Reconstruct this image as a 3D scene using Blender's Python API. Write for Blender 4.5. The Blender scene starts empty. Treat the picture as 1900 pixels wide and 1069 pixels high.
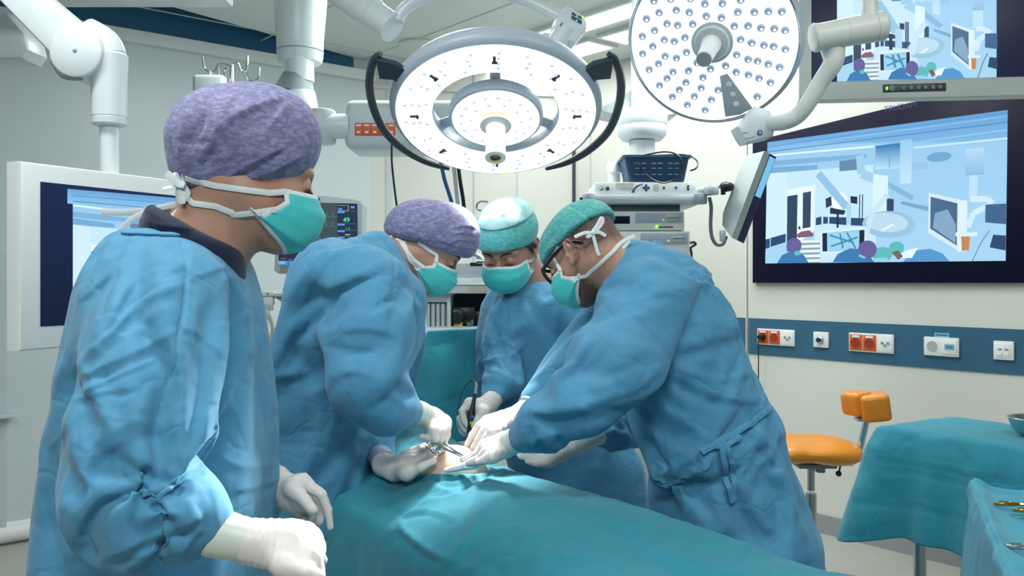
import bpy, bmesh, math, random
import numpy as np
from mathutils import Vector, Matrix
from mathutils.bvhtree import BVHTree

random.seed(7)
scene = bpy.context.scene
COL = scene.collection
PI = math.pi
CAMZ, FOC, CX, HZ = 1.35, 1600.0, 950.0, 515.0


def P(px, py, d):
    """Point that stands d metres from the viewpoint in direction of pixel px,py."""
    return Vector(((px - CX) / FOC * d, d, CAMZ - (py - HZ) / FOC * d))


def PZ(px, py, z):
    """Point at height z."""
    return P(px, py, (CAMZ - z) * FOC / (py - HZ))


def V(*a):
    return Vector(a)


# ---------------------------------------------------------------- materials
MATS = {}


def lin(c):
    out = []
    for v in c[:3]:
        v = v / 255.0
        out.append(v / 12.92 if v <= 0.04045 else ((v + 0.055) / 1.055) ** 2.4)
    return (*out, 1.0)


def mat(name, rgb, rough=0.5, metal=0.0, emit=None, estr=0.0, bump=None, var=None, spec=0.5, sheen=0.0,
        coat=0.0, sub=0.0, alpha=None, trans=0.0):
    """bump = (scale, strength, distance); var = (scale, rgb2) noise colour variation."""
    if name in MATS:
        return MATS[name]
    m = bpy.data.materials.new(name)
    m.use_nodes = True
    nt = m.node_tree
    b = nt.nodes['Principled BSDF']
    b.inputs['Base Color'].default_value = lin(rgb)
    b.inputs['Roughness'].default_value = rough
    b.inputs['Metallic'].default_value = metal
    b.inputs['Specular IOR Level'].default_value = spec
    if sheen:
        b.inputs['Sheen Weight'].default_value = sheen
    if coat:
        b.inputs['Coat Weight'].default_value = coat
        b.inputs['Coat Roughness'].default_value = 0.15
    if sub:
        b.inputs['Subsurface Weight'].default_value = sub
        b.inputs['Subsurface Radius'].default_value = (0.012, 0.005, 0.003)
        b.inputs['Subsurface Scale'].default_value = 0.6
    if trans:
        b.inputs['Transmission Weight'].default_value = trans
    if emit is not None:
        b.inputs['Emission Color'].default_value = lin(emit)
        b.inputs['Emission Strength'].default_value = estr
    tc = None
    if bump or var:
        tc = nt.nodes.new('ShaderNodeTexCoord')
    if bump:
        n = nt.nodes.new('ShaderNodeTexNoise')
        n.inputs['Scale'].default_value = bump[0]
        n.inputs['Detail'].default_value = 4
        bp = nt.nodes.new('ShaderNodeBump')
        bp.inputs['Strength'].default_value = bump[1]
        bp.inputs['Distance'].default_value = bump[2]
        nt.links.new(tc.outputs['Object'], n.inputs['Vector'])
        nt.links.new(n.outputs['Fac'], bp.inputs['Height'])
        nt.links.new(bp.outputs['Normal'], b.inputs['Normal'])
    if var:
        n = nt.nodes.new('ShaderNodeTexNoise')
        n.inputs['Scale'].default_value = var[0]
        n.inputs['Detail'].default_value = 3
        mx = nt.nodes.new('ShaderNodeMix')
        mx.data_type = 'RGBA'
        mx.inputs[6].default_value = lin(rgb)
        mx.inputs[7].default_value = lin(var[1])
        nt.links.new(tc.outputs['Object'], n.inputs['Vector'])
        nt.links.new(n.outputs['Fac'], mx.inputs[0])
        nt.links.new(mx.outputs[2], b.inputs['Base Color'])
    MATS[name] = m
    return m


# ---------------------------------------------------------------- objects
def tag(o, label=None, cat=None, group=None, kind=None):
    if label:
        o['label'] = label
    if cat:
        o['category'] = cat
    if group:
        o['group'] = group
    if kind:
        o['kind'] = kind
    return o


def adopt(o, parent):
    o.parent = parent
    bpy.context.view_layer.update()
    o.matrix_parent_inverse = parent.matrix_world.inverted()
    return o


def thing(name, label, cat, loc=(0, 0, 0), group=None):
    o = bpy.data.objects.new(name, None)
    COL.objects.link(o)
    o.location = loc
    o.empty_display_size = 0.1
    return tag(o, label, cat, group)


def finish(me, m, smooth=True, angle=40):
    mats = m if isinstance(m, (list, tuple)) else [m]
    for x in mats:
        me.materials.append(x)
    if smooth:
        me.polygons.foreach_set('use_smooth', [True] * len(me.polygons))
        if angle is not None:
            me.set_sharp_from_angle(angle=math.radians(angle))
    me.update()


def link(name, me, parent=None, label=None):
    o = bpy.data.objects.new(name, me)
    COL.objects.link(o)
    if parent is not None:
        o.parent = parent
        o.matrix_parent_inverse = Matrix.Translation(-Vector(parent.location))
    else:
        n = len(me.vertices)
        co = np.empty(n * 3, np.float32)
        me.vertices.foreach_get('co', co)
        co = co.reshape(-1, 3)
        base = np.array([(co[:, 0].min() + co[:, 0].max()) / 2, (co[:, 1].min() + co[:, 1].max()) / 2, co[:, 2].min()], np.float32)
        co -= base
        me.vertices.foreach_set('co', co.ravel())
        me.update()
        o.location = base.tolist()
    if label:
        o['label'] = label
    return o


class MB:
    """Collects simple solids into one mesh."""

    def __init__(self):
        self.bm = bmesh.new()
        self.mi = 0

    def _mark(self, fs):
        for f in fs:
            f.material_index = self.mi
        return self

    def box(self, c, size, rot=None, bevel=0.0, seg=2):
        r = bmesh.ops.create_cube(self.bm, size=1.0)
        vs = r['verts']
        M = Matrix.Translation(Vector(c)) @ (rot.to_4x4() if rot is not None else Matrix.Identity(4)) @ Matrix.Diagonal((*size, 1))
        bmesh.ops.transform(self.bm, matrix=M, verts=vs)
        fs = list({f for v in vs for f in v.link_faces})
        if bevel:
            es = list({e for v in vs for e in v.link_edges})
            r = bmesh.ops.bevel(self.bm, geom=es, offset=bevel, segments=seg, profile=0.5, affect='EDGES')
            fs = list(set(r['faces']) | {f for f in fs if f.is_valid})
        return self._mark(fs)

    def loop(self, rings, cap=True, closed=True):
        """rings: list of lists of points, equal length; joins them."""
        vr = [[self.bm.verts.new(p) for p in r] for r in rings]
        n = len(vr[0])
        fs = []
        for a, b in zip(vr, vr[1:]):
            for i in range(n if closed else n - 1):
                j = (i + 1) % n
                fs.append(self.bm.faces.new((a[i], a[j], b[j], b[i])))
        if cap:
            fs.append(self.bm.faces.new(list(reversed(vr[0]))))
            fs.append(self.bm.faces.new(vr[-1]))
        return self._mark(fs)

    def lathe(self, o, axis, prof, n=32, cap=True, ux=None, sy=1.0):
        """prof: list of (along, radius)."""
        a = Vector(axis).normalized()
        u = Vector(ux) if ux is not None else a.orthogonal()
        u = (u - a * u.dot(a)).normalized()
        w = a.cross(u)
        o = Vector(o)
        rings = []
        for s, r in prof:
            r = max(r, 1e-4)
            rings.append([o + a * s + (u * math.cos(2 * PI * i / n) + w * sy * math.sin(2 * PI * i / n)) * r for i in range(n)])
        return self.loop(rings, cap)

    def cyl(self, a, b, r1, r2=None, n=24, bev=0.0):
        a, b = Vector(a), Vector(b)
        L = (b - a).length
        r2 = r1 if r2 is None else r2
        if bev:
            prof = [(0, r1 - bev), (bev * .3, r1 - bev * .3), (bev, r1), (L - bev, r2), (L - bev * .3, r2 - bev * .3), (L, r2 - bev)]
        else:
            prof = [(0, r1), (L, r2)]
        return self.lathe(a, b - a, prof, n)

    def tube(self, pts, r, n=10, smooth=4, closed=False):
        pts = [Vector(p) for p in pts]
        rs = r if isinstance(r, (list, tuple)) else [r] * len(pts)
        if smooth and len(pts) > 2:
            pts, rs = spline(pts, rs, smooth, closed)
        rings = []
        t0 = None
        u = None
        m = len(pts)
        for i, p in enumerate(pts):
            t = (pts[min(i + 1, m - 1)] - pts[max(i - 1, 0)]).normalized()
            if u is None:
                u = t.orthogonal().normalized()
            else:
                u = (u - t * u.dot(t)).normalized()
            w = t.cross(u)
            rings.append([p + (u * math.cos(2 * PI * k / n) + w * math.sin(2 * PI * k / n)) * rs[i] for k in range(n)])
        return self.loop(rings)

    def ribbon(self, pts, nrm, width, thick=0.0012, smooth=4):
        """flat strap following pts, lying on surface with normals nrm."""
        pts = [Vector(p) for p in pts]
        nrm = [Vector(q) for q in nrm] if isinstance(nrm, list) else [Vector(nrm)] * len(pts)
        ws = list(width) if isinstance(width, (list, tuple)) else [width] * len(pts)
        if smooth and len(pts) > 2:
            p2, ws2 = spline(pts, ws, smooth)
            n2, _ = spline(nrm, ws, smooth)
            pts, ws, nrm = p2, ws2, n2
        rings = []
        m = len(pts)
        for i, p in enumerate(pts):
            t = (pts[min(i + 1, m - 1)] - pts[max(i - 1, 0)]).normalized()
            q = nrm[i]
            q = (q - t * q.dot(t)).normalized()
            s = t.cross(q)
            h, w = thick / 2, ws[i] / 2
            rings.append([p + s * w + q * h * .3, p + s * w * .6 + q * h, p - s * w * .6 + q * h, p - s * w + q * h * .3,
                          p - s * w - q * h, p + s * w - q * h])
        return self.loop(rings)

    def prism(self, pts, nrm, thick, bevel=0.0):
        """polygon pts extruded by thick along -nrm."""
        nrm = Vector(nrm).normalized()
        top = [self.bm.verts.new(Vector(p)) for p in pts]
        bot = [self.bm.verts.new(Vector(p) - nrm * thick) for p in pts]
        n = len(pts)
        fs = [self.bm.faces.new(top), self.bm.faces.new(list(reversed(bot)))]
        for i in range(n):
            j = (i + 1) % n
            fs.append(self.bm.faces.new((top[j], top[i], bot[i], bot[j])))
        bmesh.ops.recalc_face_normals(self.bm, faces=fs)
        if bevel:
            es = list({e for f in fs[:1] for e in f.edges})
            r = bmesh.ops.bevel(self.bm, geom=es, offset=bevel, segments=2, profile=0.5, affect='EDGES')
            fs = list(set(r['faces']) | {f for f in fs if f.is_valid})
        return self._mark(fs)

    def ball(self, c, r, rot=None, n=20):
        r = (r, r, r) if not isinstance(r, (list, tuple)) else r
        q = bmesh.ops.create_uvsphere(self.bm, u_segments=n, v_segments=max(8, n // 2), radius=1.0)
        M = Matrix.Translation(Vector(c)) @ (rot.to_4x4() if rot is not None else Matrix.Identity(4)) @ Matrix.Diagonal((*r, 1))
        bmesh.ops.transform(self.bm, matrix=M, verts=q['verts'])
        return self._mark({f for v in q['verts'] for f in v.link_faces})

    def torus(self, c, axis, R, r, n=40, k=10, ux=None, sy=1.0, a0=0.0, a1=2 * PI):
        a = Vector(axis).normalized()
        u = Vector(ux) if ux is not None else a.orthogonal()
        u = (u - a * u.dot(a)).normalized()
        w = a.cross(u)
        c = Vector(c)
        full = abs(a1 - a0 - 2 * PI) < 1e-6
        rings = []
        for i in range(n + 1):
            th = a0 + (a1 - a0) * i / n
            rad = u * math.cos(th) + w * math.sin(th) * sy
            rings.append([c + rad * R + (rad * math.cos(2 * PI * j / k) + a * math.sin(2 * PI * j / k)) * r for j in range(k)])
        return self.loop(rings, cap=not full)

    def build(self, name, m, parent=None, label=None, angle=40, smooth=True):
        bmesh.ops.recalc_face_normals(self.bm, faces=self.bm.faces[:])
        me = bpy.data.meshes.new(name)
        self.bm.to_mesh(me)
        self.bm.free()
        finish(me, m, smooth, angle)
        return link(name, me, parent, label)


def spline(pts, rs, k, closed=False):
    """Catmull-Rom resample."""
    out, ro = [], []
    n = len(pts)
    for i in range(n - 1):
        p0, p1, p2, p3 = pts[max(i - 1, 0)], pts[i], pts[i + 1], pts[min(i + 2, n - 1)]
        for j in range(k):
            t = j / k
            t2, t3 = t * t, t * t * t
            out.append(0.5 * ((2 * p1) + (p2 - p0) * t + (2 * p0 - 5 * p1 + 4 * p2 - p3) * t2 + (3 * p1 - p0 - 3 * p2 + p3) * t3))
            ro.append(rs[i] * (1 - t) + rs[i + 1] * t)
    out.append(pts[-1])
    ro.append(rs[-1])
    return out, ro


def frame(fwd, up=(0, 0, 1)):
    """3x3 with columns forward(x), left(y), up(z)."""
    f = Vector(fwd).normalized()
    u = Vector(up)
    u = (u - f * u.dot(f)).normalized()
    l = u.cross(f)
    return Matrix((f, l, u)).transposed()


# ---------------------------------------------------------------- implicit modelling
def vnoise(p, seed=0):
    """smooth value noise in [-1,1]; p (n,3)."""
    i = np.floor(p).astype(np.int64)
    f = p - i
    f = f * f * f * (f * (f * 6 - 15) + 10)

    def h(a, b, c):
        x = (a * 374761393 + b * 668265263 + c * 2147483647 + seed * 974711) & 0xFFFFFFFF
        x = ((x ^ (x >> 13)) * 1274126177) & 0xFFFFFFFF
        x = (x ^ (x >> 16)) & 0xFFFF
        return x / 32767.5 - 1.0
    r = 0
    for dx in (0, 1):
        for dy in (0, 1):
            for dz in (0, 1):
                w = (f[:, 0] if dx else 1 - f[:, 0]) * (f[:, 1] if dy else 1 - f[:, 1]) * (f[:, 2] if dz else 1 - f[:, 2])
                r = r + w * h(i[:, 0] + dx, i[:, 1] + dy, i[:, 2] + dz)
    return r


class Prim:
    k = 0.01
    op = 'u'

    def set(self, k=None, op=None):
        if k is not None:
            self.k = k
        if op is not None:
            self.op = op
        return self


class Cone(Prim):
    def __init__(s, a, b, ra, rb, flat=None):
        s.a, s.b, s.ra, s.rb = np.array(a, float), np.array(b, float), ra, rb
        s.flat = None
        if flat:
            d = np.array(Vector(flat[0]).normalized(), float)
            s.flat = (d, flat[1])

    def bounds(s):
        r = max(s.ra, s.rb) * 1.0
        lo, hi = np.minimum(s.a, s.b) - r, np.maximum(s.a, s.b) + r
        return lo, hi

    def ev(s, X, Y, Z):
        px, py, pz = X - s.a[0], Y - s.a[1], Z - s.a[2]
        d = s.b - s.a
        if s.flat:
            n, f = s.flat
            q = (px * n[0] + py * n[1] + pz * n[2]) * (1 / f - 1)
            px, py, pz = px + q * n[0], py + q * n[1], pz + q * n[2]
            d = d + n * (d @ n) * (1 / f - 1)
        L2 = max(d @ d, 1e-12)
        t = np.clip((px * d[0] + py * d[1] + pz * d[2]) / L2, 0, 1)
        r = s.ra + (s.rb - s.ra) * t
        dd = np.sqrt((px - t * d[0]) ** 2 + (py - t * d[1]) ** 2 + (pz - t * d[2]) ** 2) - r
        if s.flat:
            dd = dd * min(1, s.flat[1] * 1.3)
        return dd


class Ell(Prim):
    def __init__(s, c, r, R=None):
        s.c = np.array(c, float)
        s.r = np.array(r if isinstance(r, (list, tuple)) else (r, r, r), float)
        s.R = np.array(R, float) if R is not None else np.eye(3)

    def bounds(s):
        e = np.sqrt(((s.R * s.r) ** 2).sum(1))
        return s.c - e, s.c + e

    def ev(s, X, Y, Z):
        px, py, pz = X - s.c[0], Y - s.c[1], Z - s.c[2]
        R, r = s.R, s.r
        q = [(px * R[0, i] + py * R[1, i] + pz * R[2, i]) / r[i] for i in range(3)]
        k0 = np.sqrt(q[0] ** 2 + q[1] ** 2 + q[2] ** 2)
        k1 = np.sqrt((q[0] / r[0]) ** 2 + (q[1] / r[1]) ** 2 + (q[2] / r[2]) ** 2) + 1e-9
        return k0 * (k0 - 1) / k1


class Loft(Prim):
    """Elliptic tube along an axis; secs: (s, cu, cv, a, b)."""

    def __init__(s, o, ax, u, v, secs, e=2.3):
        s.o, s.ax, s.u, s.v = [np.array(q, float) for q in (o, ax, u, v)]
        secs = sorted(secs)
        S = np.array(secs, float)
        # smooth resample of the sections
        pts = [Vector((q[0], q[1], q[2])) for q in secs]
        ss = np.linspace(S[0, 0], S[-1, 0], 80)
        from_cols = []
        for c in range(1, 5):
            from_cols.append(pchip(S[:, 0], S[:, c], ss))
        s.ss, s.cols, s.e = ss, from_cols, e
        s.S = S

    def bounds(s):
        P_ = []
        for q in s.S:
            for i in (-1, 1):
                for j in (-1, 1):
                    P_.append(s.o + s.ax * q[0] + s.u * (q[1] + i * q[3]) + s.v * (q[2] + j * q[4]))
        P_ = np.array(P_)
        return P_.min(0), P_.max(0)

    def ev(s, X, Y, Z):
        px, py, pz = X - s.o[0], Y - s.o[1], Z - s.o[2]
        t = px * s.ax[0] + py * s.ax[1] + pz * s.ax[2]
        uu = px * s.u[0] + py * s.u[1] + pz * s.u[2]
        vv = px * s.v[0] + py * s.v[1] + pz * s.v[2]
        cu, cv, a, b = [np.interp(t, s.ss, c) for c in s.cols]
        e = s.e
        q = (np.abs((uu - cu) / a) ** e + np.abs((vv - cv) / b) ** e) ** (1 / e)
        d = (q - 1) * np.minimum(a, b)
        lo, hi = s.ss[0], s.ss[-1]
        cap = np.abs(t - (lo + hi) / 2) - (hi - lo) / 2
        return np.maximum(d, cap)


def pchip(x, y, xs):
    """monotone-ish cubic interpolation."""
    h = np.diff(x)
    dl = np.diff(y) / h
    m = np.zeros_like(y)
    m[0], m[-1] = dl[0], dl[-1]
    for i in range(1, len(x) - 1):
        m[i] = 0 if dl[i - 1] * dl[i] <= 0 else 2 * dl[i - 1] * dl[i] / (dl[i - 1] + dl[i])
    j = np.clip(np.searchsorted(x, xs) - 1, 0, len(h) - 1)
    t = (xs - x[j]) / h[j]
    return ((2 * t ** 3 - 3 * t ** 2 + 1) * y[j] + (t ** 3 - 2 * t ** 2 + t) * h[j] * m[j]
            + (-2 * t ** 3 + 3 * t ** 2) * y[j + 1] + (t ** 3 - t ** 2) * h[j] * m[j + 1])


def chain(pts, k=0.01, flat=None):
    """pts: list of (Vector, r) -> cones."""
    return [Cone(a[0], b[0], a[1], b[1], flat).set(k) for a, b in zip(pts, pts[1:])]


def sdf(prims, h, lo=None, hi=None):
    """Polygonise a smooth union with naive surface nets -> (verts, quads)."""
    B = [p.bounds() for p in prims if p.op == 'u']
    L = np.min([b[0] for b in B], 0) - 3 * h
    H = np.max([b[1] for b in B], 0) + 3 * h
    if lo is not None:
        L = np.maximum(L, lo)
    if hi is not None:
        H = np.minimum(H, hi)
    n = np.ceil((H - L) / h).astype(int) + 1
    F = np.full(n, 1.0, np.float32)
    ax = [L[i] + h * np.arange(n[i]) for i in range(3)]
    for p in prims:
        b = p.bounds()
        m = 2.0 * p.k + 4 * h
        i0 = np.clip(np.floor((b[0] - m - L) / h).astype(int), 0, n)
        i1 = np.clip(np.ceil((b[1] + m - L) / h).astype(int) + 1, 0, n)
        if (i1 <= i0).any():
            continue
        X = ax[0][i0[0]:i1[0], None, None]
        Y = ax[1][None, i0[1]:i1[1], None]
        Z = ax[2][None, None, i0[2]:i1[2]]
        d = p.ev(X, Y, Z).astype(np.float32)
        S = F[i0[0]:i1[0], i0[1]:i1[1], i0[2]:i1[2]]
        k = max(p.k, 1e-5)
        if p.op == 'u':
            q = np.maximum(k - np.abs(S - d), 0) / k
            S[...] = np.minimum(S, d) - q * q * k * 0.25
        else:
            d = -d
            q = np.maximum(k - np.abs(S - d), 0) / k
            S[...] = np.maximum(S, d) + q * q * k * 0.25
    return nets(F, L, h)


def nets(F, L, h):
    neg = F < 0
    for ax_ in range(3):   # keep the border outside
        sl = [slice(None)] * 3
        for e in (0, -1):
            sl[ax_] = e
            neg[tuple(sl)] = False
            F[tuple(sl)] = np.maximum(F[tuple(sl)], 1e-3)
    c = np.zeros(np.array(F.shape) - 1, np.int8)
    for dx in (0, 1):
        for dy in (0, 1):
            for dz in (0, 1):
                c += neg[dx:dx + c.shape[0], dy:dy + c.shape[1], dz:dz + c.shape[2]]
    act = (c > 0) & (c < 8)
    I = np.argwhere(act)
    idx = np.full(c.shape, -1, np.int64)
    idx[act] = np.arange(len(I))
    acc = np.zeros((len(I), 3))
    cnt = np.zeros(len(I))
    for a in range(3):
        o1, o2 = [q for q in range(3) if q != a]
        for u in (0, 1):
            for v in (0, 1):
                A = I.copy()
                A[:, o1] += u
                A[:, o2] += v
                Bq = A.copy()
                Bq[:, a] += 1
                fa = F[A[:, 0], A[:, 1], A[:, 2]]
                fb = F[Bq[:, 0], Bq[:, 1], Bq[:, 2]]
                m = (fa < 0) != (fb < 0)
                t = fa[m] / (fa[m] - fb[m])
                pnt = A[m].astype(float)
                pnt[:, a] += t
                acc[m] += pnt
                cnt[m] += 1
    vs = acc / cnt[:, None] * h + L
    quads = []
    for a in range(3):
        o1, o2 = (a + 1) % 3, (a + 2) % 3
        s0 = [slice(None)] * 3
        s1 = [slice(None)] * 3
        s0[a], s1[a] = slice(0, -1), slice(1, None)
        ch = neg[tuple(s0)] != neg[tuple(s1)]
        E = np.argwhere(ch)
        ok = (E[:, o1] > 0) & (E[:, o2] > 0) & (E[:, o1] < F.shape[o1] - 1) & (E[:, o2] < F.shape[o2] - 1)
        E = E[ok]
        q = []
        for u, v in ((1, 1), (0, 1), (0, 0), (1, 0)):
            A = E.copy()
            A[:, o1] -= u
            A[:, o2] -= v
            q.append(idx[A[:, 0], A[:, 1], A[:, 2]])
        q = np.stack(q, 1)
        fl = ~neg[tuple(s0)][E[:, 0], E[:, 1], E[:, 2]]
        q[fl] = q[fl][:, ::-1]
        quads.append(q)
    q = np.concatenate(quads)
    return vs, q[(q >= 0).all(1)]


def mesh_np(name, vs, quads, m, angle=None):
    me = bpy.data.meshes.new(name)
    nv, nf = len(vs), len(quads)
    k = quads.shape[1]
    me.vertices.add(nv)
    me.vertices.foreach_set('co', np.asarray(vs, np.float32).ravel())
    me.loops.add(nf * k)
    me.loops.foreach_set('vertex_index', np.asarray(quads, np.int32).ravel())
    me.polygons.add(nf)
    me.polygons.foreach_set('loop_start', np.arange(0, nf * k, k, dtype=np.int32))
    me.polygons.foreach_set('loop_total', np.full(nf, k, np.int32))
    me.update(calc_edges=True)
    me.validate()
    finish(me, m, True, angle)
    return me


def normals(vs, q):
    d1 = vs[q[:, 2]] - vs[q[:, 0]]
    d2 = vs[q[:, 3]] - vs[q[:, 1]]
    n = np.cross(d1, d2)
    N = np.zeros_like(vs)
    for i in range(4):
        for c in range(3):
            N[:, c] += np.bincount(q[:, i], n[:, c], len(vs))
    return N / (np.linalg.norm(N, axis=1, keepdims=True) + 1e-12)


def relax(vs, q, it=2, lam=0.5):
    e = np.concatenate([q[:, [0, 1]], q[:, [1, 2]], q[:, [2, 3]], q[:, [3, 0]]])
    e = np.concatenate([e, e[:, ::-1]])
    deg = np.bincount(e[:, 0], minlength=len(vs))[:, None] + 1e-9
    for _ in range(it):
        s = np.zeros_like(vs)
        for c in range(3):
            s[:, c] = np.bincount(e[:, 0], vs[e[:, 1], c], len(vs))
        vs = vs + lam * (s / deg - vs)
    return vs


def project(vs):
    d = vs[:, 1]
    return np.stack([vs[:, 0] / d * FOC + CX, HZ - (vs[:, 2] - CAMZ) / d * FOC], 1)


def seg_dist(p, poly):
    """distance to polyline, signed side (+ = left when walking in image, y down), param 0..1"""
    best = np.full(len(p), 1e9)
    side = np.zeros(len(p))
    tt = np.zeros(len(p))
    n = len(poly) - 1
    for i in range(n):
        a, b = np.array(poly[i], float), np.array(poly[i + 1], float)
        d = b - a
        q = p - a
        t = np.clip((q @ d) / (d @ d), 0, 1)
        r = q - t[:, None] * d
        dist = np.sqrt((r ** 2).sum(1))
        m = dist < best
        best[m] = dist[m]
        side[m] = np.sign(q[m, 1] * d[0] - q[m, 0] * d[1])
        tt[m] = (i + t[m]) / n
    return best, -side, tt


def smooth_poly(poly, k=4):
    pts = [Vector((a[0], a[1], 0)) for a in poly]
    if len(pts) < 3:
        return poly
    o, _ = spline(pts, [0] * len(pts), k)
    return [(q.x, q.y) for q in o]


def crumple(vs, seed, amp, sc=.13, an=(1, 1, .55)):
    """sharp crease lines that come and go, like stiff non-woven cloth"""
    p = vs * np.array(an)
    wp = np.stack([vnoise(p / (sc * 1.7), seed + k) for k in (31, 37, 41)], 1) * .55
    o = 0
    for k, (s_, a_) in enumerate(((sc, 1.0), (sc * .5, .55), (sc * .24, .22))):
        r = 1 - np.abs(vnoise(p / s_ + wp, seed + k * 5))
        o = o + a_ * (r ** 4 - .25)
    m = np.clip(.55 + .9 * vnoise(vs / .3, seed + 77), 0.12, 1)
    return amp * o * m


def sculpt(vs, q, strokes, noise=((0.16, 0.006), (0.05, 0.002)), seed=1, relax_after=1, crease=0.0, gain=1.0):
    """Press folds into a cloth surface. strokes: (kind, amp_mm, width_px, [(x,y)...][, (d0,d1)])."""
    N = normals(vs, q)
    D = np.zeros(len(vs))
    if crease:
        D += crumple(vs, seed, crease)
    for sc, am in noise:
        w = vnoise(vs / sc, seed)
        D += am * w
    px = project(vs)
    view = np.array([0, 0, CAMZ]) - vs
    dist = np.linalg.norm(view, axis=1)
    view /= dist[:, None]
    fac = (N * view).sum(1)
    wt = np.clip((fac - 0.0) / 0.3, 0, 1)
    wt = wt * wt * (3 - 2 * wt)
    for st in strokes:
        kind, amp, w, poly = st[:4]
        poly = smooth_poly(poly)
        x0 = min(a[0] for a in poly) - 4 * w
        x1 = max(a[0] for a in poly) + 4 * w
        y0 = min(a[1] for a in poly) - 4 * w
        y1 = max(a[1] for a in poly) + 4 * w
        sel = (px[:, 0] > x0) & (px[:, 0] < x1) & (px[:, 1] > y0) & (px[:, 1] < y1) & (wt > 0)
        if len(st) > 4:
            sel &= (vs[:, 1] > st[4][0]) & (vs[:, 1] < st[4][1])
        I = np.nonzero(sel)[0]
        if not len(I):
            continue
        dd, side, t = seg_dist(px[I], poly)
        taper = np.clip(np.minimum(t, 1 - t) * 5, 0, 1) ** 0.7
        amp = amp * gain
        if kind == 'r':
            f = np.exp(-np.abs(dd / w) ** 1.25)
        elif kind == 'v':
            f = -np.exp(-np.abs(dd / w) ** 1.2)
        elif kind == 'c':       # thin seam groove, no taper
            f = -np.exp(-(dd / w) ** 2)
            taper = 1
        else:                   # 's': raised on the left side, drops sharply on the right
            s = dd * side
            f = np.where(s > 0, np.exp(-(s / w)), np.exp(-(s / (0.45 * w)) ** 2)) - 0.35 * np.where(s < 0, np.exp(-((s + 0.9 * w) / (0.75 * w)) ** 2), 0)
        D[I] += amp * 0.001 * f * taper * wt[I]
    vs = vs + N * D[:, None]
    if relax_after:
        vs = relax(vs, q, relax_after, 0.22)
    return vs


def surf_pts(trees, pts, off=0.002):
    """Lay image-traced polyline onto the nearest surface of the given BVH trees; returns points, normals."""
    o = Vector((0, 0, CAMZ))
    P_, N_ = [], []
    last = None
    dense = []
    for a, b in zip(pts, pts[1:]):
        dense.append(a)
        if len(a) == 2 and len(b) == 2:
            n = max(1, int(math.hypot(b[0] - a[0], b[1] - a[1]) / 9))
            dense += [(a[0] + (b[0] - a[0]) * i / n, a[1] + (b[1] - a[1]) * i / n) for i in range(1, n)]
    pts = dense + [pts[-1]]
    for a in pts:
        if isinstance(a, Vector):
            P_.append(a + (o - a).normalized() * .003)
            N_.append((o - a).normalized())
            last = (a - o).length
            continue
        if len(a) == 3:        # explicit distance
            p = P(*a)
            P_.append(p)
            N_.append(Vector((0, -1, 0)))
            continue
        d = P(a[0], a[1], 1.0) - o
        d.normalize()
        best = None
        for t in trees:
            hit = t.ray_cast(o, d)
            if hit[0] is not None and (best is None or hit[3] < best[3]):
                best = hit
        if best is None:
            if last is not None:
                P_.append(o + d * last)
                N_.append(-d)
            else:
                P_.append(None)
                N_.append(-d)
            continue
        last = best[3]
        n = best[1]
        if n.dot(d) > 0:
            n = -n
        P_.append(best[0] + n * off)
        N_.append(n)
    good = next((p for p in P_ if p is not None), Vector((0, 2, 1)))
    gd = (good - o).length
    for i, a in enumerate(pts):
        if P_[i] is None and not isinstance(a, Vector):
            dd = (P(a[0], a[1], 1.0) - o).normalized()
            P_[i] = o + dd * gd
    return P_, N_


def tree_of(vs, q):
    return BVHTree.FromPolygons([tuple(v) for v in vs], [tuple(int(i) for i in f) for f in q])
# ---------------------------------------------------------------- the room
CEIL = 2.78
M_WALL_L = mat('wall_pale_grey', (200, 211, 213), .45, bump=(40, .03, .002))
M_WALL_R = mat('wall_cream', (216, 217, 207), .45, bump=(40, .03, .002))
M_CEIL = mat('ceiling_white', (214, 222, 220), .5)
M_FLOOR = mat('floor_vinyl', (172, 172, 162), .35, var=(3, (182, 182, 173)))
M_STRIPE = mat('blue_wall_stripe', (50, 98, 124), .45)
M_BLUEUP = mat('blue_upper_band', (38, 100, 138), .45)
M_WHITE = mat('white_enamel', (222, 229, 229), .3, coat=.2)
M_WHITE2 = mat('white_plastic', (232, 235, 232), .4)
M_GREYW = mat('grey_white_enamel', (196, 206, 208), .35)
M_CREAM = mat('cream_plastic', (226, 228, 219), .4)
M_GREY = mat('mid_grey_plastic', (140, 154, 158), .45)
M_DGREY = mat('dark_slate_plastic', (52, 66, 76), .4)
M_STEEL = mat('brushed_steel', (190, 196, 198), .25, 1.0)
M_CHROME = mat('chrome', (220, 224, 226), .12, 1.0)
M_GOLD = mat('gilt_handles', (190, 160, 92), .25, 1.0)
M_ORANGE = mat('orange_plastic', (212, 92, 34), .45)
M_DARK = mat('dark_plastic', (26, 30, 36), .3)
M_GLOSSBLK = mat('black_glass', (13, 15, 42), .42, spec=.15)
M_TUBE = mat('cream_tubing', (206, 206, 190), .4)
M_LIT = mat('light_panel_diffuser', (255, 255, 255), .5, emit=(250, 254, 255), estr=10.0)
M_TEXT = mat('print_dark', (50, 58, 66), .5)
M_TEXTG = mat('print_grey', (150, 160, 166), .5)
M_BLUEBTN = mat('blue_button', (36, 78, 120), .35)
M_GREENLED = mat('green_indicator', (80, 255, 60), .4, emit=(120, 255, 60), estr=2.5)
M_BLUELED = mat('blue_indicator', (80, 160, 255), .4, emit=(80, 160, 255), estr=2.0)
M_SEAM = mat('panel_seam', (192, 200, 198), .6)

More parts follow.
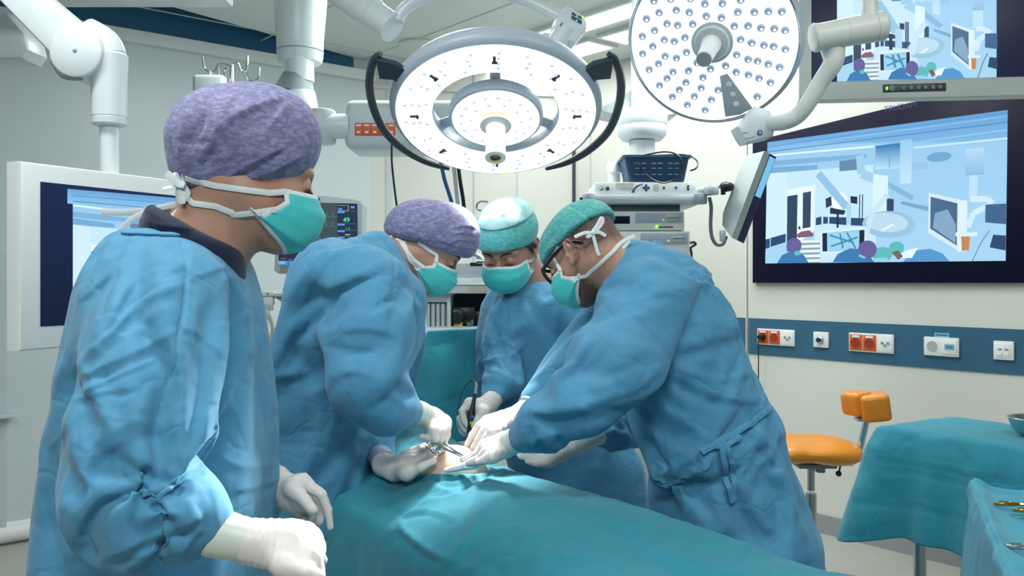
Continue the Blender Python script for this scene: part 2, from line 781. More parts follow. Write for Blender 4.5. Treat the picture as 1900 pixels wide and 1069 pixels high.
UR = Vector((.645, -.764, 0)).normalized()        # along the right wall, towards the viewer
NR = Vector((-.764, -.645, 0)).normalized()       # out of the right wall
OR_ = Vector((1.627, 4.6, 0))
UL = Vector((.773, .634, 0)).normalized()         # along the left wall, away from the viewer
NL = Vector((.634, -.773, 0)).normalized()
OL = Vector((-2.58, 4.35, 0))


def on_plane(px, py, o, n, off=0.0):
    d = P(px, py, 1.0) - Vector((0, 0, CAMZ))
    t = ((Vector(o) + Vector(n) * off) - Vector((0, 0, CAMZ))).dot(n) / d.dot(n)
    return Vector((0, 0, CAMZ)) + d * t


def RWp(px, py, off=0.0):
    return on_plane(px, py, OR_, NR, off)


def LWp(px, py, off=0.0):
    return on_plane(px, py, OL, NL, off)


def RWX(px):
    k = (px - CX) / FOC
    y = (1.627 + 4.6 * .8442) / (k + .8442)
    return Vector((k * y, y, 0))


def LWX(px):
    k = (px - CX) / FOC
    y = (-2.58 - 1.2192 * 4.35) / (k - 1.2192)
    return Vector((k * y, y, 0))


def wall_slab(name, a, b, n, z0, z1, m, t=.08, kind='structure'):
    a, b, n = Vector(a), Vector(b), Vector(n)
    mb = MB()
    mb.prism([a + V(0, 0, z0), b + V(0, 0, z0), b + V(0, 0, z1), a + V(0, 0, z1)], n, t)
    o = mb.build(name, m, smooth=False)
    o['kind'] = kind
    return o


def strip(mb, a, b, n, z0, z1, t):
    """bar on a wall between points a,b"""
    a, b, n = Vector(a), Vector(b), Vector(n)
    mb.prism([a + n * t + V(0, 0, z0), b + n * t + V(0, 0, z0), b + n * t + V(0, 0, z1), a + n * t + V(0, 0, z1)], n, t + .002)


def room():
    cl = LWX(688)             # where the left wall ends
    cr = RWX(1065)
    mb = MB()
    mb.box((0.2, 3.0, -.05), (8.5, 9.5, .1))
    mb.build('floor', M_FLOOR, smooth=False)['kind'] = 'structure'
    mb = MB()      # main ceiling; its far left edge stops short of the wall
    mb.prism([V(-4.05, -1.75, CEIL + .05), V(4.45, -1.75, CEIL + .05), V(4.45, 7.75, CEIL + .05), V(-.9, 7.75, CEIL + .05), V(-1.03, 5.608, CEIL + .05), V(-4.05, 1.45, CEIL + .05)], (0, 0, 1), .05)
    ce = mb.build('ceiling', M_CEIL, smooth=False)
    ce['kind'] = 'structure'
    mb = MB()
    mb.box((0.2, 3.0, 3.10), (8.5, 9.5, .08))
    mb.build('ceiling', M_CEIL, smooth=False)['kind'] = 'structure'
    wall_slab('wall_left', OL - UL * 4.2, cl, NL, 0, 3.05, M_WALL_L)
    nb = Vector((cr.y - cl.y, -(cr.x - cl.x), 0)).normalized()
    if nb.y > 0:
        nb = -nb
    wall_slab('wall_back', cl, cr, nb, 0, CEIL, M_WALL_R)
    wall_slab('wall_right', cr, OR_ + UR * 5.2, NR, 0, CEIL, M_WALL_R)
    # seams, raised wall panel and stripes
    k = 0

    def trim(mb, m):
        nonlocal k
        k += 1
        mb.build('trim_%d' % k, m, smooth=False)['kind'] = 'structure'
    mb = MB()
    strip(mb, LWX(-150), LWX(655), NL, 2.708, 3.02, .008)
    trim(mb, M_BLUEUP)
    mb = MB()
    strip(mb, LWX(-150), LWX(690), NL, 2.64, 2.706, .045)
    trim(mb, M_WHITE)
    mb = MB()
    strip(mb, RWX(1253), RWX(1389), NR, 0.1, CEIL, .020)
    trim(mb, M_WALL_R)
    mb = MB()
    a, b = RWX(1391.5), RWX(2300)
    strip(mb, a, b, NR, .1, CEIL, .018)
    trim(mb, M_WALL_R)
    for px0, px1 in ((1300, 1387), (1393, 2300)):
        mb = MB()
        strip(mb, RWX(px0), RWX(px1), NR, RWp(1392, 656).z, RWp(1392, 590).z, .024)
        trim(mb, M_STRIPE)
    mb = MB()
    strip(mb, RWX(1110), RWX(2300), NR, 0, .1, .03)
    trim(mb, mat('skirting_grey', (150, 156, 156), .5))
    bl = MB()
    r = .045
    a, b = LWX(-150), LWX(688)
    bl.loop([[p + NL * (r * math.cos(t) * .9 + .01) + V(0, 0, .055 + r * math.sin(t)) for t in [i * PI / 10 - PI / 2 for i in range(11)]] + [p + V(0, 0, .11), p + V(0, 0, .008)] for p in (a, b)])
    o = bl.build('baseboard_left', M_WHITE2)
    o['kind'] = 'structure'
    # back wall joints
    mb = MB()
    u = (cr - cl).normalized()
    for px, w in ((722, .02), (880, .006), (960, .006)):
        kx = (px - CX) / FOC
        t = (kx * cl.y - cl.x) / (u.x - kx * u.y)
        p = cl + u * t
        strip(mb, p - u * w, p + u * w, nb, .1, CEIL - .02, .006)
    strip(mb, cl, cr, nb, 2.60, 2.63, .02)
    trim(mb, M_GREYW)
    mb = MB()
    strip(mb, RWX(1063), RWX(1068), NR, .1, CEIL - .1, .012)
    trim(mb, M_DGREY)
    mb = MB()
    for px in (1095, 1205):
        strip(mb, RWX(px), RWX(px + 2), NR, .1, CEIL - .05, .006)
    trim(mb, M_SEAM)
    # ceiling panel joints
    mb = MB()
    nn = Vector((.764, .645, 0))
    for c in (2.2, 2.9, 4.2):
        p = nn * c + V(0, 0, CEIL - .001)
        mb.box(p - UR * 3.4, (3.5, .008, .004), Matrix.Rotation(math.atan2(UR.y, UR.x), 3, 'Z'))
    for s in (-5.6, -4.75, -2.4):
        p = nn * 3.0 + UR * s + V(0, 0, CEIL - .001)
        mb.box(p, (.008, 3.2, .004), Matrix.Rotation(math.atan2(UR.y, UR.x), 3, 'Z'))
    trim(mb, M_SEAM)
    # left door leaf and shelf edge at the picture's left border
    mb = MB()
    strip(mb, LWX(-120), LWX(10), NL, .05, 1.47, .03)
    d = mb.build('door_1', M_GREYW, smooth=False)
    d['kind'] = 'structure'


ROT_R = Matrix((UR, -NR, V(0, 0, 1))).transposed()      # x along wall, y into the wall, z up


def fixture(u0, u1, n0, n1, label):
    nn = Vector((.764, .645, 0))
    c = UR * ((u0 + u1) / 2) + nn * ((n0 + n1) / 2)
    R = Matrix.Rotation(math.atan2(UR.y, UR.x), 3, 'Z')
    t = thing('ceiling_light', label, 'ceiling light', (c.x, c.y, CEIL - .02), 'recessed ceiling light panels')
    L, W = abs(u1 - u0), abs(n1 - n0)
    mb = MB()
    for a, b, s in (((0, W / 2 + .012, 0), 0, (L + .05, .024, .024)), ((0, -W / 2 - .012, 0), 0, (L + .05, .024, .024)),
                    ((L / 2 + .012, 0, 0), 0, (.024, W, .024)), ((-L / 2 - .012, 0, 0), 0, (.024, W, .024))):
        mb.box(c + R @ Vector(a) + V(0, 0, CEIL - .012), s, R)
    mb.build('frame', M_WHITE, t, smooth=False)
    mb = MB()
    mb.box(c + V(0, 0, CEIL - .010), (L, W, .012), R)
    mb.build('diffuser', M_LIT, t, 'glowing white diffuser', smooth=False)


def lights_ceiling():
    fixture(-4.07, -2.6, 3.32, 3.50, 'long recessed light panel nearest the round lamp arm')
    fixture(-4.75, -3.64, 3.67, 3.88, 'recessed light panel behind the ring lamp rim')
    fixture(-3.53, -2.3, 3.67, 3.88, 'recessed light panel behind the right round lamp')


# ---------------------------------------------------------------- wall sockets
def plate(px0, py0, px1, py1):
    """frame of a plate on the right wall: centre, width, height"""
    a = RWp(px0, (py0 + py1) / 2, .024)
    b = RWp(px1, (py0 + py1) / 2, .024)
    c = (a + b) / 2
    h = (RWp((px0 + px1) / 2, py0, .024) - RWp((px0 + px1) / 2, py1, .024)).z
    c.z = RWp((px0 + px1) / 2, (py0 + py1) / 2, .024).z
    return c, (b - a).length, h


def W(c, x, z, off=0.0):
    return Vector(c) + UR * x + NR * off + V(0, 0, z)


def sockets():
    for (x0, y0, x1, y1, lab) in ((1407, 611, 1476, 641, 'socket plate with two orange outlets and a black plug in it'),
                                  (1577, 619, 1660, 654, 'socket plate with two orange outlets, nothing plugged in')):
        c, w, h = plate(x0, y0, x1, y1)
        t = thing('wall_socket', lab, 'wall socket', c, 'triple wall socket plates')
        mb = MB()
        mb.box(W(c, 0, 0, .006), (w, .014, h), ROT_R, .004)
        mb.build('plate', M_WHITE2, t)
        g = w / 3.25
        for i in (-1, 0):
            x = i * g - .02 * w
            mb = MB()
            mb.box(W(c, x, 0, .014), (g * .94, .006, h * .84), ROT_R, .002)
            mb.mi = 1
            mb.lathe(W(c, x, -h * .05, .018), NR, [(0, h * .27), (.001, h * .27), (-.002, h * .22), (-.010, h * .21)], 20)
            mb.mi = 2
            mb.box(W(c, x, h * .32, .018), (g * .55, .002, h * .12), ROT_R)
            for s in (-1, 1):
                mb.ball(W(c, x + s * h * .09, -h * .05, .015), .0022)
            mb.build('outlet', [M_ORANGE, mat('orange_recess', (150, 52, 20), .5), M_WHITE2], t, 'orange outlet')
        x = g + .02 * w
        mb = MB()
        mb.box(W(c, x, 0, .0135), (g * .94, .005, h * .84), ROT_R, .002)
        mb.mi = 1
        for sx, sz in ((-.16, .04), (.16, .04), (0, -.08)):
            mb.lathe(W(c, x + sx * h, sz * h, .016), NR, [(0, h * .075), (.004, h * .07), (.004, h * .03), (.002, h * .03)], 12)
        mb.build('earth_terminals', [M_WHITE2, M_GREY], t)
    # plug with its cable
    c, w, h = plate(1407, 611, 1476, 641)
    t = thing('power_plug', 'black power plug with a black cord hanging from the orange outlet', 'plug', W(c, -w * .33, 0, .02))
    x = -w / 3.25 - .02 * w
    mb = MB()
    mb.lathe(W(c, x, 0, .018), NR, [(0, .018), (.012, .019), (.03, .015), (.045, .008)], 18)
    mb.build('plug_body', M_DARK, t)
    mb = MB()
    p0 = W(c, x, 0, .055)
    mb.tube([p0, W(c, x, -.03, .06), W(c, x - .005, -.12, .05), W(c, x - .012, -.25, .04), W(c, x - .012, -.5, .035), W(c, x + .02, -.85, .03)], .0032, 8)
    mb.build('cord', M_DARK, t)
    c, w, h = plate(1511, 616, 1539, 645)
    t = thing('gas_outlet', 'square white wall plate with one round blue gas port', 'gas outlet', c)
    mb = MB()
    mb.box(W(c, 0, 0, .006), (w, .014, h), ROT_R, .004)
    mb.build('plate', M_WHITE2, t)
    mb = MB()
    mb.lathe(W(c, 0, 0, .012), NR, [(0, h * .24), (.012, h * .22), (.016, h * .16)], 20)
    mb.build('collar', M_STEEL, t)
    mb = MB()
    mb.lathe(W(c, -.002, 0, .026), NR, [(0, h * .15), (.012, h * .14), (.013, .001)], 18)
    mb.build('port', mat('port_navy', (20, 36, 76), .3), t, 'dark blue port')
    c, w, h = plate(1716, 626, 1781, 661)
    t = thing('data_socket', 'double white socket plate with a pale blue sticker', 'wall socket', c)
    mb = MB()
    mb.box(W(c, 0, 0, .006), (w, .014, h), ROT_R, .004)
    mb.build('plate', M_WHITE2, t)
    mb = MB()
    mb.mi = 0
    mb.lathe(W(c, -w * .25, 0, .014), NR, [(0, h * .28), (.001, h * .28), (-.002, h * .24), (-.010, h * .23)], 22)
    mb.mi = 1
    for s in (-1, 1):
        mb.ball(W(c, -w * .25 + s * h * .09, 0, .006), .0025)
    mb.build('outlet', [mat('socket_recess', (176, 182, 180), .5), M_DARK], t)
    mb = MB()
    mb.box(W(c, w * .25, 0, .014), (w * .40, .004, h * .74), ROT_R, .002)
    mb.mi = 1
    mb.box(W(c, w * .25, h * .02, .0168), (w * .28, .001, h * .30), ROT_R)
    mb.box(W(c, 0, h * .62, .002), (w * .42, .004, h * .22), ROT_R)
    mb.mi = 2
    for z in (.06, -.03):
        mb.box(W(c, w * .25, h * z, .0175), (w * .20, .0006, h * .05), ROT_R)
    mb.box(W(c, 0, h * .62, .0044), (w * .34, .0006, h * .07), ROT_R)
    mb.build('data_module', [M_WHITE2, mat('sticker_pale_blue', (126, 190, 214), .5), mat('sticker_print', (50, 106, 140), .5)], t)
    c, w, h = plate(1845, 633, 1883, 668)
    t = thing('network_socket', 'square white socket plate with four small slots, last on the right', 'wall socket', c)
    mb = MB()
    mb.box(W(c, 0, 0, .006), (w, .014, h), ROT_R, .004)
    mb.build('plate', M_WHITE2, t)
    mb = MB()
    mb.box(W(c, 0, 0, .013), (w * .74, .004, h * .74), ROT_R, .002)
    mb.mi = 1
    for sx in (-1, 1):
        mb.box(W(c, sx * w * .16, h * .06, .0155), (w * .2, .001, h * .09), ROT_R)
        mb.mi = 0
        mb.box(W(c, sx * w * .16, -h * .18, .016), (w * .2, .003, h * .13), ROT_R)
        mb.mi = 1
    mb.build('slots', [M_WHITE2, M_GREY], t)
# ---------------------------------------------------------------- cloth settling
def settle(vs, q, frames=24, grow=.07, pin=None, tension=18, bend=.35, goal=.35, grav=1.0, mass=.03, ps=30, sub=1, quality=6, coll=0.0, fric=15):
    """Let a garment slump and wrinkle: the cloth is cut a little larger than the form it hangs on."""
    me = bpy.data.meshes.new('slump')
    me.from_pydata([tuple(v) for v in vs], [], [tuple(int(i) for i in f) for f in q])
    o = bpy.data.objects.new('slump', me)
    COL.objects.link(o)
    g = o.vertex_groups.new(name='pin')
    w = np.full(len(vs), goal) if pin is None else np.maximum(goal, pin)
    lv = np.round(w * 50) / 50
    for val in np.unique(lv):
        g.add(np.nonzero(lv == val)[0].tolist(), float(val), 'REPLACE')
    m = o.modifiers.new('cloth', 'CLOTH')
    s = m.settings
    s.quality = quality
    s.mass = mass
    s.tension_stiffness = tension
    s.compression_stiffness = tension
    s.shear_stiffness = tension * .5
    s.bending_stiffness = bend
    s.tension_damping = s.compression_damping = s.shear_damping = 10
    s.air_damping = 2
    s.vertex_group_mass = 'pin'
    s.pin_stiffness = ps
    s.shrink_min = -grow
    s.effector_weights.gravity = grav
    co_ = None
    if coll:
        N = normals(vs, q)
        cm = bpy.data.meshes.new('form')
        cm.from_pydata([tuple(v) for v in vs - N * coll], [], [tuple(int(i) for i in f) for f in q])
        co_ = bpy.data.objects.new('form', cm)
        COL.objects.link(co_)
        cmod = co_.modifiers.new('collision', 'COLLISION')
        co_.collision.thickness_outer = .004
        co_.collision.thickness_inner = .02
        co_.collision.cloth_friction = fric
        co_.collision.damping = .5
        m.collision_settings.distance_min = .003
        m.collision_settings.collision_quality = 3
    m.collision_settings.use_collision = bool(coll)
    m.collision_settings.use_self_collision = False
    m.point_cache.frame_start = 1
    m.point_cache.frame_end = frames + 2
    for f in range(1, frames + 1):
        scene.frame_set(f)
    if sub:
        ss = o.modifiers.new('sub', 'SUBSURF')
        ss.levels = sub
        ss.render_levels = sub
    dg = bpy.context.evaluated_depsgraph_get()
    ev = bpy.data.meshes.new_from_object(o.evaluated_get(dg))
    n = len(ev.vertices)
    co = np.empty(n * 3)
    ev.vertices.foreach_get('co', co)
    nf = len(ev.polygons)
    li = np.empty(nf * 4, np.int32)
    ev.polygons.foreach_get('vertices', li)
    bpy.data.objects.remove(o)
    bpy.data.meshes.remove(me)
    bpy.data.meshes.remove(ev)
    if co_:
        bpy.data.objects.remove(co_)
        bpy.data.meshes.remove(cm)
    scene.frame_set(1)
    return co.reshape(-1, 3), li.reshape(-1, 4).astype(np.int64)
# ---------------------------------------------------------------- people
def cloth_mat(name, rgb, rgb2, scale=900, rough=0.75, grid=0.0, gcol=None, bump=0.25, bdist=0.0006, sheen=0.15, crease=0.0):
    """non-woven cloth; grid>0 gives the crepe texture of the caps."""
    m = mat(name, rgb, rough, sheen=sheen, spec=0.35)
    nt = m.node_tree
    b = nt.nodes['Principled BSDF']
    tc = nt.nodes.new('ShaderNodeTexCoord')
    n = nt.nodes.new('ShaderNodeTexNoise')
    n.inputs['Scale'].default_value = 26
    n.inputs['Detail'].default_value = 6
    n.inputs['Roughness'].default_value = 0.65
    mx = nt.nodes.new('ShaderNodeMix')
    mx.data_type = 'RGBA'
    mx.inputs[6].default_value = lin(rgb)
    mx.inputs[7].default_value = lin(rgb2)
    rp = nt.nodes.new('ShaderNodeValToRGB')
    rp.color_ramp.elements[0].position = 0.35
    rp.color_ramp.elements[1].position = 0.65
    nt.links.new(tc.outputs['Object'], n.inputs['Vector'])
    nt.links.new(n.outputs['Fac'], rp.inputs['Fac'])
    nt.links.new(rp.outputs['Color'], mx.inputs[0])
    col = mx.outputs[2]
    n2 = nt.nodes.new('ShaderNodeTexNoise')
    n2.inputs['Scale'].default_value = scale
    n2.inputs['Detail'].default_value = 3
    nt.links.new(tc.outputs['Object'], n2.inputs['Vector'])
    h = n2.outputs['Fac']
    if grid:
        w = nt.nodes.new('ShaderNodeTexWave')
        w.wave_type = 'BANDS'
        w.bands_direction = 'Z'
        w.inputs['Scale'].default_value = grid
        w.inputs['Distortion'].default_value = 4
        w.inputs['Detail'].default_value = 4
        w.inputs['Detail Scale'].default_value = 3.0
        nt.links.new(tc.outputs['Object'], w.inputs['Vector'])
        n3 = nt.nodes.new('ShaderNodeTexNoise')
        n3.inputs['Scale'].default_value = 160
        n3.inputs['Detail'].default_value = 4
        nt.links.new(tc.outputs['Object'], n3.inputs['Vector'])
        ml = nt.nodes.new('ShaderNodeMath')
        ml.operation = 'MULTIPLY'
        nt.links.new(w.outputs['Fac'], ml.inputs[0])
        nt.links.new(n3.outputs['Fac'], ml.inputs[1])
        m2 = nt.nodes.new('ShaderNodeMix')
        m2.data_type = 'RGBA'
        n4 = nt.nodes.new('ShaderNodeTexNoise')
        n4.inputs['Scale'].default_value = 75
        n4.inputs['Detail'].default_value = 6
        n4.inputs['Roughness'].default_value = .72
        mp = nt.nodes.new('ShaderNodeMapping')
        mp.inputs['Scale'].default_value = (1, 1, 2.2)
        nt.links.new(tc.outputs['Object'], mp.inputs['Vector'])
        nt.links.new(mp.outputs['Vector'], n4.inputs['Vector'])
        r4 = nt.nodes.new('ShaderNodeMapRange')
        r4.inputs['From Min'].default_value = .44
        r4.inputs['From Max'].default_value = .74
        nt.links.new(n4.outputs['Fac'], r4.inputs['Value'])
        ad = nt.nodes.new('ShaderNodeMath')
        ad.operation = 'MULTIPLY_ADD'
        nt.links.new(ml.outputs[0], ad.inputs[0])
        ad.inputs[1].default_value = .35
        nt.links.new(r4.outputs[0], ad.inputs[2])
        nt.links.new(ad.outputs[0], m2.inputs[0])
        nt.links.new(col, m2.inputs[6])
        m2.inputs[7].default_value = lin(gcol)
        col = m2.outputs[2]
        h = ml.outputs[0]
    nt.links.new(col, b.inputs['Base Color'])
    bp = nt.nodes.new('ShaderNodeBump')
    bp.inputs['Strength'].default_value = bump
    bp.inputs['Distance'].default_value = bdist
    nt.links.new(h, bp.inputs['Height'])
    if crease:       # sharp packing and wear creases
        last = None
        for k, (sc, am) in enumerate(((5.5, 1.0), (11.0, .6))):
            dn = nt.nodes.new('ShaderNodeTexNoise')
            dn.inputs['Scale'].default_value = sc * .8
            mxv = nt.nodes.new('ShaderNodeMix')
            mxv.data_type = 'RGBA'
            mxv.blend_type = 'LINEAR_LIGHT'
            mxv.inputs[0].default_value = .06
            nt.links.new(tc.outputs['Object'], mxv.inputs[6])
            nt.links.new(tc.outputs['Object'], dn.inputs['Vector'])
            nt.links.new(dn.outputs['Color'], mxv.inputs[7])
            vo = nt.nodes.new('ShaderNodeTexVoronoi')
            vo.feature = 'DISTANCE_TO_EDGE'
            vo.inputs['Scale'].default_value = sc
            nt.links.new(mxv.outputs[2], vo.inputs['Vector'])
            mr = nt.nodes.new('ShaderNodeMapRange')
            mr.interpolation_type = 'SMOOTHSTEP'
            mr.inputs['From Max'].default_value = .10
            mr.inputs['To Max'].default_value = am
            nt.links.new(vo.outputs['Distance'], mr.inputs['Value'])
            if last is None:
                last = mr.outputs[0]
            else:
                s_ = nt.nodes.new('ShaderNodeMath')
                nt.links.new(last, s_.inputs[0])
                nt.links.new(mr.outputs[0], s_.inputs[1])
                last = s_.outputs[0]
        mk_ = nt.nodes.new('ShaderNodeTexNoise')
        mk_.inputs['Scale'].default_value = 4
        nt.links.new(tc.outputs['Object'], mk_.inputs['Vector'])
        mm = nt.nodes.new('ShaderNodeMath')
        mm.operation = 'MULTIPLY'
        nt.links.new(last, mm.inputs[0])
        nt.links.new(mk_.outputs['Fac'], mm.inputs[1])
        b2 = nt.nodes.new('ShaderNodeBump')
        b2.inputs['Strength'].default_value = crease
        b2.inputs['Distance'].default_value = .004
        nt.links.new(mm.outputs[0], b2.inputs['Height'])
        nt.links.new(b2.outputs['Normal'], bp.inputs['Normal'])
    nt.links.new(bp.outputs['Normal'], b.inputs['Normal'])
    return m


M_GOWN = cloth_mat('gown_blue_nonwoven', (84, 150, 184), (76, 142, 177), crease=.5)
M_PURPLE = cloth_mat('cap_purple_crepe', (103, 102, 142), (114, 113, 153), grid=120, gcol=(170, 169, 202), bump=0.35, bdist=0.0008)
M_GREEN = cloth_mat('cap_green_crepe', (56, 158, 156), (66, 166, 162), grid=120, gcol=(130, 204, 198), bump=0.4, bdist=0.0008)
M_MASK = cloth_mat('mask_teal', (70, 200, 198), (80, 208, 204), scale=700)
M_TRIM = mat('mask_white_trim', (226, 232, 230), 0.7)
M_NAVY = cloth_mat('undershirt_navy', (14, 24, 50), (18, 30, 58))
M_SKIN = mat('skin', (196, 152, 128), 0.5, sub=0.2, bump=(220, 0.12, 0.0006), var=(14, (186, 138, 116)))
M_GLOVE = mat('glove_latex', (232, 226, 220), 0.42, sub=0.12, bump=(90, 0.15, 0.0012), var=(20, (224, 216, 208)))
M_CUFF = mat('glove_cuff_latex', (214, 220, 206), 0.45, sub=0.1, bump=(60, 0.2, 0.0015))
M_HAIR = mat('hair_dark', (48, 36, 28), 0.55, bump=(300, 0.6, 0.002))
M_BEARD = mat('beard_stubble', (74, 56, 48), 0.7, bump=(500, 0.8, 0.001))
M_EYE = mat('eye_white', (225, 220, 214), 0.15)
M_IRIS = mat('eye_iris', (44, 30, 24), 0.1)
M_BLACK = mat('black_plastic', (22, 24, 28), 0.35)
M_LENS = mat('spectacle_lens', (235, 240, 240), 0.03, trans=1.0)


class Half(Prim):
    """everything below a plane"""

    def __init__(s, o, n):
        s.o = np.array(o, float)
        s.n = np.array(Vector(n).normalized(), float)
        s.op = 's'

    def bounds(s):
        return s.o - 3, s.o + 3

    def ev(s, X, Y, Z):
        return (X - s.o[0]) * s.n[0] + (Y - s.o[1]) * s.n[1] + (Z - s.o[2]) * s.n[2]


def C(px, py, d, r):
    """joint (point, radius in metres) from image position and image radius"""
    return (P(px, py, d), r * d / FOC)


def E(px, py, d, rx, ry, rz, ang=0.0, k=0.02):
    """ellipsoid with image radii (rz in the same units along depth), turned by ang degrees in the image"""
    a = math.radians(ang)
    s = d / FOC
    R = np.array([[math.cos(a), 0, math.sin(a)], [0, 1, 0], [-math.sin(a), 0, math.cos(a)]])
    return Ell(P(px, py, d), (rx * s, rz * s, ry * s), R).set(k)


def vloft(d, secs, e=2.3):
    """upright garment: secs (py, cx, halfwidth px, half depth m[, d])"""
    S = []
    for q in secs:
        dd = q[4] if len(q) > 4 else d
        p = P(q[1], q[0], dd)
        S.append((p.z, p.x, dd - d, q[2] * dd / FOC, q[3]))
    return Loft((0, d, 0), (0, 0, 1), (1, 0, 0), (0, 1, 0), S, e).set(0.02)


def head_prims(c, R, s=1.0, ears=(-1, 1)):
    """anatomical head: x forward, y left, z up, metres."""
    c = np.array(c, float)

    def w(p):
        return c + R @ (np.array(p, float) * s)
    pr = []

    def ell(p, r, k=0.02, op='u'):
        pr.append(Ell(w(p), tuple(q * s for q in r), R).set(k, op))

    def con(a, b, ra, rb, k=0.015, op='u'):
        pr.append(Cone(w(a), w(b), ra * s, rb * s).set(k, op))
    ell((-.012, 0, .03), (.098, .075, .081))
    ell((.028, 0, -.025), (.062, .060, .085), .03)
    for y in (-1, 1):
        con((-.012, y * .05, -.045), (.062, y * .02, -.098), .02, .018, .03)
        ell((.058, y * .036, -.032), (.026, .024, .026), .02)          # cheekbone
    ell((.074, 0, -.103), (.019, .022, .016), .02)                      # chin
    con((.088, 0, .008), (.116, 0, -.042), .0085, .0115, .014)          # nose
    for y in (-1, 1):
        ell((.106, y * .012, -.047), (.011, .0075, .0085), .008)
        con((.085, y * .012, .022), (.072, y * .046, .02), .011, .010, .014)   # brow ridge
        ell((.094, y * .032, -.002), (.016, .019, .013), .012, 's')
        ell((.079, y * .032, -.001), (.0135, .0135, .0135), .003)       # lid over the eyeball
        con((.088, y * .018, -.008), (.084, y * .045, -.006), .003, .003, .006)
    con((.098, -.018, -.075), (.098, .018, -.075), .008, .008, .01)     # lips
    con((.097, -.016, -.086), (.097, .016, -.086), .007, .007, .01)
    for y in ears:
        o = (-.008, y * .075, -.012)
        # ear: helix, lobe, bowl, inner ridge
        ca, sa = math.cos(.30), math.sin(.30)

        def e(a):
            return (o[0] + a[0] * ca - a[2] * sa, o[1] + y * a[1], o[2] + a[0] * sa + a[2] * ca)
        ell(e((-.003, .006, .001)), (.0165, .006, .027), .005)                      # plate
        q = [(-.006, .009, -.022), (-.016, .012, -.010), (-.019, .014, .004), (-.016, .0145, .019), (-.005, .013, .0285), (.007, .010, .025), (.011, .006, .014), (.006, .005, .004)]
        for a, b in zip(q, q[1:]):
            con(e(a), e(b), .0036, .0036, .003)                                      # helix
        ell(e((.004, .008, -.026)), (.0078, .0042, .0085), .005)                    # lobe
        ell(e((.003, .0135, -.004)), (.0085, .0075, .0115), .003, 's')              # bowl
        ell(e((-.003, .0150, .017)), (.0075, .0045, .0080), .003, 's')              # upper hollow
        for a, b in zip([(-.001, .010, -.018), (-.0105, .011, -.008), (-.0105, .012, .006), (-.003, .011, .012)], [(-.0105, .011, -.008), (-.0105, .012, .006), (-.003, .011, .012), (.003, .010, .020)]):
            con(e(a), e(b), .0026, .0026, .003)                                      # inner ridge
        ell(e((.0115, .007, -.006)), (.0038, .0040, .0065), .003)                   # tragus
    return pr, w


def mask_mesh(w, top=.0, width=1.0, bulge=1.0, n=44, mshift=(0, 0, 0), chin=1.0, seed=3, back=.030):
    """pleated face mask surface in head space; returns verts, quads, edge loops"""
    prof = np.array([(.112, -.018), (.124, -.036), (.133, -.058), (.128, -.088), (.112, -.116), (.085, -.130)])
    prof[:, 0] = .1 + (prof[:, 0] - .1) * bulge
    prof[:, 1] *= chin
    T = np.linspace(0, 1, n)
    tt = np.linspace(0, 1, len(prof))
    px_, pz_ = pchip(tt, prof[:, 0], T), pchip(tt, prof[:, 1], T)
    vs = []
    for i, t in enumerate(T):
        for s_ in np.linspace(-1, 1, n):
            a = abs(s_)
            hw = (.068 + .006 * math.sin(PI * t)) * width
            pl = .0030 * (2 * abs(((t * 3.5) % 1) - .5) - .5) * (0.35 + .65 * (1 - a)) * (1 if .12 < t < .92 else 0)
            lo_ = min(1, max(0, (t - .25) / .4))
            x = px_[i] - (.064 + back * lo_ + .012 * t * (1 - t) * 4) * a ** 2.2 + pl
            z = pz_[i] + (.012 * (.5 - t)) * -a * 1.6 + .004 * (1 - a) * (1 - t) * 2
            if t > .8:
                z += .018 * a * a * (t - .8) / .2
            y = hw * math.sin(s_ * 1.35) / math.sin(1.35)
            z += .02 * a ** 3 * lo_
            cr = .004 * (abs(float(vnoise(np.array([[s_ * 2.3 + 9, t * 2.1, seed * 3.3]]), seed)[0])) - .3) + .002 * float(vnoise(np.array([[s_ * 3.1, t * 3.3, seed * 7.7]]), seed)[0])
            vs.append(w((x + mshift[0] + cr, y + mshift[1], z + mshift[2] + top * (1 - t))))
    vs = np.array(vs)
    q = [(i * n + j, i * n + j + 1, (i + 1) * n + j + 1, (i + 1) * n + j) for i in range(n - 1) for j in range(n - 1)]
    return vs, np.array(q), n


def solid(o, t, off=0):
    md = o.modifiers.new('thickness', 'SOLIDIFY')
    md.thickness = t
    md.offset = off
    return o


def build_mask(parent, w, **kw):
    vs, q, n = mask_mesh(w, **kw)
    o = link('face_mask', mesh_np('face_mask', vs, q, M_MASK), parent, 'teal pleated face mask with white edging')
    solid(o, .0016)
    G = vs.reshape(n, n, 3)
    nrm = normals(vs, q).reshape(n, n, 3)
    b = MB()
    ctr = np.array(w((0.03, 0, -.06)))
    for L, Nn in ((G[0], nrm[0]), (G[-1], nrm[-1]), (G[:, 0], nrm[:, 0]), (G[:, -1], nrm[:, -1])):
        pts = [Vector(p) for p in L[:-1:3]] + [Vector(L[-1])]
        nn = [Vector(p) for p in Nn[:-1:3]] + [Vector(Nn[-1])]
        nn = [k if (k.dot(p - Vector(ctr)) > 0) else -k for k, p in zip(nn, pts)]
        b.ribbon(pts, nn, .0085, .0022, 2)
    e = b.build('edging', M_TRIM, o, 'white edging')
    return o, tree_of(vs, q), G


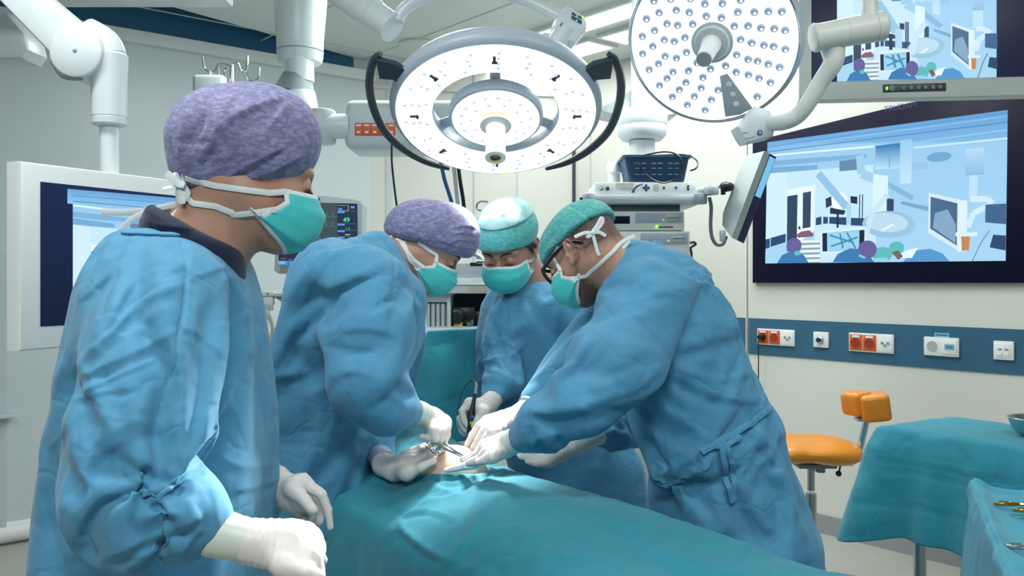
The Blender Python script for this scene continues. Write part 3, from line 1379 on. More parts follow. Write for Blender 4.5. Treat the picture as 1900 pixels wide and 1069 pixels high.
def hand(parent, name, wrist, fingers, palm=(), cuff=None, label='white latex glove', wr=.026, h=.0026, fr=.0088):
    """wrist: (px,py,d); fingers: list of point lists [(px,py,d)...] from knuckle to tip; first finger may carry radii."""
    pr = []
    W = P(*wrist)
    kn = []
    for f in fingers:
        pts = [P(*q[:3]) for q in f]
        rr = [q[3] if len(q) > 3 else fr * (1.12 - .13 * i) for i, q in enumerate(f)]
        pr += chain(list(zip(pts, rr)), .0035)
        kn.append((pts[0], rr[0]))
    for p, r in kn:
        pr.append(Cone(W, p, wr * .62, r * 1.15).set(.016))
    for a, b in zip(kn, kn[1:]):
        pr.append(Cone(a[0].lerp(W, .25), b[0].lerp(W, .25), .0115, .0115).set(.012))
    for q in palm:
        pr.append(Ell(P(*q[:3]), q[3]).set(.014))
    if cuff:
        cp = P(*cuff[:3])
        pr.append(Cone(W, cp, wr, cuff[3]).set(.012))
    vs, q = sdf(pr, h)
    vs = relax(vs, q, 2, .4)
    N = normals(vs, q)
    vs = vs + N * (0.0007 * vnoise(vs / .012, 5))[:, None]
    if cuff:     # wrist creases
        ax = (P(*cuff[:3]) - W)
        L = ax.length
        ax = np.array(ax / L)
        t = (vs - np.array(W)) @ ax
        m = np.exp(-((t - L * .25) / (L * .45 + .01)) ** 2)
        vs = vs + N * (0.0009 * np.sin(t * 700 + 2 * vnoise(vs / .03, 9)) * m)[:, None]
    o = link(name, mesh_np(name, vs, q, M_GLOVE), parent, label)
    return o, tree_of(vs, q)


def cuff_part(parent, a, b, ra, rb, label='pale green rolled glove cuff'):
    """cuff of the glove: open sleeve with a rolled rim at b"""
    bld = MB()
    a, b = Vector(a), Vector(b)
    L = (b - a).length
    n = 14
    rnd = random.Random(int(ra * 1e6))
    prof = [(L * i / n, ra + (rb - ra) * i / n + .0008 * rnd.uniform(-1, 1)) for i in range(n + 1)]
    prof += [(L + .001, rb + .0018), (L + .003, rb + .0012), (L + .003, rb - .0014)]
    bld.lathe(a, b - a, prof, 28)
    return bld.build('glove_cuff', M_CUFF, parent, label)


def straps(parent, name, trees, lines, width=.009, label='white tie straps', mtl=None, thick=.0016, off=.0022):
    b = MB()
    for L in lines:
        wd = width
        if isinstance(L, tuple):
            L, wd = L
        p, nn = surf_pts(trees, L, off)
        b.ribbon(p, nn, wd, thick, 5)
    return b.build(name, mtl or M_TRIM, parent, label)


def gown(parent, prims, strokes, h, seed, noise=((0.17, 0.004),), label='blue surgical gown', name='surgical_gown', m=None, lo=None, pins=(), gain=1.0, cloth=None, post=.4):
    """pins: (point, radius) kept in place (cuffs, neck)"""
    vs, q = sdf(prims, h, lo=lo)
    vs = relax(vs, q, 2, .5)
    vs = sculpt(vs, q, [s_ for s_ in strokes if s_[0] != 'c'], noise, seed, 1, .0, gain)
    pw = np.zeros(len(vs))
    for p, r in pins:
        d = np.linalg.norm(vs - np.array(p), axis=1)
        pw = np.maximum(pw, np.clip((r * 1.4 - d) / (r * .4), 0, 1))
    vs, q = settle(vs, q, pin=pw, **(cloth or CLOTH))
    vs = sculpt(vs, q, [s_ if s_[0] == 'c' else (s_[0], s_[1] * post) + tuple(s_[2:]) for s_ in strokes], (), seed, 0, .0022)
    o = link(name, mesh_np(name, vs, q, m or M_GOWN), parent, label)
    return o, tree_of(vs, q), vs, q


AH, AG = .0135, .6
AC = dict(grow=.10, goal=.014, bend=20.0, coll=.022, frames=26, tension=40, sub=2)
CLOTH = dict(grow=.09, goal=.018, bend=18.0, coll=.018, frames=24, tension=35)


def cap(parent, prims, strokes, h, m, label, rim=None, seed=2):
    vs, q = sdf(prims, h)
    vs = relax(vs, q, 3, .5)
    vs = sculpt(vs, q, strokes, ((.06, .0016),), seed, 1, .0014, 1.3)
    o = link('scrub_cap', mesh_np('scrub_cap', vs, q, m), parent, label)
    return o, tree_of(vs, q)


def body(label, prims, h=.0042, lo=None, group=None):
    vs, q = sdf(prims, h, lo=lo)
    vs = relax(vs, q, 1, .4)
    o = link('person', mesh_np('person', vs, q, M_SKIN), None, None)
    tag(o, label, 'person')
    return o, tree_of(vs, q), vs, q


def low_body(neck, chest, hip, feet, sh_r=.05):
    """trunk and legs hidden in the clothes, down to the floor"""
    pr = [Cone(neck, chest, .058, .10).set(.05), Cone(chest, hip, .105, .12).set(.05)]
    for fx in feet:
        f = Vector(fx)
        hipj = Vector(hip) + (f - Vector(hip)) * .08
        knee = (hipj + f) / 2
        pr += chain([(hipj, .075), (knee, .05), (Vector((f.x, f.y, .09)), .036)], .03)
        pr.append(Cone((f.x, f.y, .045), (f.x + .08, f.y - .06, .035), .042, .036).set(.02))
    return pr


def eyes(parent, w, side, s=1.0, gaze=(.9, 0, -.45)):
    b = MB()
    for y in side:
        b.mi = 0
        c = Vector(w((.0795, y * .032, -.003)))
        b.ball(c, .0128 * s)
        b.mi = 1
        g = (Vector(w(gaze)) - Vector(w((0, 0, 0)))).normalized()
        b.ball(c + g * .0085, .0058)
    return b.build('eye', [M_EYE, M_IRIS], parent, 'dark brown eye')


def lashes(parent, w, side):
    b = MB()
    for y in side:
        for i in range(9):
            a = (i - 4) / 4
            p = Vector(w((.0905 - .004 * a * a, y * .032 + a * .012, -.006)))
            q = Vector(w((.0985 - .004 * a * a, y * .033 + a * .016, -.0125)))
            b.tube([p, p.lerp(q, .5) + Vector((0, 0, -.002)), q], [.0005, .0004, .0002], 5, 2)
    return b.build('eyelashes', M_BLACK, parent, 'dark eyelashes')


def brows(parent, w, side, trees=None):
    b = MB()
    for y in side:
        pts = [w((.0975, y * .012, .021)), w((.0945, y * .028, .027)), w((.083, y * .046, .023))]
        b.tube(pts, [.0025, .0030, .0014], 6, 4)
    return b.build('eyebrow', M_HAIR, parent, 'dark eyebrow')


# ================================================= A: nurse standing nearest
def person_a():
    R = np.array(frame((.85, .45, -.27)))
    hc = P(468, 317, 1.42)
    pr, w = head_prims(hc, R, ears=())
    pr.append(Cone(w((-.028, 0, -.05)), P(378, 462, 1.41), .058, .064).set(.03))
    pr += low_body(P(378, 462, 1.41), P(320, 620, 1.42), P(310, 1000, 1.42), [(-.52, 1.36, 0), (-.50, 1.55, 0)])
    o, tb, _, _ = body('person in blue gown and purple cap standing nearest, watching with gloved hands held low', pr)
    # gown
    G = [vloft(1.42, [(430, 300, 66, .10), (452, 322, 102, .15), (500, 326, 130, .18), (560, 325, 144, .185), (620, 324, 153, .185),
                      (700, 326, 164, .185), (780, 320, 178, .185), (860, 312, 190, .19), (960, 306, 196, .20), (1069, 304, 192, .21),
                      (1300, 306, 196, .22), (1640, 306, 204, .23)])]
    arm = [C(324, 545, 1.27, 92), C(292, 640, 1.21, 112), C(264, 760, 1.16, 122), C(236, 880, 1.12, 112), C(264, 938, 1.10, 101),
           C(335, 948, 1.10, 74), C(382, 968, 1.11, 50)]
    G += chain(arm, .03)
    G.append(E(365, 925, 1.11, 42, 45, 40, k=.02))
    G.append(E(340, 1020, 1.11, 40, 28, 40, k=.02))
    G += chain([C(400, 560, 1.58, 72), C(418, 760, 1.62, 64), C(480, 890, 1.58, 50)], .03)
    st = [('v', 8, 7, [(222, 497), (203, 535), (186, 590)]),
          ('s', 7, 12, [(146, 560), (185, 528), (224, 494)]),
          ('v', 12, 9, [(262, 512), (225, 568), (195, 613), (172, 640)]),
          ('s', 8, 16, [(172, 640), (200, 590), (262, 505)]),
          ('v', 13, 8, [(294, 529), (250, 560), (218, 590), (190, 622)]),
          ('s', 14, 18, [(120, 705), (178, 644), (228, 590), (273, 557), (345, 524)]),
          ('v', 10, 22, [(160, 690), (210, 640), (290, 590)]),
          ('s', 8, 14, [(147, 697), (180, 683), (256, 652), (330, 612)]),
          ('v', 7, 12, [(170, 712), (230, 684), (300, 650)]),
          ('s', 7, 10, [(150, 730), (210, 700), (300, 660)]),
          ('c', 4, 3, [(337, 448), (346, 484), (345, 520), (338, 580), (330, 624), (322, 680), (307, 712), (293, 778)]),
          ('r', 3, 6, [(345, 448), (354, 484), (353, 520), (346, 580), (338, 624)]),
          ('r', 7, 14, [(410, 492), (440, 546), (466, 606)]),
          ('v', 6, 10, [(420, 520), (446, 580), (455, 612)]),
          ('v', 5, 6, [(367, 625), (398, 655), (430, 684)]),
          ('s', 5, 10, [(335, 612), (362, 618), (420, 672)]),
          ('s', 6, 12, [(346, 520), (400, 500), (420, 492)]),
          ('v', 5, 7, [(347, 500), (320, 512), (300, 518)]),
          ('r', 9, 14, [(484, 604), (462, 650), (440, 700), (408, 770)]),
          ('v', 14, 11, [(470, 660), (440, 720), (408, 788), (388, 830), (352, 890)]),
          ('r', 8, 12, [(386, 755), (378, 825), (338, 892)]),
          ('v', 20, 26, [(300, 805), (250, 815), (205, 845), (165, 890), (132, 950)]),
          ('r', 10, 18, [(285, 775), (215, 800), (165, 850), (130, 920)]),
          ('s', 14, 16, [(330, 908), (280, 898), (245, 884), (206, 856)]),
          ('v', 14, 9, [(330, 897), (285, 889), (240, 874), (208, 852)]),
          ('v', 15, 10, [(268, 892), (274, 928), (312, 958)]),
          ('v', 14, 8, [(316, 950), (328, 918), (334, 902)]),
          ('s', 10, 12, [(274, 930), (300, 930), (318, 952)]),
          ('s', 14, 20, [(187, 1040), (278, 997), (330, 978), (374, 955)]),
          ('v', 9, 16, [(200, 1052), (290, 1012), (370, 975)]),
          ('r', 8, 10, [(122, 742), (118, 884), (116, 949)]),
          ('v', 7, 10, [(142, 760), (140, 860), (132, 930)]),
          ('r', 6, 12, [(214, 722), (196, 790), (170, 850)]),
          ('s', 6, 12, [(130, 748), (175, 730), (216, 724), (260, 716)]),
          ('v', 8, 9, [(118, 740), (160, 705), (200, 690)]),
          ('s', 8, 12, [(330, 1040), (355, 1000), (378, 980)]),
          ('v', 8, 12, [(150, 985), (185, 1036)]),
          ('v', 6, 16, [(464, 844), (444, 800), (424, 770)]),
          ('r', 7, 10, [(402, 846), (450, 866), (515, 858)]),
          ('s', 6, 10, [(430, 912), (470, 905), (520, 890)]),
          ('r', 5, 8, [(490, 690), (505, 760), (515, 830)]),
          ('v', 6, 10, [(478, 700), (488, 770), (498, 830)]),
          ('r', 6, 9, [(480, 905), (476, 960), (470, 1060)]),
          ('r', 5, 12, [(88, 930), (120, 1000), (128, 1069)]),
          ('v', 6, 12, [(76, 900), (96, 980), (108, 1060)]),
          ('s', 5, 9, [(92, 836), (120, 800), (124, 770)]),
          ]
    g, tg, _, _ = gown(o, G, st, AH, 3, pins=[(P(388, 968, 1.11), .06), (P(345, 440, 1.42), .12)], gain=AG, cloth=AC)
    # neck trim of the gown
    straps(g, 'neck_binding', [tg], [([(231, 432), (262, 434), (300, 437), (338, 438), (362, 443), (392, 456), (424, 482)], .013)], mtl=M_GOWN, label='stitched neck binding', off=.003, thick=.004)
    # navy undershirt
    U = [Cone(P(350, 500, 1.385), P(362, 420, 1.385), .088, .078).set(.02), E(330, 430, 1.41, 68, 46, 66, 24)]
    U.append(Half(P(291, 376, 1.41), V(-.52, 0, -1)).set(.012))
    vs, q = sdf(U, .004)
    vs = sculpt(relax(vs, q, 2), q, [('s', 4, 6, [(262, 410), (300, 420), (360, 428)])], ((.05, .002),), 4)
    link('undershirt', mesh_np('undershirt', vs, q, M_NAVY), o, 'navy undershirt collar')
    # cap
    pz = P(345, 364, 1.42)
    L = Vector(R[:, 1])
    across = (P(572, 337, 1.42) - pz)
    Cp = [E(466, 262, 1.42, 130, 108, 112, -8), E(390, 256, 1.42, 72, 78, 84, 0, .05), E(392, 326, 1.42, 58, 42, 84, 0, .04),
          Half(pz, across.cross(L) if across.cross(L).z > 0 else -across.cross(L)).set(.006)]
    cst = [('s', 6, 12, [(358, 318), (396, 261), (434, 219), (530, 178)]), ('r', 4, 6, [(434, 178), (415, 213), (403, 245)]),
           ('c', 3, 3, [(333, 262), (360, 265), (392, 263)]), ('s', 5, 10, [(403, 340), (466, 302), (530, 270)]),
           ('s', 4, 8, [(440, 338), (500, 318), (565, 285)]), ('v', 4, 6, [(378, 212), (370, 245), (340, 262)]),
           ('r', 4, 7, [(540, 185), (500, 235), (470, 290)]), ('v', 3, 6, [(360, 320), (440, 250), (520, 205)]),
           ('r', 3, 5, [(350, 205), (338, 240), (332, 300)])]
    c, tc_ = cap(o, Cp, cst, .0038, M_PURPLE, 'purple crepe scrub cap gathered at the back')
    mk, tm, Gd = build_mask(o, w, bulge=1.05, back=.018, chin=.90)
    T = [tb, tc_, tm, tg]
    straps(mk, 'tie_strap', T, [[Vector(Gd[0][0]), (500, 358), (450, 352), (400, 345), (362, 336), (345, 330)],
                                [Vector(Gd[26][0]), (440, 398), (400, 383), (360, 378), (345, 366)],
                                ([(340, 368, 1.37), (352, 374, 1.365), (345, 384, 1.365), (325, 400, 1.36), (300, 430, 1.35)], .013),
                                ([(334, 374, 1.37), (310, 384, 1.37), (270, 391, 1.38), (228, 394, 1.39), (188, 393, 1.40)], .011),
                                ([(330, 378, 1.37), (290, 388, 1.365), (250, 404, 1.36), (220, 430, 1.36)], .010)], .0095)
    b = MB()     # the bow at the back of the head
    for pts, wd, nn in (([(340, 344), (325, 334), (308, 322)], [.008, .015, .013], V(.2, -1, .5)), ([(338, 342), (346, 322), (352, 304), (351, 291)], [.008, .013, .010, .004], V(.6, -1, .1)),
                        ([(338, 345), (320, 347), (302, 350)], [.008, .010, .006], V(0, -1, .9)), ([(334, 330), (320, 326), (330, 340), (342, 344)], [.012, .012, .012, .008], V(-.5, -1, .3)),
                        ([(340, 340), (331, 354), (334, 370), (344, 372)], [.010, .013, .014, .010], V(-.5, -1, .1)), ([(342, 346), (346, 358), (342, 372)], [.008, .012, .010], V(.5, -1, -.2))):
        b.ribbon([P(x, y, 1.352 - .004 * i) for i, (x, y) in enumerate(pts)], nn, wd, .0012, 4)
    b.ball(P(339, 344, 1.35), (.006, .005, .008))
    b.ball(P(341, 370, 1.355), (.007, .006, .007))
    b.build('tie_knot', M_TRIM, mk, 'white tie bow')
    eyes(o, w, (-1,))
    lashes(o, w, (-1,))
    # hands
    gl, _ = hand(o, 'glove', (497, 1009, 1.12), [[(566, 990, 1.16, .012), (590, 1030, 1.19), (566, 1066, 1.2), (545, 1060, 1.19)],
                                                 [(577, 1002, 1.14, .012), (594, 1040, 1.165), (575, 1076, 1.18), (550, 1068, 1.17)],
                                                 [(580, 1018, 1.12, .012), (590, 1056, 1.13), (580, 1084, 1.15), (556, 1080, 1.15)],
                                                 [(574, 1034, 1.10, .012), (590, 1068, 1.10), (572, 1092, 1.11), (556, 1084, 1.12)],
                                                 [(528, 1048, 1.09, .014), (566, 1060, 1.075, .011), (592, 1070, 1.075, .0085)]],
                 palm=[(537, 1008, 1.125, .031)], cuff=(470, 1006, 1.115, .030), label='right hand in a white glove, loosely closed', wr=.029)
    cuff_part(o, P(478, 1007, 1.115), P(386, 986, 1.11), .027, .0315, 'white glove cuff')
    gl, _ = hand(o, 'glove', (532, 912, 1.52), [[(560, 895, 1.51, .012), (597, 917, 1.50), (608, 946, 1.50), (613, 978, 1.50)],
                                                [(566, 915, 1.53, .011), (598, 940, 1.53), (592, 966, 1.53), (577, 984, 1.53)],
                                                [(560, 930, 1.54, .011), (588, 958, 1.545), (572, 972, 1.54), (562, 966, 1.53)],
                                                [(548, 940, 1.55, .010), (570, 968, 1.55), (560, 975, 1.545)],
                                                [(543, 905, 1.49, .013), (566, 930, 1.475, .0105), (581, 947, 1.47, .0088)]],
                 palm=[(545, 920, 1.525, .026)], cuff=(508, 892, 1.54, .029), label='left hand in a white glove with bent fingers')
    return o


# ================================================= B: assistant with forceps
def person_b():
    R = np.array(frame((.80, .06, -.60)))
    hc = P(793, 455, 2.35)
    pr, w = head_prims(hc, R, .95, ears=())
    pr.append(Cone(w((-.035, 0, -.05)), P(690, 500, 2.28), .056, .066).set(.03))
    pr += low_body(P(690, 500, 2.28), P(640, 620, 2.22), P(605, 900, 2.2), [(-.45, 2.12, 0), (-.42, 2.32, 0)])
    o, tb, _, _ = body('person in blue gown and purple cap bending over the patient, holding steel forceps', pr)
    G = [vloft(2.22, [(447, 655, 42, .08), (470, 657, 76, .15), (520, 654, 100, .19), (600, 646, 108, .19), (680, 626, 108, .185), (760, 612, 101, .18),
                      (840, 609, 97, .18), (910, 606, 97, .18), (1000, 601, 86, .18), (1069, 598, 84, .19), (1250, 600, 92, .19), (1450, 600, 92, .19)])]
    G.append(Cone(P(700, 470, 2.2), P(700, 540, 2.2), .055, .10).set(.05))
    G += chain([C(674, 540, 2.06, 78), C(688, 630, 1.99, 76), C(690, 705, 1.95, 71), C(724, 752, 1.96, 50), C(757, 764, 2.0, 31)], .02)
    G += chain([C(735, 560, 2.36, 45), C(720, 720, 2.42, 40), C(700, 800, 2.30, 34), C(706, 845, 2.2, 26)], .02)
    G += chain([C(584, 545, 2.38, 26), C(572, 620, 2.36, 32), C(548, 740, 2.3, 34)], .06)
    st = [('c', 4, 2.5, [(712, 449), (730, 477), (731, 520), (728, 548)]),
          ('s', 9, 11, [(593, 545), (625, 532), (660, 518), (720, 500)]),
          ('v', 14, 11, [(592, 545), (602, 562), (598, 592), (610, 612)]),
          ('s', 12, 14, [(553, 570), (575, 530), (598, 497), (645, 452)]),
          ('v', 10, 12, [(560, 600), (585, 560), (605, 530)]),
          ('s', 6, 6, [(690, 566), (727, 547)]), ('v', 6, 6, [(727, 549), (738, 562), (750, 578)]),
          ('v', 6, 6, [(727, 525), (745, 543), (762, 564)]), ('s', 5, 6, [(730, 560), (700, 583), (650, 592)]),
          ('v', 5, 8, [(728, 550), (726, 590), (735, 630)]), ('r', 5, 8, [(735, 470), (758, 530), (766, 580)]),
          ('v', 8, 6, [(741, 700), (728, 722), (716, 748)]), ('s', 7, 6, [(712, 740), (728, 716), (744, 697)]),
          ('v', 6, 6, [(744, 708), (754, 728), (762, 748)]), ('r', 6, 5, [(735, 790), (745, 770), (756, 745)]),
          ('v', 6, 8, [(690, 745), (720, 745), (750, 765)]), ('s', 6, 8, [(620, 700), (655, 690), (690, 700)]),
          ('v', 7, 9, [(618, 640), (650, 655), (700, 650)]), ('s', 5, 9, [(625, 620), (680, 610), (740, 625)]),
          ('r', 4, 4, [(607, 705), (596, 770), (570, 885)]), ('c', 3, 3, [(524, 828), (581, 828), (650, 842), (715, 863)]),
          ('v', 8, 7, [(625, 1004), (650, 1000), (678, 990)]), ('s', 7, 9, [(600, 1020), (640, 1008), (690, 975)]),
          ('r', 6, 7, [(690, 800), (702, 830), (700, 860)]), ('v', 7, 7, [(560, 640), (580, 690), (600, 720)]),
          ('s', 8, 12, [(520, 690), (550, 640), (570, 590)]), ('r', 6, 10, [(540, 640), (560, 720), (565, 800)]),
          ('v', 6, 10, [(640, 800), (680, 830), (700, 900)]), ('r', 5, 9, [(660, 880), (670, 950), (660, 1060)]),
          ('s', 6, 9, [(500, 705), (540, 695), (580, 688)])]
    g, tg, _, _ = gown(o, G, st, .014, 11, pins=[(P(760, 766, 2.0), .05), (P(700, 455, 2.22), .09), (P(706, 845, 2.2), .06)])
    Cp = [E(800, 431, 2.35, 83, 60, 62, 6), E(762, 427, 2.35, 42, 45, 54, 0, .04), E(848, 440, 2.35, 37, 50, 54, 0, .04)]
    a, b_ = P(716, 446, 2.35), P(885, 496, 2.35)
    nn = (b_ - a).cross(Vector(R[:, 1]))
    nn = nn if nn.z > 0 else -nn
    mid = P(760, 449, 2.35)
    Cp.append(Half(P(806, 463, 2.35), nn).set(.02))
    cst = [('s', 3, 4, [(838, 425), (860, 420), (884, 424)]), ('s', 3, 4, [(830, 452), (855, 446), (884, 450)]), ('s', 3, 4, [(815, 446), (850, 458), (880, 462)]),
           ('v', 3, 4, [(842, 378), (872, 400), (884, 430)]), ('c', 2.5, 3, [(745, 392), (790, 378), (850, 376), (870, 392)]), ('s', 3, 4, [(835, 436), (860, 432), (882, 438)]),
           ('v', 2, 4, [(760, 452), (800, 450), (850, 464)])]
    c, tc_ = cap(o, Cp, cst, .0038, M_PURPLE, 'purple crepe scrub cap pulled over the ears', seed=6)
    mk, tm, Gd = build_mask(o, w, bulge=1.0, seed=5, back=.020, chin=.86, width=.95)
    T = [tb, tc_, tm, tg]
    straps(mk, 'tie_strap', T, [[Vector(Gd[0][0]), (810, 474), (790, 460), (775, 449)], [Vector(Gd[26][0]), (768, 482), (752, 463), (742, 447), (735, 444)],
                                [Vector(Gd[26][0]), (772, 492), (762, 484), (756, 470), (748, 448)]], .0095)
    b = MB()
    for pts in ([(738, 446), (720, 444), (700, 436), (678, 438)], [(738, 447), (722, 448), (704, 444), (688, 448)], [(736, 445), (726, 440), (716, 446), (734, 449)]):
        b.ribbon([P(x, y, 2.30) for x, y in pts], V(0, -1, .3), .011, .0012, 4)
    b.ball(P(737, 447, 2.29), (.007, .006, .007))
    b.build('tie_knot', M_TRIM, mk, 'white tie bow')
    eyes(o, w, (-1,))
    lashes(o, w, (-1,))
    brows(o, w, (-1,))
    hand(o, 'glove', (800, 776, 2.06), [[(826, 784, 2.06, .012), (829, 806, 2.06, .0095), (822, 826, 2.07, .0085), (810, 832, 2.08, .0075)],
                                        [(822, 796, 2.04, .012), (824, 814, 2.035, .0095), (812, 826, 2.04, .0085), (804, 836, 2.05, .007)],
                                        [(815, 800, 2.02, .011), (817, 816, 2.01, .009), (804, 820, 2.015, .008), (800, 812, 2.03, .0075)],
                                        [(806, 800, 2.0, .010), (808, 815, 1.99, .0085), (794, 814, 1.995, .008), (782, 811, 2.0, .0072)],
                                        [(800, 790, 2.08, .012), (812, 810, 2.10, .010), (818, 830, 2.10, .008)]],
         palm=[(811, 785, 2.05, .024)], cuff=(778, 766, 2.02, .028), label='right hand in a white glove gripping forceps', wr=.025)
    cuff_part(o, P(786, 770, 2.03), P(764, 763, 2.0), .0268, .030)
    hand(o, 'glove', (733, 872, 2.06), [[(766, 860, 2.04, .0125), (792, 845, 2.03, .0100), (808, 838, 2.04, .009), (822, 833, 2.05, .0078)],
                                        [(763, 852, 2.07, .0125), (785, 838, 2.07, .0100), (798, 832, 2.08, .009), (812, 829, 2.09, .0078)],
                                        [(760, 846, 2.10, .0115), (778, 833, 2.11, .0095), (788, 829, 2.12, .0085), (800, 827, 2.13, .0074)],
                                        [(757, 845, 2.13, .0105), (768, 835, 2.14, .0085), (778, 830, 2.15, .0074)],
                                        [(755, 878, 2.00, .0155), (780, 868, 1.99, .0115), (803, 856, 2.00, .009)]],
         palm=[(752, 868, 2.05, .029)], cuff=(712, 862, 2.11, .030), label='left hand in a white glove pressed flat beside the wound', wr=.027)
    b = MB()
    b.lathe(P(700, 842, 2.16), P(720, 866, 2.10) - P(700, 842, 2.16), [(.01, .029), (.018, .031), (.028, .0285), (.036, .030), (.045, .028)], 24)
    b.build('knit_cuff', mat('knit_white', (196, 204, 226), .85, bump=(300, .4, .001)), g, 'white knitted sleeve cuff')
    return o


# ================================================= C: surgeon at the far side
def person_c():
    R = np.array(frame((-.30, -.78, -.55)))
    hc = P(943, 456, 2.6)
    pr, w = head_prims(hc, R)
    pr.append(Cone(w((-.035, 0, -.05)), P(985, 530, 2.72), .058, .066).set(.03))
    pr += low_body(P(985, 540, 2.72), P(995, 640, 2.72), P(1040, 860, 2.74), [(.12, 2.85, 0), (.32, 2.8, 0)])
    o, tb, _, _ = body('person in blue gown and green cap coloured lamplit on top across the table, holding a cautery pencil', pr)
    G = [vloft(2.72, [(518, 975, 42, .07), (535, 980, 74, .11), (570, 988, 88, .15), (630, 994, 98, .155), (700, 1004, 98, .155), (760, 1030, 104, .15),
                      (840, 1072, 112, .15), (920, 1084, 114, .15), (1060, 1086, 112, .16), (1200, 1086, 108, .16)])]
    G += chain([C(944, 585, 2.62, 35), C(932, 650, 2.55, 34), C(934, 700, 2.5, 37), C(915, 732, 2.45, 26)], .02)
    G += chain([C(1068, 590, 2.6, 48), C(1130, 690, 2.5, 44), C(1158, 770, 2.4, 40), C(1132, 800, 2.32, 32), C(1108, 806, 2.27, 25)], .02)
    st = [('v', 9, 9, [(977, 551), (1002, 594), (1052, 640)]), ('s', 6, 12, [(1050, 655), (1005, 612), (970, 560)]),
          ('v', 6, 6, [(1023, 640), (1045, 668)]), ('v', 12, 7, [(908, 580), (920, 620), (938, 655), (968, 707)]),
          ('s', 7, 7, [(895, 675), (915, 664), (935, 658)]), ('v', 6, 6, [(893, 660), (920, 640)]), ('s', 8, 6, [(890, 712), (905, 700), (928, 710)]),
          ('v', 7, 5, [(896, 722), (912, 714), (930, 718)]), ('r', 6, 6, [(905, 690), (930, 690), (955, 720)]), ('c', 3, 2.5, [(940, 545), (939, 570), (938, 600)]),
          ('v', 7, 8, [(1060, 560), (1066, 600), (1060, 640)]), ('s', 7, 9, [(955, 740), (1000, 700), (1060, 690)]),
          ('v', 6, 8, [(1010, 690), (1030, 730), (1060, 750)]), ('r', 6, 10, [(1040, 700), (1080, 620), (1110, 560)]),
          ('v', 7, 7, [(1160, 800), (1140, 790), (1125, 775)]), ('s', 7, 7, [(1118, 815), (1140, 800), (1165, 812)]),
          ('r', 5, 7, [(1170, 800), (1180, 850), (1185, 900)]), ('v', 6, 7, [(1130, 850), (1128, 880), (1130, 915)]), ('r', 5, 6, [(1070, 850), (1110, 842), (1140, 835)])]
    g, tg, _, _ = gown(o, G, st, .014, 21, pins=[(P(913, 736, 2.45), .05), (P(975, 525, 2.72), .10), (P(1106, 806, 2.27), .06)])
    Cp = [Ell(w((.0, 0, .040)), (.112, .086, .080), R).set(.02), Ell(w((-.03, 0, .050)), (.09, .086, .076), R).set(.03)]
    a = P(886, 468, 2.5)
    b_ = P(994, 452, 2.6)
    f = Vector(R[:, 0])
    up = Vector(R[:, 2])
    Cp.append(Half(w((.10, 0, .041)), up - f * .28).set(.004))
    cst = [('c', 3, 2.5, [(884, 405), (905, 407), (930, 407), (950, 402)]), ('v', 3, 4, [(985, 385), (965, 398), (948, 402)]), ('s', 4, 5, [(948, 402), (975, 395), (990, 384)]),
           ('v', 3, 3, [(936, 390), (932, 405), (930, 420)]), ('r', 3, 3, [(893, 398), (890, 412)]), ('v', 3, 4, [(910, 392), (925, 386), (940, 384)]),
           ('v', 3, 4, [(900, 400), (912, 385), (930, 376)]), ('r', 2, 3, [(975, 398), (985, 415)])]
    c, tc_ = cap(o, Cp, cst, .0036, M_GREEN, 'green crepe scrub cap with a top coloured as lamplit', seed=8)
    top = []      # crown of the cap, lamp light from above put into its paler colour
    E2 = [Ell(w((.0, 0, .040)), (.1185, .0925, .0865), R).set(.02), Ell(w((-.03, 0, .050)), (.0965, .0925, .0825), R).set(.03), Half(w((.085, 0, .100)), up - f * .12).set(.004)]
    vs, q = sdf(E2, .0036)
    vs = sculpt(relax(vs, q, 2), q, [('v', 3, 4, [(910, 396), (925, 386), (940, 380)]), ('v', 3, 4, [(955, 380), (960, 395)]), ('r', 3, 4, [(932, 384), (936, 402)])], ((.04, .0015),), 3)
    link('cap_crown', mesh_np('cap_crown', vs, q, cloth_mat('cap_crown_lamplit', (134, 190, 188), (176, 212, 210))), c, 'cap crown coloured pale for the lamp light on it')
    mk, tm, Gd = build_mask(o, w, bulge=1.0, seed=9, back=.0, chin=.86)
    T = [tb, tc_, tm, tg]
    straps(mk, 'tie_strap', T, [[Vector(Gd[0][-1]), (984, 484), (990, 478)], [Vector(Gd[24][-1]), (986, 505), (991, 499)]], .0095)
    h = MB()
    for i in range(40):
        y0 = -.06 + .012 * (i % 10)
    brows(o, w, (-1, 1))
    # hair showing below the cap at the temple
    hs = [Cone(w((.035, .068, .028)), w((-.01, .073, -.01)), .009, .012).set(.01), Cone(w((-.01, .073, .0)), w((-.06, .06, -.02)), .014, .016).set(.01)]
    vs, q = sdf(hs, .003)
    link('hair', mesh_np('hair', vs, q, M_HAIR), o, 'short dark hair at the temple')
    hand(o, 'glove', (905, 752, 2.42), [[(872, 748, 2.40, .012), (857, 764, 2.38, .0098), (862, 782, 2.37, .0088), (869, 794, 2.37, .0075)],
                                        [(868, 757, 2.42, .012), (853, 778, 2.40, .0095), (860, 794, 2.39, .0085), (868, 801, 2.385, .0072)],
                                        [(868, 765, 2.44, .011), (853, 785, 2.43, .009), (856, 800, 2.42, .008), (862, 806, 2.41, .0072)],
                                        [(872, 772, 2.46, .010), (857, 790, 2.45, .008), (860, 806, 2.44, .007)],
                                        [(896, 766, 2.38, .014), (886, 780, 2.365, .0105), (879, 791, 2.36, .008)]],
         palm=[(886, 760, 2.41, .024)], cuff=(913, 742, 2.43, .0285), label='right hand in a white glove holding the cautery pencil', wr=.026)
    cuff_part(o, P(907, 751, 2.425), P(915, 739, 2.44), .0272, .0272)
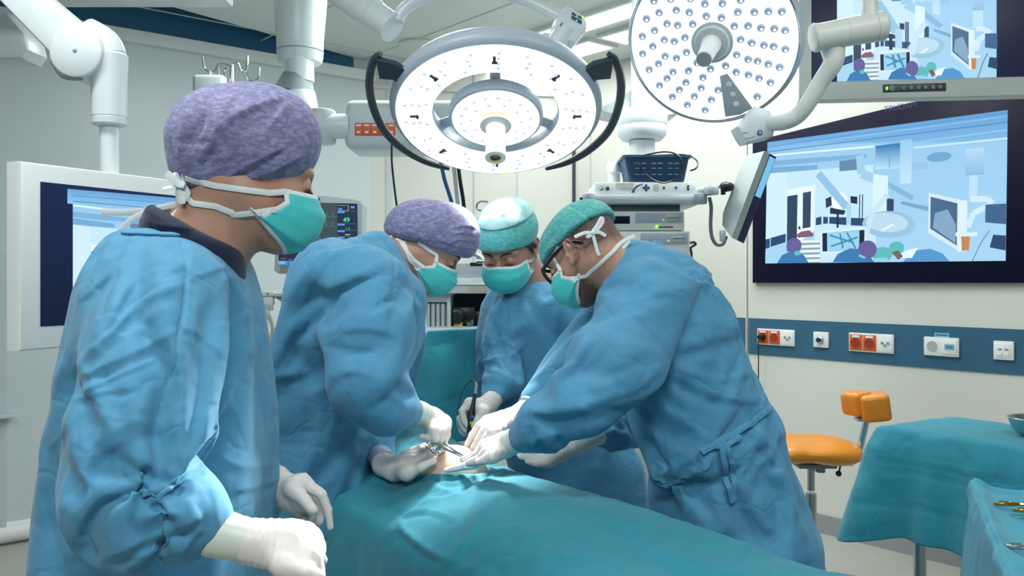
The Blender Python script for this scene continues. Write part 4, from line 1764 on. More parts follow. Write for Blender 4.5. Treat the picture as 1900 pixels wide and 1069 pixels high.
    hand(o, 'glove', (1040, 836, 2.2), [[(1003, 838, 2.19, .012), (985, 838, 2.185, .0095), (973, 841, 2.185, .0085), (963, 844, 2.185, .0072)],
                                        [(1003, 846, 2.185, .012), (988, 848, 2.18, .0095), (976, 848, 2.18, .0085), (966, 847, 2.18, .0072)],
                                        [(1004, 836, 2.22, .011), (988, 836, 2.22, .009), (976, 840, 2.22, .008)],
                                        [(1006, 836, 2.25, .010), (992, 838, 2.25, .008), (982, 842, 2.25, .0075)],
                                        [(1016, 856, 2.18, .013), (998, 860, 2.17, .0105), (979, 856, 2.17, .008)]],
         palm=[(1022, 845, 2.2, .026)], cuff=(1068, 825, 2.22, .0285), label='left hand in a white glove resting on the drape edge', wr=.026)
    cuff_part(o, P(1056, 829, 2.21), P(1106, 803, 2.26), .0275, .0335)
    return o


# ================================================= D: surgeon on the right
def person_d():
    R = np.array(frame((-.62, .45, -.62)))
    hc = P(1081, 465, 2.08)
    pr, w = head_prims(hc, R, .95, ears=(1,))
    pr.append(Cone(w((-.04, 0, -.045)), P(1178, 520, 2.06), .060, .070).set(.035))
    pr += low_body(P(1178, 520, 2.06), P(1255, 640, 2.02), P(1345, 860, 2.04), [(.66, 1.98, 0), (.62, 2.2, 0)])
    o, tb, vsb, qb = body('person in blue gown, green cap and dark glasses leaning in from the right', pr, .0029)
    G = chain([C(1178, 505, 2.05, 62), C(1226, 562, 2.03, 104), C(1252, 640, 2.02, 117), C(1286, 740, 2.02, 120), C(1332, 840, 2.02, 122),
               C(1348, 940, 2.02, 136), C(1366, 1040, 2.02, 152), C(1380, 1200, 2.02, 164), C(1385, 1400, 2.04, 172)], .03)
    G += chain([C(1196, 560, 1.92, 84), C(1136, 668, 1.84, 76), C(1076, 740, 1.82, 60), C(1010, 788, 1.86, 49), C(974, 808, 1.9, 33)], .022)
    G += chain([C(1130, 570, 2.22, 50), C(1040, 700, 2.26, 44), C(992, 745, 2.22, 28)], .02)
    G += chain([C(1218, 464, 2.14, 22), C(1298, 530, 2.16, 28), C(1344, 600, 2.16, 30), C(1364, 655, 2.14, 28)], .01)
    G.append(Cone(P(1232, 880, 1.9), P(1300, 850, 1.88), .045, .05).set(.04))
    st = [('c', 3, 2.5, [(1165, 580), (1211, 625), (1240, 648)]),
          ('s', 9, 14, [(1243, 655), (1290, 640), (1330, 625), (1380, 622)]), ('v', 8, 12, [(1250, 668), (1310, 650), (1385, 645)]),
          ('s', 8, 12, [(1240, 690), (1290, 715), (1340, 738), (1425, 748)]), ('v', 7, 9, [(1240, 704), (1300, 738), (1370, 760)]),
          ('s', 7, 10, [(1245, 682), (1331, 706), (1410, 690)]), ('v', 6, 8, [(1260, 660), (1320, 690), (1370, 700)]),
          ('s', 12, 14, [(965, 768), (1051, 760), (1120, 742), (1188, 717), (1240, 664)]), ('v', 7, 12, [(1000, 790), (1080, 775), (1150, 745)]),
          ('s', 7, 10, [(1046, 700), (1075, 660), (1095, 628)]), ('r', 6, 8, [(1056, 692), (1080, 655), (1108, 610)]),
          ('v', 6, 9, [(1075, 700), (1120, 660), (1150, 600)]), ('v', 6, 8, [(1105, 702), (1150, 690), (1200, 660)]), ('s', 6, 9, [(1085, 725), (1130, 715), (1180, 690)]),
          ('v', 8, 6, [(1058, 796), (1040, 808), (1036, 824)]), ('s', 8, 7, [(985, 826), (1010, 812), (1050, 806)]), ('v', 8, 6, [(985, 790), (995, 812), (1010, 836)]),
          ('v', 6, 6, [(1000, 766), (1005, 790)]), ('r', 5, 6, [(1020, 800), (1030, 825)]),
          ('r', 9, 11, [(1345, 815), (1372, 870), (1400, 930), (1440, 1005)]), ('v', 10, 10, [(1340, 860), (1370, 930), (1400, 1010)]),
          ('r', 8, 10, [(1300, 860), (1340, 940), (1372, 1010)]), ('v', 8, 10, [(1385, 800), (1420, 870), (1465, 1000)]), ('r', 9, 9, [(1405, 790), (1445, 870), (1500, 1010)]),
          ('v', 9, 8, [(1420, 770), (1465, 870), (1515, 1010)]), ('s', 7, 9, [(1200, 748), (1262, 776), (1325, 828)]), ('v', 7, 9, [(1195, 760), (1250, 792), (1310, 836)]),
          ('s', 10, 12, [(1325, 840), (1290, 876), (1246, 908), (1205, 880)]), ('v', 9, 10, [(1200, 890), (1246, 920), (1300, 890)]),
          ('v', 5, 6, [(1190, 500), (1240, 520), (1300, 570)]), ('s', 5, 9, [(1175, 560), (1230, 545), (1290, 560)]), ('v', 5, 6, [(1250, 530), (1290, 580), (1320, 600)]),
          ('s', 8, 8, [(1385, 640), (1345, 566), (1290, 505), (1222, 452)]), ('v', 8, 6, [(1215, 462), (1280, 515), (1335, 575), (1370, 640)]),
          ('r', 6, 8, [(1390, 640), (1420, 700), (1432, 750)]), ('s', 6, 9, [(1270, 600), (1320, 600), (1370, 612)]), ('v', 5, 8, [(1215, 700), (1240, 740), (1300, 780)])]
    g, tg, _, _ = gown(o, G, st, .014, 31, pins=[(P(970, 810, 1.9), .06), (P(1165, 470, 2.05), .11), (P(990, 747, 2.22), .05)])
    # waist tie
    straps(g, 'waist_tie', [tg], [([(1300, 842), (1330, 822), (1360, 806), (1400, 780), (1428, 756)], .014), ([(1338, 824), (1342, 860), (1350, 905), (1356, 932)], .013),
                                  ([(1345, 822), (1358, 860), (1362, 895), (1358, 930)], .012), ([(1325, 832), (1345, 812), (1370, 812), (1345, 830)], .012)],
           label='blue waist tie with hanging ends', mtl=M_GOWN, off=.007, thick=.003)
    Cp = [Ell(w((-.002, 0, .036)), (.104, .080, .072), R).set(.02), Ell(w((-.042, 0, .036)), (.073, .078, .061), R).set(.03)]
    a, b_ = P(998, 502, 2.08), P(1125, 432, 2.08)
    Lv = Vector(R[:, 1])
    n_ = (b_ - a).cross(Lv)
    n_ = n_ if n_.z > 0 else -n_
    f = Vector(R[:, 0])
    Cp.append(Half(w((0, 0, .026)), Vector(R[:, 2]) - f * .03).set(.006))
    cst = [('s', 3, 5, [(1010, 470), (1050, 440), (1100, 425)]), ('c', 2.5, 3, [(1050, 378), (1078, 395), (1110, 420)]), ('v', 2, 4, [(1000, 480), (1030, 430), (1060, 390)])]
    c, tc_ = cap(o, Cp, cst, .0036, M_GREEN, 'green crepe scrub cap tied at the back', seed=12)
    mk, tm, Gd = build_mask(o, w, bulge=1.0, seed=14, back=.010, chin=.88)
    T = [tb, tc_, tm, tg]
    straps(mk, 'tie_strap', T, [[Vector(Gd[0][-1]), (1029, 478), (1036, 456)], [Vector(Gd[26][-1]), (1085, 513), (1110, 492), (1138, 466), (1150, 452)]], .009)
    b = MB()
    kn = P(1100, 432, 1.985)
    d = 1.985
    for pts in ([(1098, 432), (1108, 418), (1116, 404), (1118, 412), (1108, 426), (1100, 434)], [(1098, 432), (1092, 438), (1090, 440), (1100, 434)],
                [(1099, 432), (1104, 450), (1108, 465), (1112, 474)], [(1100, 433), (1085, 432), (1066, 440)], [(1100, 432), (1112, 431), (1124, 438)]):
        b.ribbon([P(x, y, d) for x, y in pts], V(-.2, -1, .1), .008, .0015, 4)
    b.ball(kn, (.006, .005, .006))
    d = 2.0
    for pts in ([(1142, 462), (1136, 474), (1142, 480), (1146, 470), (1142, 462)], [(1142, 462), (1156, 448), (1172, 440), (1178, 438)], [(1144, 464), (1158, 458), (1168, 446)]):
        b.ribbon([P(x, y, d) for x, y in pts], V(-.2, -1, .1), .009, .0015, 4)
    b.build('tie_knot', M_TRIM, mk, 'white tie bows')
    # glasses
    b = MB()
    L = Vector(R[:, 1])
    b.tube([w((-.012, .079, .012)), w((.03, .081, .012)), w((.09, .072, .008))], [.0028, .004, .0046], 8, 4)
    b.tube([w((-.012, .079, .012)), w((-.03, .076, .004)), w((-.045, .072, -.012))], [.0022, .003, .0030], 8, 4)
    for y in (-1, 1):
        b.tube([w((.100, y * .012, .012)), w((.102, y * .034, .016)), w((.094, y * .064, .010)), w((.095, y * .066, -.008)), w((.102, y * .046, -.022)), w((.106, y * .02, -.02)), w((.102, y * .011, -.004)), w((.100, y * .012, .012))], .0042, 8, 3)
    b.tube([w((.101, -.012, .008)), w((.110, 0, .011)), w((.101, .012, .008))], .0028, 8, 3)
    b.tube([w((-.012, -.079, .012)), w((.03, -.081, .012)), w((.094, -.07, .008))], [.0028, .004, .0046], 8, 4)
    gl = b.build('eyeglasses', M_BLACK, o, 'dark framed glasses')
    eyes(o, w, (1,))
    lashes(o, w, (1,))
    brows(o, w, (1,))
    # stubble beard and nape hair: thin shells that follow the head
    N = normals(vsb, qb)
    Ri = R.T
    loc = (vsb - np.array(hc)) @ R
    jit = .006 * vnoise(vsb / .007, 3) + .004 * vnoise(vsb / .002, 4)
    lz, lx, ly = loc[:, 2] + jit, loc[:, 0] + jit, loc[:, 1]
    bd = np.clip((-.040 - lz) / .03, 0, 1) * np.clip((lx + .004) / .02, 0, 1) * np.clip((.10 - lx) / .02, 0, 1) * np.clip((.15 + lz) / .03, 0, 1)
    bd = np.maximum(bd, 1.0 * np.clip((-.012 - lx) / .02, 0, 1) * np.clip((lz + .058) / .03, 0, 1) * (np.linalg.norm(loc, axis=1) < .13))
    at = o.data.color_attributes.new('stubble', 'FLOAT_COLOR', 'POINT')
    at.data.foreach_set('color', np.repeat(np.clip(bd * 1.5, 0, 1.5)[:, None], 4, 1).astype(np.float32).ravel())
    ms = M_SKIN.copy()
    ms.name = 'skin_stubble'
    nt = ms.node_tree
    pb = nt.nodes['Principled BSDF']
    src = pb.inputs['Base Color'].links[0].from_socket
    vc = nt.nodes.new('ShaderNodeVertexColor')
    vc.layer_name = 'stubble'
    nz = nt.nodes.new('ShaderNodeTexNoise')
    nz.inputs['Scale'].default_value = 420
    ml = nt.nodes.new('ShaderNodeMath')
    ml.operation = 'MULTIPLY'
    nt.links.new(vc.outputs['Color'], ml.inputs[0])
    nt.links.new(nz.outputs['Fac'], ml.inputs[1])
    mx = nt.nodes.new('ShaderNodeMix')
    mx.data_type = 'RGBA'
    nt.links.new(ml.outputs[0], mx.inputs[0])
    nt.links.new(src, mx.inputs[6])
    mx.inputs[7].default_value = lin((18, 12, 10))
    nt.links.new(mx.outputs[2], pb.inputs['Base Color'])
    o.data.materials[0] = ms
    for nm, msk, mt, lab in ():
        keep = msk[qb].all(1)
        q2 = qb[keep]
        u, inv = np.unique(q2, return_inverse=True)
        v2 = vsb[u] + N[u] * .0012
        ob = link(nm, mesh_np(nm, v2, inv.reshape(-1, 4), mt), o, lab)
        solid(ob, .0016, -1)
    hand(o, 'glove', (950, 778, 2.16), [[(905, 782, 2.13, .012), (889, 790, 2.115, .0098), (876, 808, 2.11, .0088), (867, 826, 2.11, .0075)],
                                        [(907, 790, 2.10, .012), (896, 803, 2.085, .0098), (886, 818, 2.08, .0088), (878, 830, 2.08, .0075)],
                                        [(912, 796, 2.08, .0115), (903, 812, 2.065, .0095), (893, 826, 2.06, .0085), (886, 838, 2.06, .0075)],
                                        [(918, 802, 2.06, .011), (910, 818, 2.05, .009), (902, 832, 2.045, .008)],
                                        [(930, 774, 2.17, .012), (912, 776, 2.19, .010), (896, 788, 2.19, .008)]],
         palm=[(924, 786, 2.12, .027)], cuff=(975, 762, 2.19, .028), label='right hand in a brightly lit white glove', wr=.026)
    hand(o, 'glove', (938, 825, 1.94), [[(905, 826, 1.96, .012), (888, 838, 1.975, .0095), (873, 848, 1.985, .0085), (858, 853, 1.99, .0075)],
                                        [(904, 834, 1.935, .012), (886, 844, 1.945, .0095), (874, 852, 1.955, .0085), (864, 856, 1.96, .0072)],
                                        [(908, 842, 1.915, .0115), (892, 850, 1.92, .0095), (880, 856, 1.93, .0085), (868, 859, 1.935, .007)],
                                        [(914, 848, 1.895, .0105), (900, 854, 1.9, .0088), (886, 858, 1.91, .0075)],
                                        [(918, 822, 1.98, .0125), (902, 824, 2.0, .010), (886, 834, 2.01, .008)]],
         palm=[(920, 834, 1.935, .026)], cuff=(958, 817, 1.92, .028), label='left hand in a shaded white glove steadying the wound edge', wr=.027)
    cuff_part(o, P(944, 822, 1.93), P(970, 812, 1.905), .0275, .031)
    b = MB()
    b.lathe(P(992, 742, 2.22), P(975, 760, 2.19) - P(992, 742, 2.22), [(0, .030), (.012, .032), (.022, .029), (.032, .030)], 24)
    b.build('knit_cuff', mat('knit_white', (196, 204, 226), .85), g, 'white knitted sleeve cuff')
    return o
# ---------------------------------------------------------------- pictures shown on screens
def emit_attr(name, strength):
    if name in MATS:
        return MATS[name]
    m = bpy.data.materials.new(name)
    m.use_nodes = True
    nt = m.node_tree
    b = nt.nodes['Principled BSDF']
    a = nt.nodes.new('ShaderNodeVertexColor')
    a.layer_name = 'Col'
    b.inputs['Base Color'].default_value = (.01, .01, .012, 1)
    b.inputs['Roughness'].default_value = .25
    b.inputs['Specular IOR Level'].default_value = .2
    nt.links.new(a.outputs['Color'], b.inputs['Emission Color'])
    b.inputs['Emission Strength'].default_value = strength
    MATS[name] = m
    return m


class Picture:
    """flat coloured shapes in the u,v of a screen; later shapes lie a hair in front"""

    def __init__(self, tl, tr, br, bl, sub=10):
        self.q = [Vector(p) for p in (tl, tr, br, bl)]
        n = (self.q[1] - self.q[0]).cross(self.q[3] - self.q[0]).normalized()
        if n.dot(Vector((0, 0, CAMZ)) - self.q[0]) < 0:
            n = -n
        self.n = n
        self.vs, self.fs, self.cs = [], [], []
        self.lay = 0

    def at(self, u, v):
        a = self.q[0].lerp(self.q[1], u)
        b = self.q[3].lerp(self.q[2], u)
        return a.lerp(b, v) + self.n * (.0004 + .00003 * self.lay)

    def poly(self, pts, col, cols=None):
        """pts clipped to the screen"""
        P_ = [(x, y, *(cols[i] if cols else col)) for i, (x, y) in enumerate(pts)]
        for ax, lim, sg in ((0, 0, 1), (0, 1, -1), (1, 0, 1), (1, 1, -1)):
            out = []
            for i in range(len(P_)):
                a, b = P_[i], P_[(i + 1) % len(P_)]
                ia, ib = (a[ax] - lim) * sg >= 0, (b[ax] - lim) * sg >= 0
                if ia:
                    out.append(a)
                if ia != ib:
                    t = (lim - a[ax]) / (b[ax] - a[ax])
                    out.append(tuple(p + (r - p) * t for p, r in zip(a, b)))
            P_ = out
            if len(P_) < 3:
                return
        i0 = len(self.vs)
        for p in P_:
            self.vs.append(self.at(p[0], p[1]))
            self.cs.append(lin(p[2:5]))
        self.fs.append(list(range(i0, i0 + len(P_))))
        self.lay += 1

    def rect(self, x0, y0, x1, y1, col, col2=None):
        self.poly([(x0, y0), (x1, y0), (x1, y1), (x0, y1)], col, None if col2 is None else [col, col, col2, col2])

    def disc(self, x, y, rx, ry, col, n=18, rot=0, a0=0, a1=2 * PI):
        c, s = math.cos(rot), math.sin(rot)
        pts = []
        for i in range(n):
            t = a0 + (a1 - a0) * i / (n if abs(a1 - a0 - 2 * PI) < 1e-6 else n - 1)
            dx, dy = rx * math.cos(t), ry * math.sin(t)
            pts.append((x + dx * c - dy * s, y + dx * s + dy * c))
        self.poly(pts, col)

    def line(self, pts, w, col, asp=1.7):
        for a, b in zip(pts, pts[1:]):
            dx, dy = (b[0] - a[0]) * asp, b[1] - a[1]
            L = math.hypot(dx, dy) or 1
            nx, ny = -dy / L * w / 2 / asp, dx / L * w / 2
            self.poly([(a[0] + nx, a[1] + ny), (b[0] + nx, b[1] + ny), (b[0] - nx, b[1] - ny), (a[0] - nx, a[1] - ny)], col)

    def text(self, s, u, v, h, col, asp=1.7, bold=0.0):
        cu = bpy.data.curves.new('t', 'FONT')
        cu.body = s
        cu.size = 1.0
        cu.offset = bold
        ob = bpy.data.objects.new('t', cu)
        COL.objects.link(ob)
        dg = bpy.context.evaluated_depsgraph_get()
        me = bpy.data.meshes.new_from_object(ob.evaluated_get(dg))
        for f in me.polygons:
            pts = [me.vertices[i].co for i in f.vertices]
            i0 = len(self.vs)
            for p in pts:
                self.vs.append(self.at(u + p.x * h / asp * 1.35, v - p.y * h * 1.35))
                self.cs.append(lin(col))
            self.fs.append(list(range(i0, i0 + len(pts))))
        self.lay += 1
        bpy.data.objects.remove(ob)
        bpy.data.curves.remove(cu)
        bpy.data.meshes.remove(me)

    def build(self, name, parent, strength=1.0, label=None, mname=None):
        me = bpy.data.meshes.new(name)
        me.from_pydata([tuple(v) for v in self.vs], [], self.fs)
        at = me.color_attributes.new('Col', 'FLOAT_COLOR', 'POINT')
        at.data.foreach_set('color', np.array(self.cs, np.float32).ravel())
        me.materials.append(emit_attr(mname or 'screen_picture', strength))
        me.update()
        return link(name, me, parent, label)


def or_view(pc, u0=0.0, u1=1.0, v0=0.0, v1=1.0):
    """live view of the operating room, traced in a 1285 x 640 picture"""
    def T(x, y):
        yt = 270 - .136 * (x - 245)
        yb = 915 - .017 * (x - 232)
        return (u0 + (u1 - u0) * (x - 240) / 1285, v0 + (v1 - v0) * (y - yt) / (yb - yt))

    def po(pts, c, cs=None):
        pc.poly([T(*p) for p in pts], c, cs)

    def ln(pts, w, c):
        pc.line([T(*p) for p in pts], w * (v1 - v0) / 640, c, 2.0 * (u1 - u0) / max(v1 - v0, .01))

    def ds(x, y, rx, ry, c, **k):
        u, v = T(x, y)
        pc.disc(u, v, rx / 1285 * (u1 - u0), ry / 640 * (v1 - v0), c, **k)
    SK, PL, MID, DK = (96, 158, 212), (206, 236, 250), (158, 206, 238), (38, 72, 112)
    pc.rect(u0, v0, u1, v1, (150, 200, 236), (166, 212, 240))
    po([(200, 270), (1600, 60), (1600, 250), (1090, 300), (890, 275), (200, 340)], SK, [(104, 164, 214), (90, 150, 206), (120, 180, 226), (150, 200, 236), (160, 208, 240), (140, 196, 236)])
    for a, b, w, c in (((240, 305), (1530, 128), 7, (126, 186, 230)), ((240, 322), (1530, 160), 4, (70, 126, 186)), ((240, 342), (880, 283), 9, (222, 244, 255)),
                       ((240, 296), (1530, 110), 3, (80, 138, 194)), ((1090, 290), (1530, 246), 10, (196, 228, 248)), ((1090, 262), (1530, 200), 5, (150, 200, 236))):
        ln([a, b], w, c)
    po([(240, 372), (840, 322), (840, 345), (240, 400)], (124, 176, 216))
    po([(240, 405), (560, 385), (560, 408), (240, 436)], (118, 170, 214))
    po([(240, 436), (375, 428), (375, 760), (240, 790)], PL)
    po([(375, 428), (880, 380), (880, 760), (375, 700)], (196, 230, 248))
    po([(690, 362), (830, 345), (830, 405), (690, 418)], (96, 136, 172))
    po([(890, 280), (1020, 264), (1020, 400), (890, 405)], (60, 138, 198), [(40, 116, 180), (40, 116, 180), (170, 220, 246), (190, 228, 248)])
    ln([(965, 310), (965, 395)], 5, (120, 160, 190))
    po([(375, 520), (548, 490), (548, 735), (380, 850)], (226, 244, 252))
    po([(376, 555), (441, 545), (441, 838), (380, 850)], (42, 66, 92))
    po([(474, 535), (524, 526), (524, 718), (476, 726)], (44, 70, 98))
    ds(456, 722, 7, 9, (34, 60, 90))
    for q in ([(235, 788), (268, 781), (268, 830), (235, 838)], [(274, 778), (370, 755), (370, 800), (274, 826)], [(556, 668), (590, 660), (590, 702), (556, 708)],
              [(600, 662), (628, 662), (628, 698), (600, 700)], [(636, 662), (745, 664), (745, 706), (636, 698)], [(757, 666), (850, 668), (850, 710), (757, 706)]):
        po(q, DK)
    po([(550, 720), (900, 715), (900, 900), (550, 905)], (200, 230, 246))
    # studio lamp on its stand
    ln([(685, 590), (685, 720)], 12, (24, 40, 60))
    ds(690, 575, 48, 42, (238, 250, 255))
    po([(612, 565), (645, 552), (650, 600), (615, 615)], (40, 58, 78))
    po([(640, 612), (730, 628), (720, 650), (640, 645)], (30, 46, 66))
    po([(755, 550), (795, 552), (795, 592), (758, 586)], (30, 46, 66))
    # booms and columns
    ln([(566, 430), (735, 610)], 40, (146, 194, 226))
    ln([(748, 590), (748, 706)], 26, (170, 212, 236))
    for x in (808, 824):
        ln([(x, 540), (x, 670)], 6, (46, 74, 104))
    po([(1020, 250), (1082, 244), (1080, 480), (1022, 482)], (170, 212, 240), [(150, 200, 234)] * 2 + [(196, 228, 246)] * 2)
    ln([(805, 330), (815, 430), (950, 480)], 44, (160, 204, 232))
    ln([(950, 480), (1090, 560)], 24, (130, 180, 216))
    po([(880, 430), (960, 440), (960, 640), (880, 640)], (214, 240, 252))
    po([(1030, 575), (1168, 605), (1168, 630), (1030, 592)], (120, 166, 200))
    ds(1215, 340, 60, 22, (112, 164, 206))
    po([(1082, 368), (1160, 372), (1160, 405), (1082, 408)], (150, 196, 228))
    po([(1340, 300), (1425, 292), (1425, 435), (1340, 440)], (152, 198, 232), [(180, 216, 242)] * 2 + [(136, 186, 226)] * 2)
    ln([(1378, 440), (1378, 560)], 38, (186, 222, 244))
    po([(955, 560), (992, 565), (992, 660), (955, 640)], (40, 70, 104))
    # operating lamp seen from behind
    ds(965, 700, 145, 62, (150, 194, 220), rot=.45)
    ds(955, 690, 118, 44, (186, 218, 236), rot=.45)
    ln([(850, 750), (880, 640), (960, 540)], 26, (196, 226, 242))
    ln([(930, 735), (990, 700)], 8, (236, 248, 255))
    # monitor with x ray
    po([(1168, 530), (1320, 568), (1320, 845), (1168, 745)], (206, 230, 244))
    po([(1178, 552), (1306, 588), (1306, 812), (1178, 722)], (70, 104, 140))
    po([(1200, 640), (1260, 620), (1300, 700), (1300, 800), (1190, 716)], (130, 166, 196))
    po([(1310, 572), (1352, 572), (1352, 842), (1310, 845)], (218, 238, 248))
    ln([(1355, 715), (1380, 640), (1466, 590), (1440, 565), (1365, 565)], 26, (206, 232, 246))
    po([(1300, 742), (1400, 742), (1400, 762), (1300, 764)], (216, 236, 246))
    po([(1326, 764), (1366, 764), (1362, 838), (1330, 840)], (198, 132, 86))
    po([(1434, 595), (1530, 590), (1530, 700), (1434, 690)], (60, 100, 142))
    po([(1470, 755), (1530, 760), (1530, 840), (1455, 822)], (44, 70, 104))
    ln([(1455, 730), (1420, 790), (1378, 895)], 4, (90, 130, 160))
    # monitor in the middle showing the same view
    po([(585, 738), (845, 712), (845, 850), (590, 862)], (214, 236, 248))
    po([(597, 750), (838, 730), (838, 838), (600, 848)], (20, 34, 62))
    po([(625, 748), (810, 734), (810, 838), (628, 846)], (150, 210, 240))
    for a, b in (((640, 760), (780, 800)), ((700, 750), (720, 830)), ((650, 820), (800, 770)), ((740, 744), (790, 830))):
        ln([a, b], 9, (70, 140, 176))
    # shelves, cloth, people
    for y in (790, 816, 842, 868, 893):
        po([(468, y), (585, y - 4), (585, y + 10), (468, y + 14)], (232, 240, 236))
        po([(468, y + 14), (585, y + 10), (585, y + 20), (468, y + 24)], (130, 160, 176))
    po([(437, 762), (470, 742), (520, 735), (545, 755), (540, 768), (450, 775)], (128, 92, 108))
    BL, PU, GR = (58, 122, 178), (98, 96, 152), (92, 186, 186)
    po([(318, 915), (350, 870), (400, 850), (450, 852), (490, 870), (522, 915)], BL)
    ds(425, 818, 48, 40, PU)
    po([(425, 850), (465, 843), (465, 866), (435, 872)], (86, 190, 196))
    po([(660, 905), (690, 860), (760, 830), (830, 835), (900, 905)], BL)
    ds(935, 862, 55, 36, GR)
    po([(890, 905), (900, 880), (960, 880), (980, 905)], (150, 206, 226))
    ds(855, 836, 52, 44, PU)
    po([(812, 860), (850, 878), (840, 886), (808, 872)], (120, 206, 206))
    po([(1040, 905), (1100, 840), (1180, 830), (1240, 855), (1280, 905)], (84, 150, 206))
    po([(1010, 880), (1060, 840), (1120, 824), (1090, 880)], (226, 244, 250))
    ds(1010, 826, 40, 30, GR)
    po([(985, 850), (1020, 840), (1045, 872), (1020, 890)], (120, 96, 88))


def wall_screen():
    off = .05
    Rq = lambda x, y, o=off: RWp(x, y, o)
    tl, tr, br, bl = Rq(1396, 262), Rq(1935, 130), Rq(1935, 525), Rq(1396, 525)
    t = thing('wall_screen', 'large black glass wall screen showing a live view of the operation', 'screen', (bl + br) / 2)
    mb = MB()
    mb.prism([tl, tr, br, bl], NR, .03, .004)
    mb.build('glass_panel', M_GLOSSBLK, t)
    pc = Picture(Rq(1424, 264, off + .001), Rq(1870, 204, off + .001), Rq(1866, 484, off + .001), Rq(1420, 489, off + .001))
    or_view(pc)
    pc.build('live_picture', t, 1.0, 'glowing blue picture of the operating room')
    # dim maker's mark above the picture
    a, b = Rq(1640, 208, off + .0006), Rq(1690, 200, off + .0006)
    mb = MB()
    letters(mb, 'TRUDAM', a, (b - a).normalized(), V(0, 0, 1), .028)
    mb.build('lettering', mat('dim_blue_print', (46, 50, 92), .4), t)


def letters(mb, s, o, ux, uz, h, n=None, bold=0.0, align='LEFT'):
    cu = bpy.data.curves.new('t', 'FONT')
    cu.body = s
    cu.size = 1.0
    cu.offset = bold
    cu.align_x = align
    ob = bpy.data.objects.new('t', cu)
    COL.objects.link(ob)
    dg = bpy.context.evaluated_depsgraph_get()
    me = bpy.data.meshes.new_from_object(ob.evaluated_get(dg))
    o, ux, uz = Vector(o), Vector(ux), Vector(uz)
    vs = [mb.bm.verts.new(o + ux * (v.co.x * h * 1.4) + uz * (v.co.y * h * 1.4)) for v in me.vertices]
    for f in me.polygons:
        try:
            q = mb.bm.faces.new([vs[i] for i in f.vertices])
            q.material_index = mb.mi
        except ValueError:
            pass
    bpy.data.objects.remove(ob)
    bpy.data.curves.remove(cu)
    bpy.data.meshes.remove(me)


def slab_of(quad, back, mats, bevel=.006):
    """monitor body: front quad (tl,tr,br,bl) extruded by vector back"""
    mb = MB()
    q = [Vector(p) for p in quad]
    n = (q[1] - q[0]).cross(q[3] - q[0]).normalized()
    if n.dot(Vector(back)) > 0:
        n = -n
    mb.prism(q, n, Vector(back).length, bevel)
    return mb


def inset(quad, u0, v0, u1, v1, off=0.0):
    q = [Vector(p) for p in quad]
    n = (q[1] - q[0]).cross(q[3] - q[0]).normalized()
    if n.dot(Vector((0, 0, CAMZ)) - q[0]) < 0:
        n = -n
    f = lambda u, v: q[0].lerp(q[1], u).lerp(q[3].lerp(q[2], u), v) + n * off
    return [f(u0, v0), f(u1, v0), f(u1, v1), f(u0, v1)]


def upper_monitor():
    # hangs in front of the right wall, picture continues above the frame
    bl, br = P(1481, 187, 3.05), P(1955, 176, 2.86)
    h = V(0, 0, .47)
    q = [bl + h, br + h, br, bl]
    bk = V(.25, .97, 0).normalized() * .06
    t = thing('ceiling_monitor', 'pale framed hanging monitor with black side bars above the wall screen', 'monitor', (bl + br) / 2)
    slab_of(q, bk, None, .012).build('housing', M_CREAM, t)
    sq = inset(q, .055, .04, .97, .865, .001)
    pc = Picture(*sq)
    pc.rect(0, 0, 1, 1, (14, 22, 48), (16, 26, 54))
    or_view(pc, .115, .80, .0, 1.0)
    pc.build('live_picture', t, .95, 'glowing picture between black side bars')
    cs = inset(q, .345, .895, .595, .955, .001)
    mb = MB()
    mb.prism(cs, (Vector(cs[1]) - Vector(cs[0])).cross(Vector(cs[0]) - Vector(cs[3])), .003, .001)
    cp = mb.build('button_panel', mat('panel_dark_green', (58, 68, 66), .4), t, 'dark button strip')
    for i, u in enumerate((.15, .33, .45, .565, .68, .795, .905)):
        mb = MB()
        c = inset(cs, u, .5, u, .5, .003)[0]
        mb.ball(c, (.011 if i == 0 else .0075, .004, .011 if i == 0 else .0075))
        mb.build('button', mat('grey_button', (150, 156, 152), .4), cp)
    mb = MB()
    c = inset(cs, .065, .5, .065, .5, .003)[0]
    mb.ball(c, (.004, .002, .006))
    mb.build('indicator', M_GREENLED, cp, 'green power light')
    mb = MB()
    c = (q[0] + q[1]) / 2 + bk * .7
    mb.cyl(c - V(0, 0, .2), Vector((c.x, c.y, CEIL)), .03)
    mb.build('ceiling_tube', M_WHITE, t)


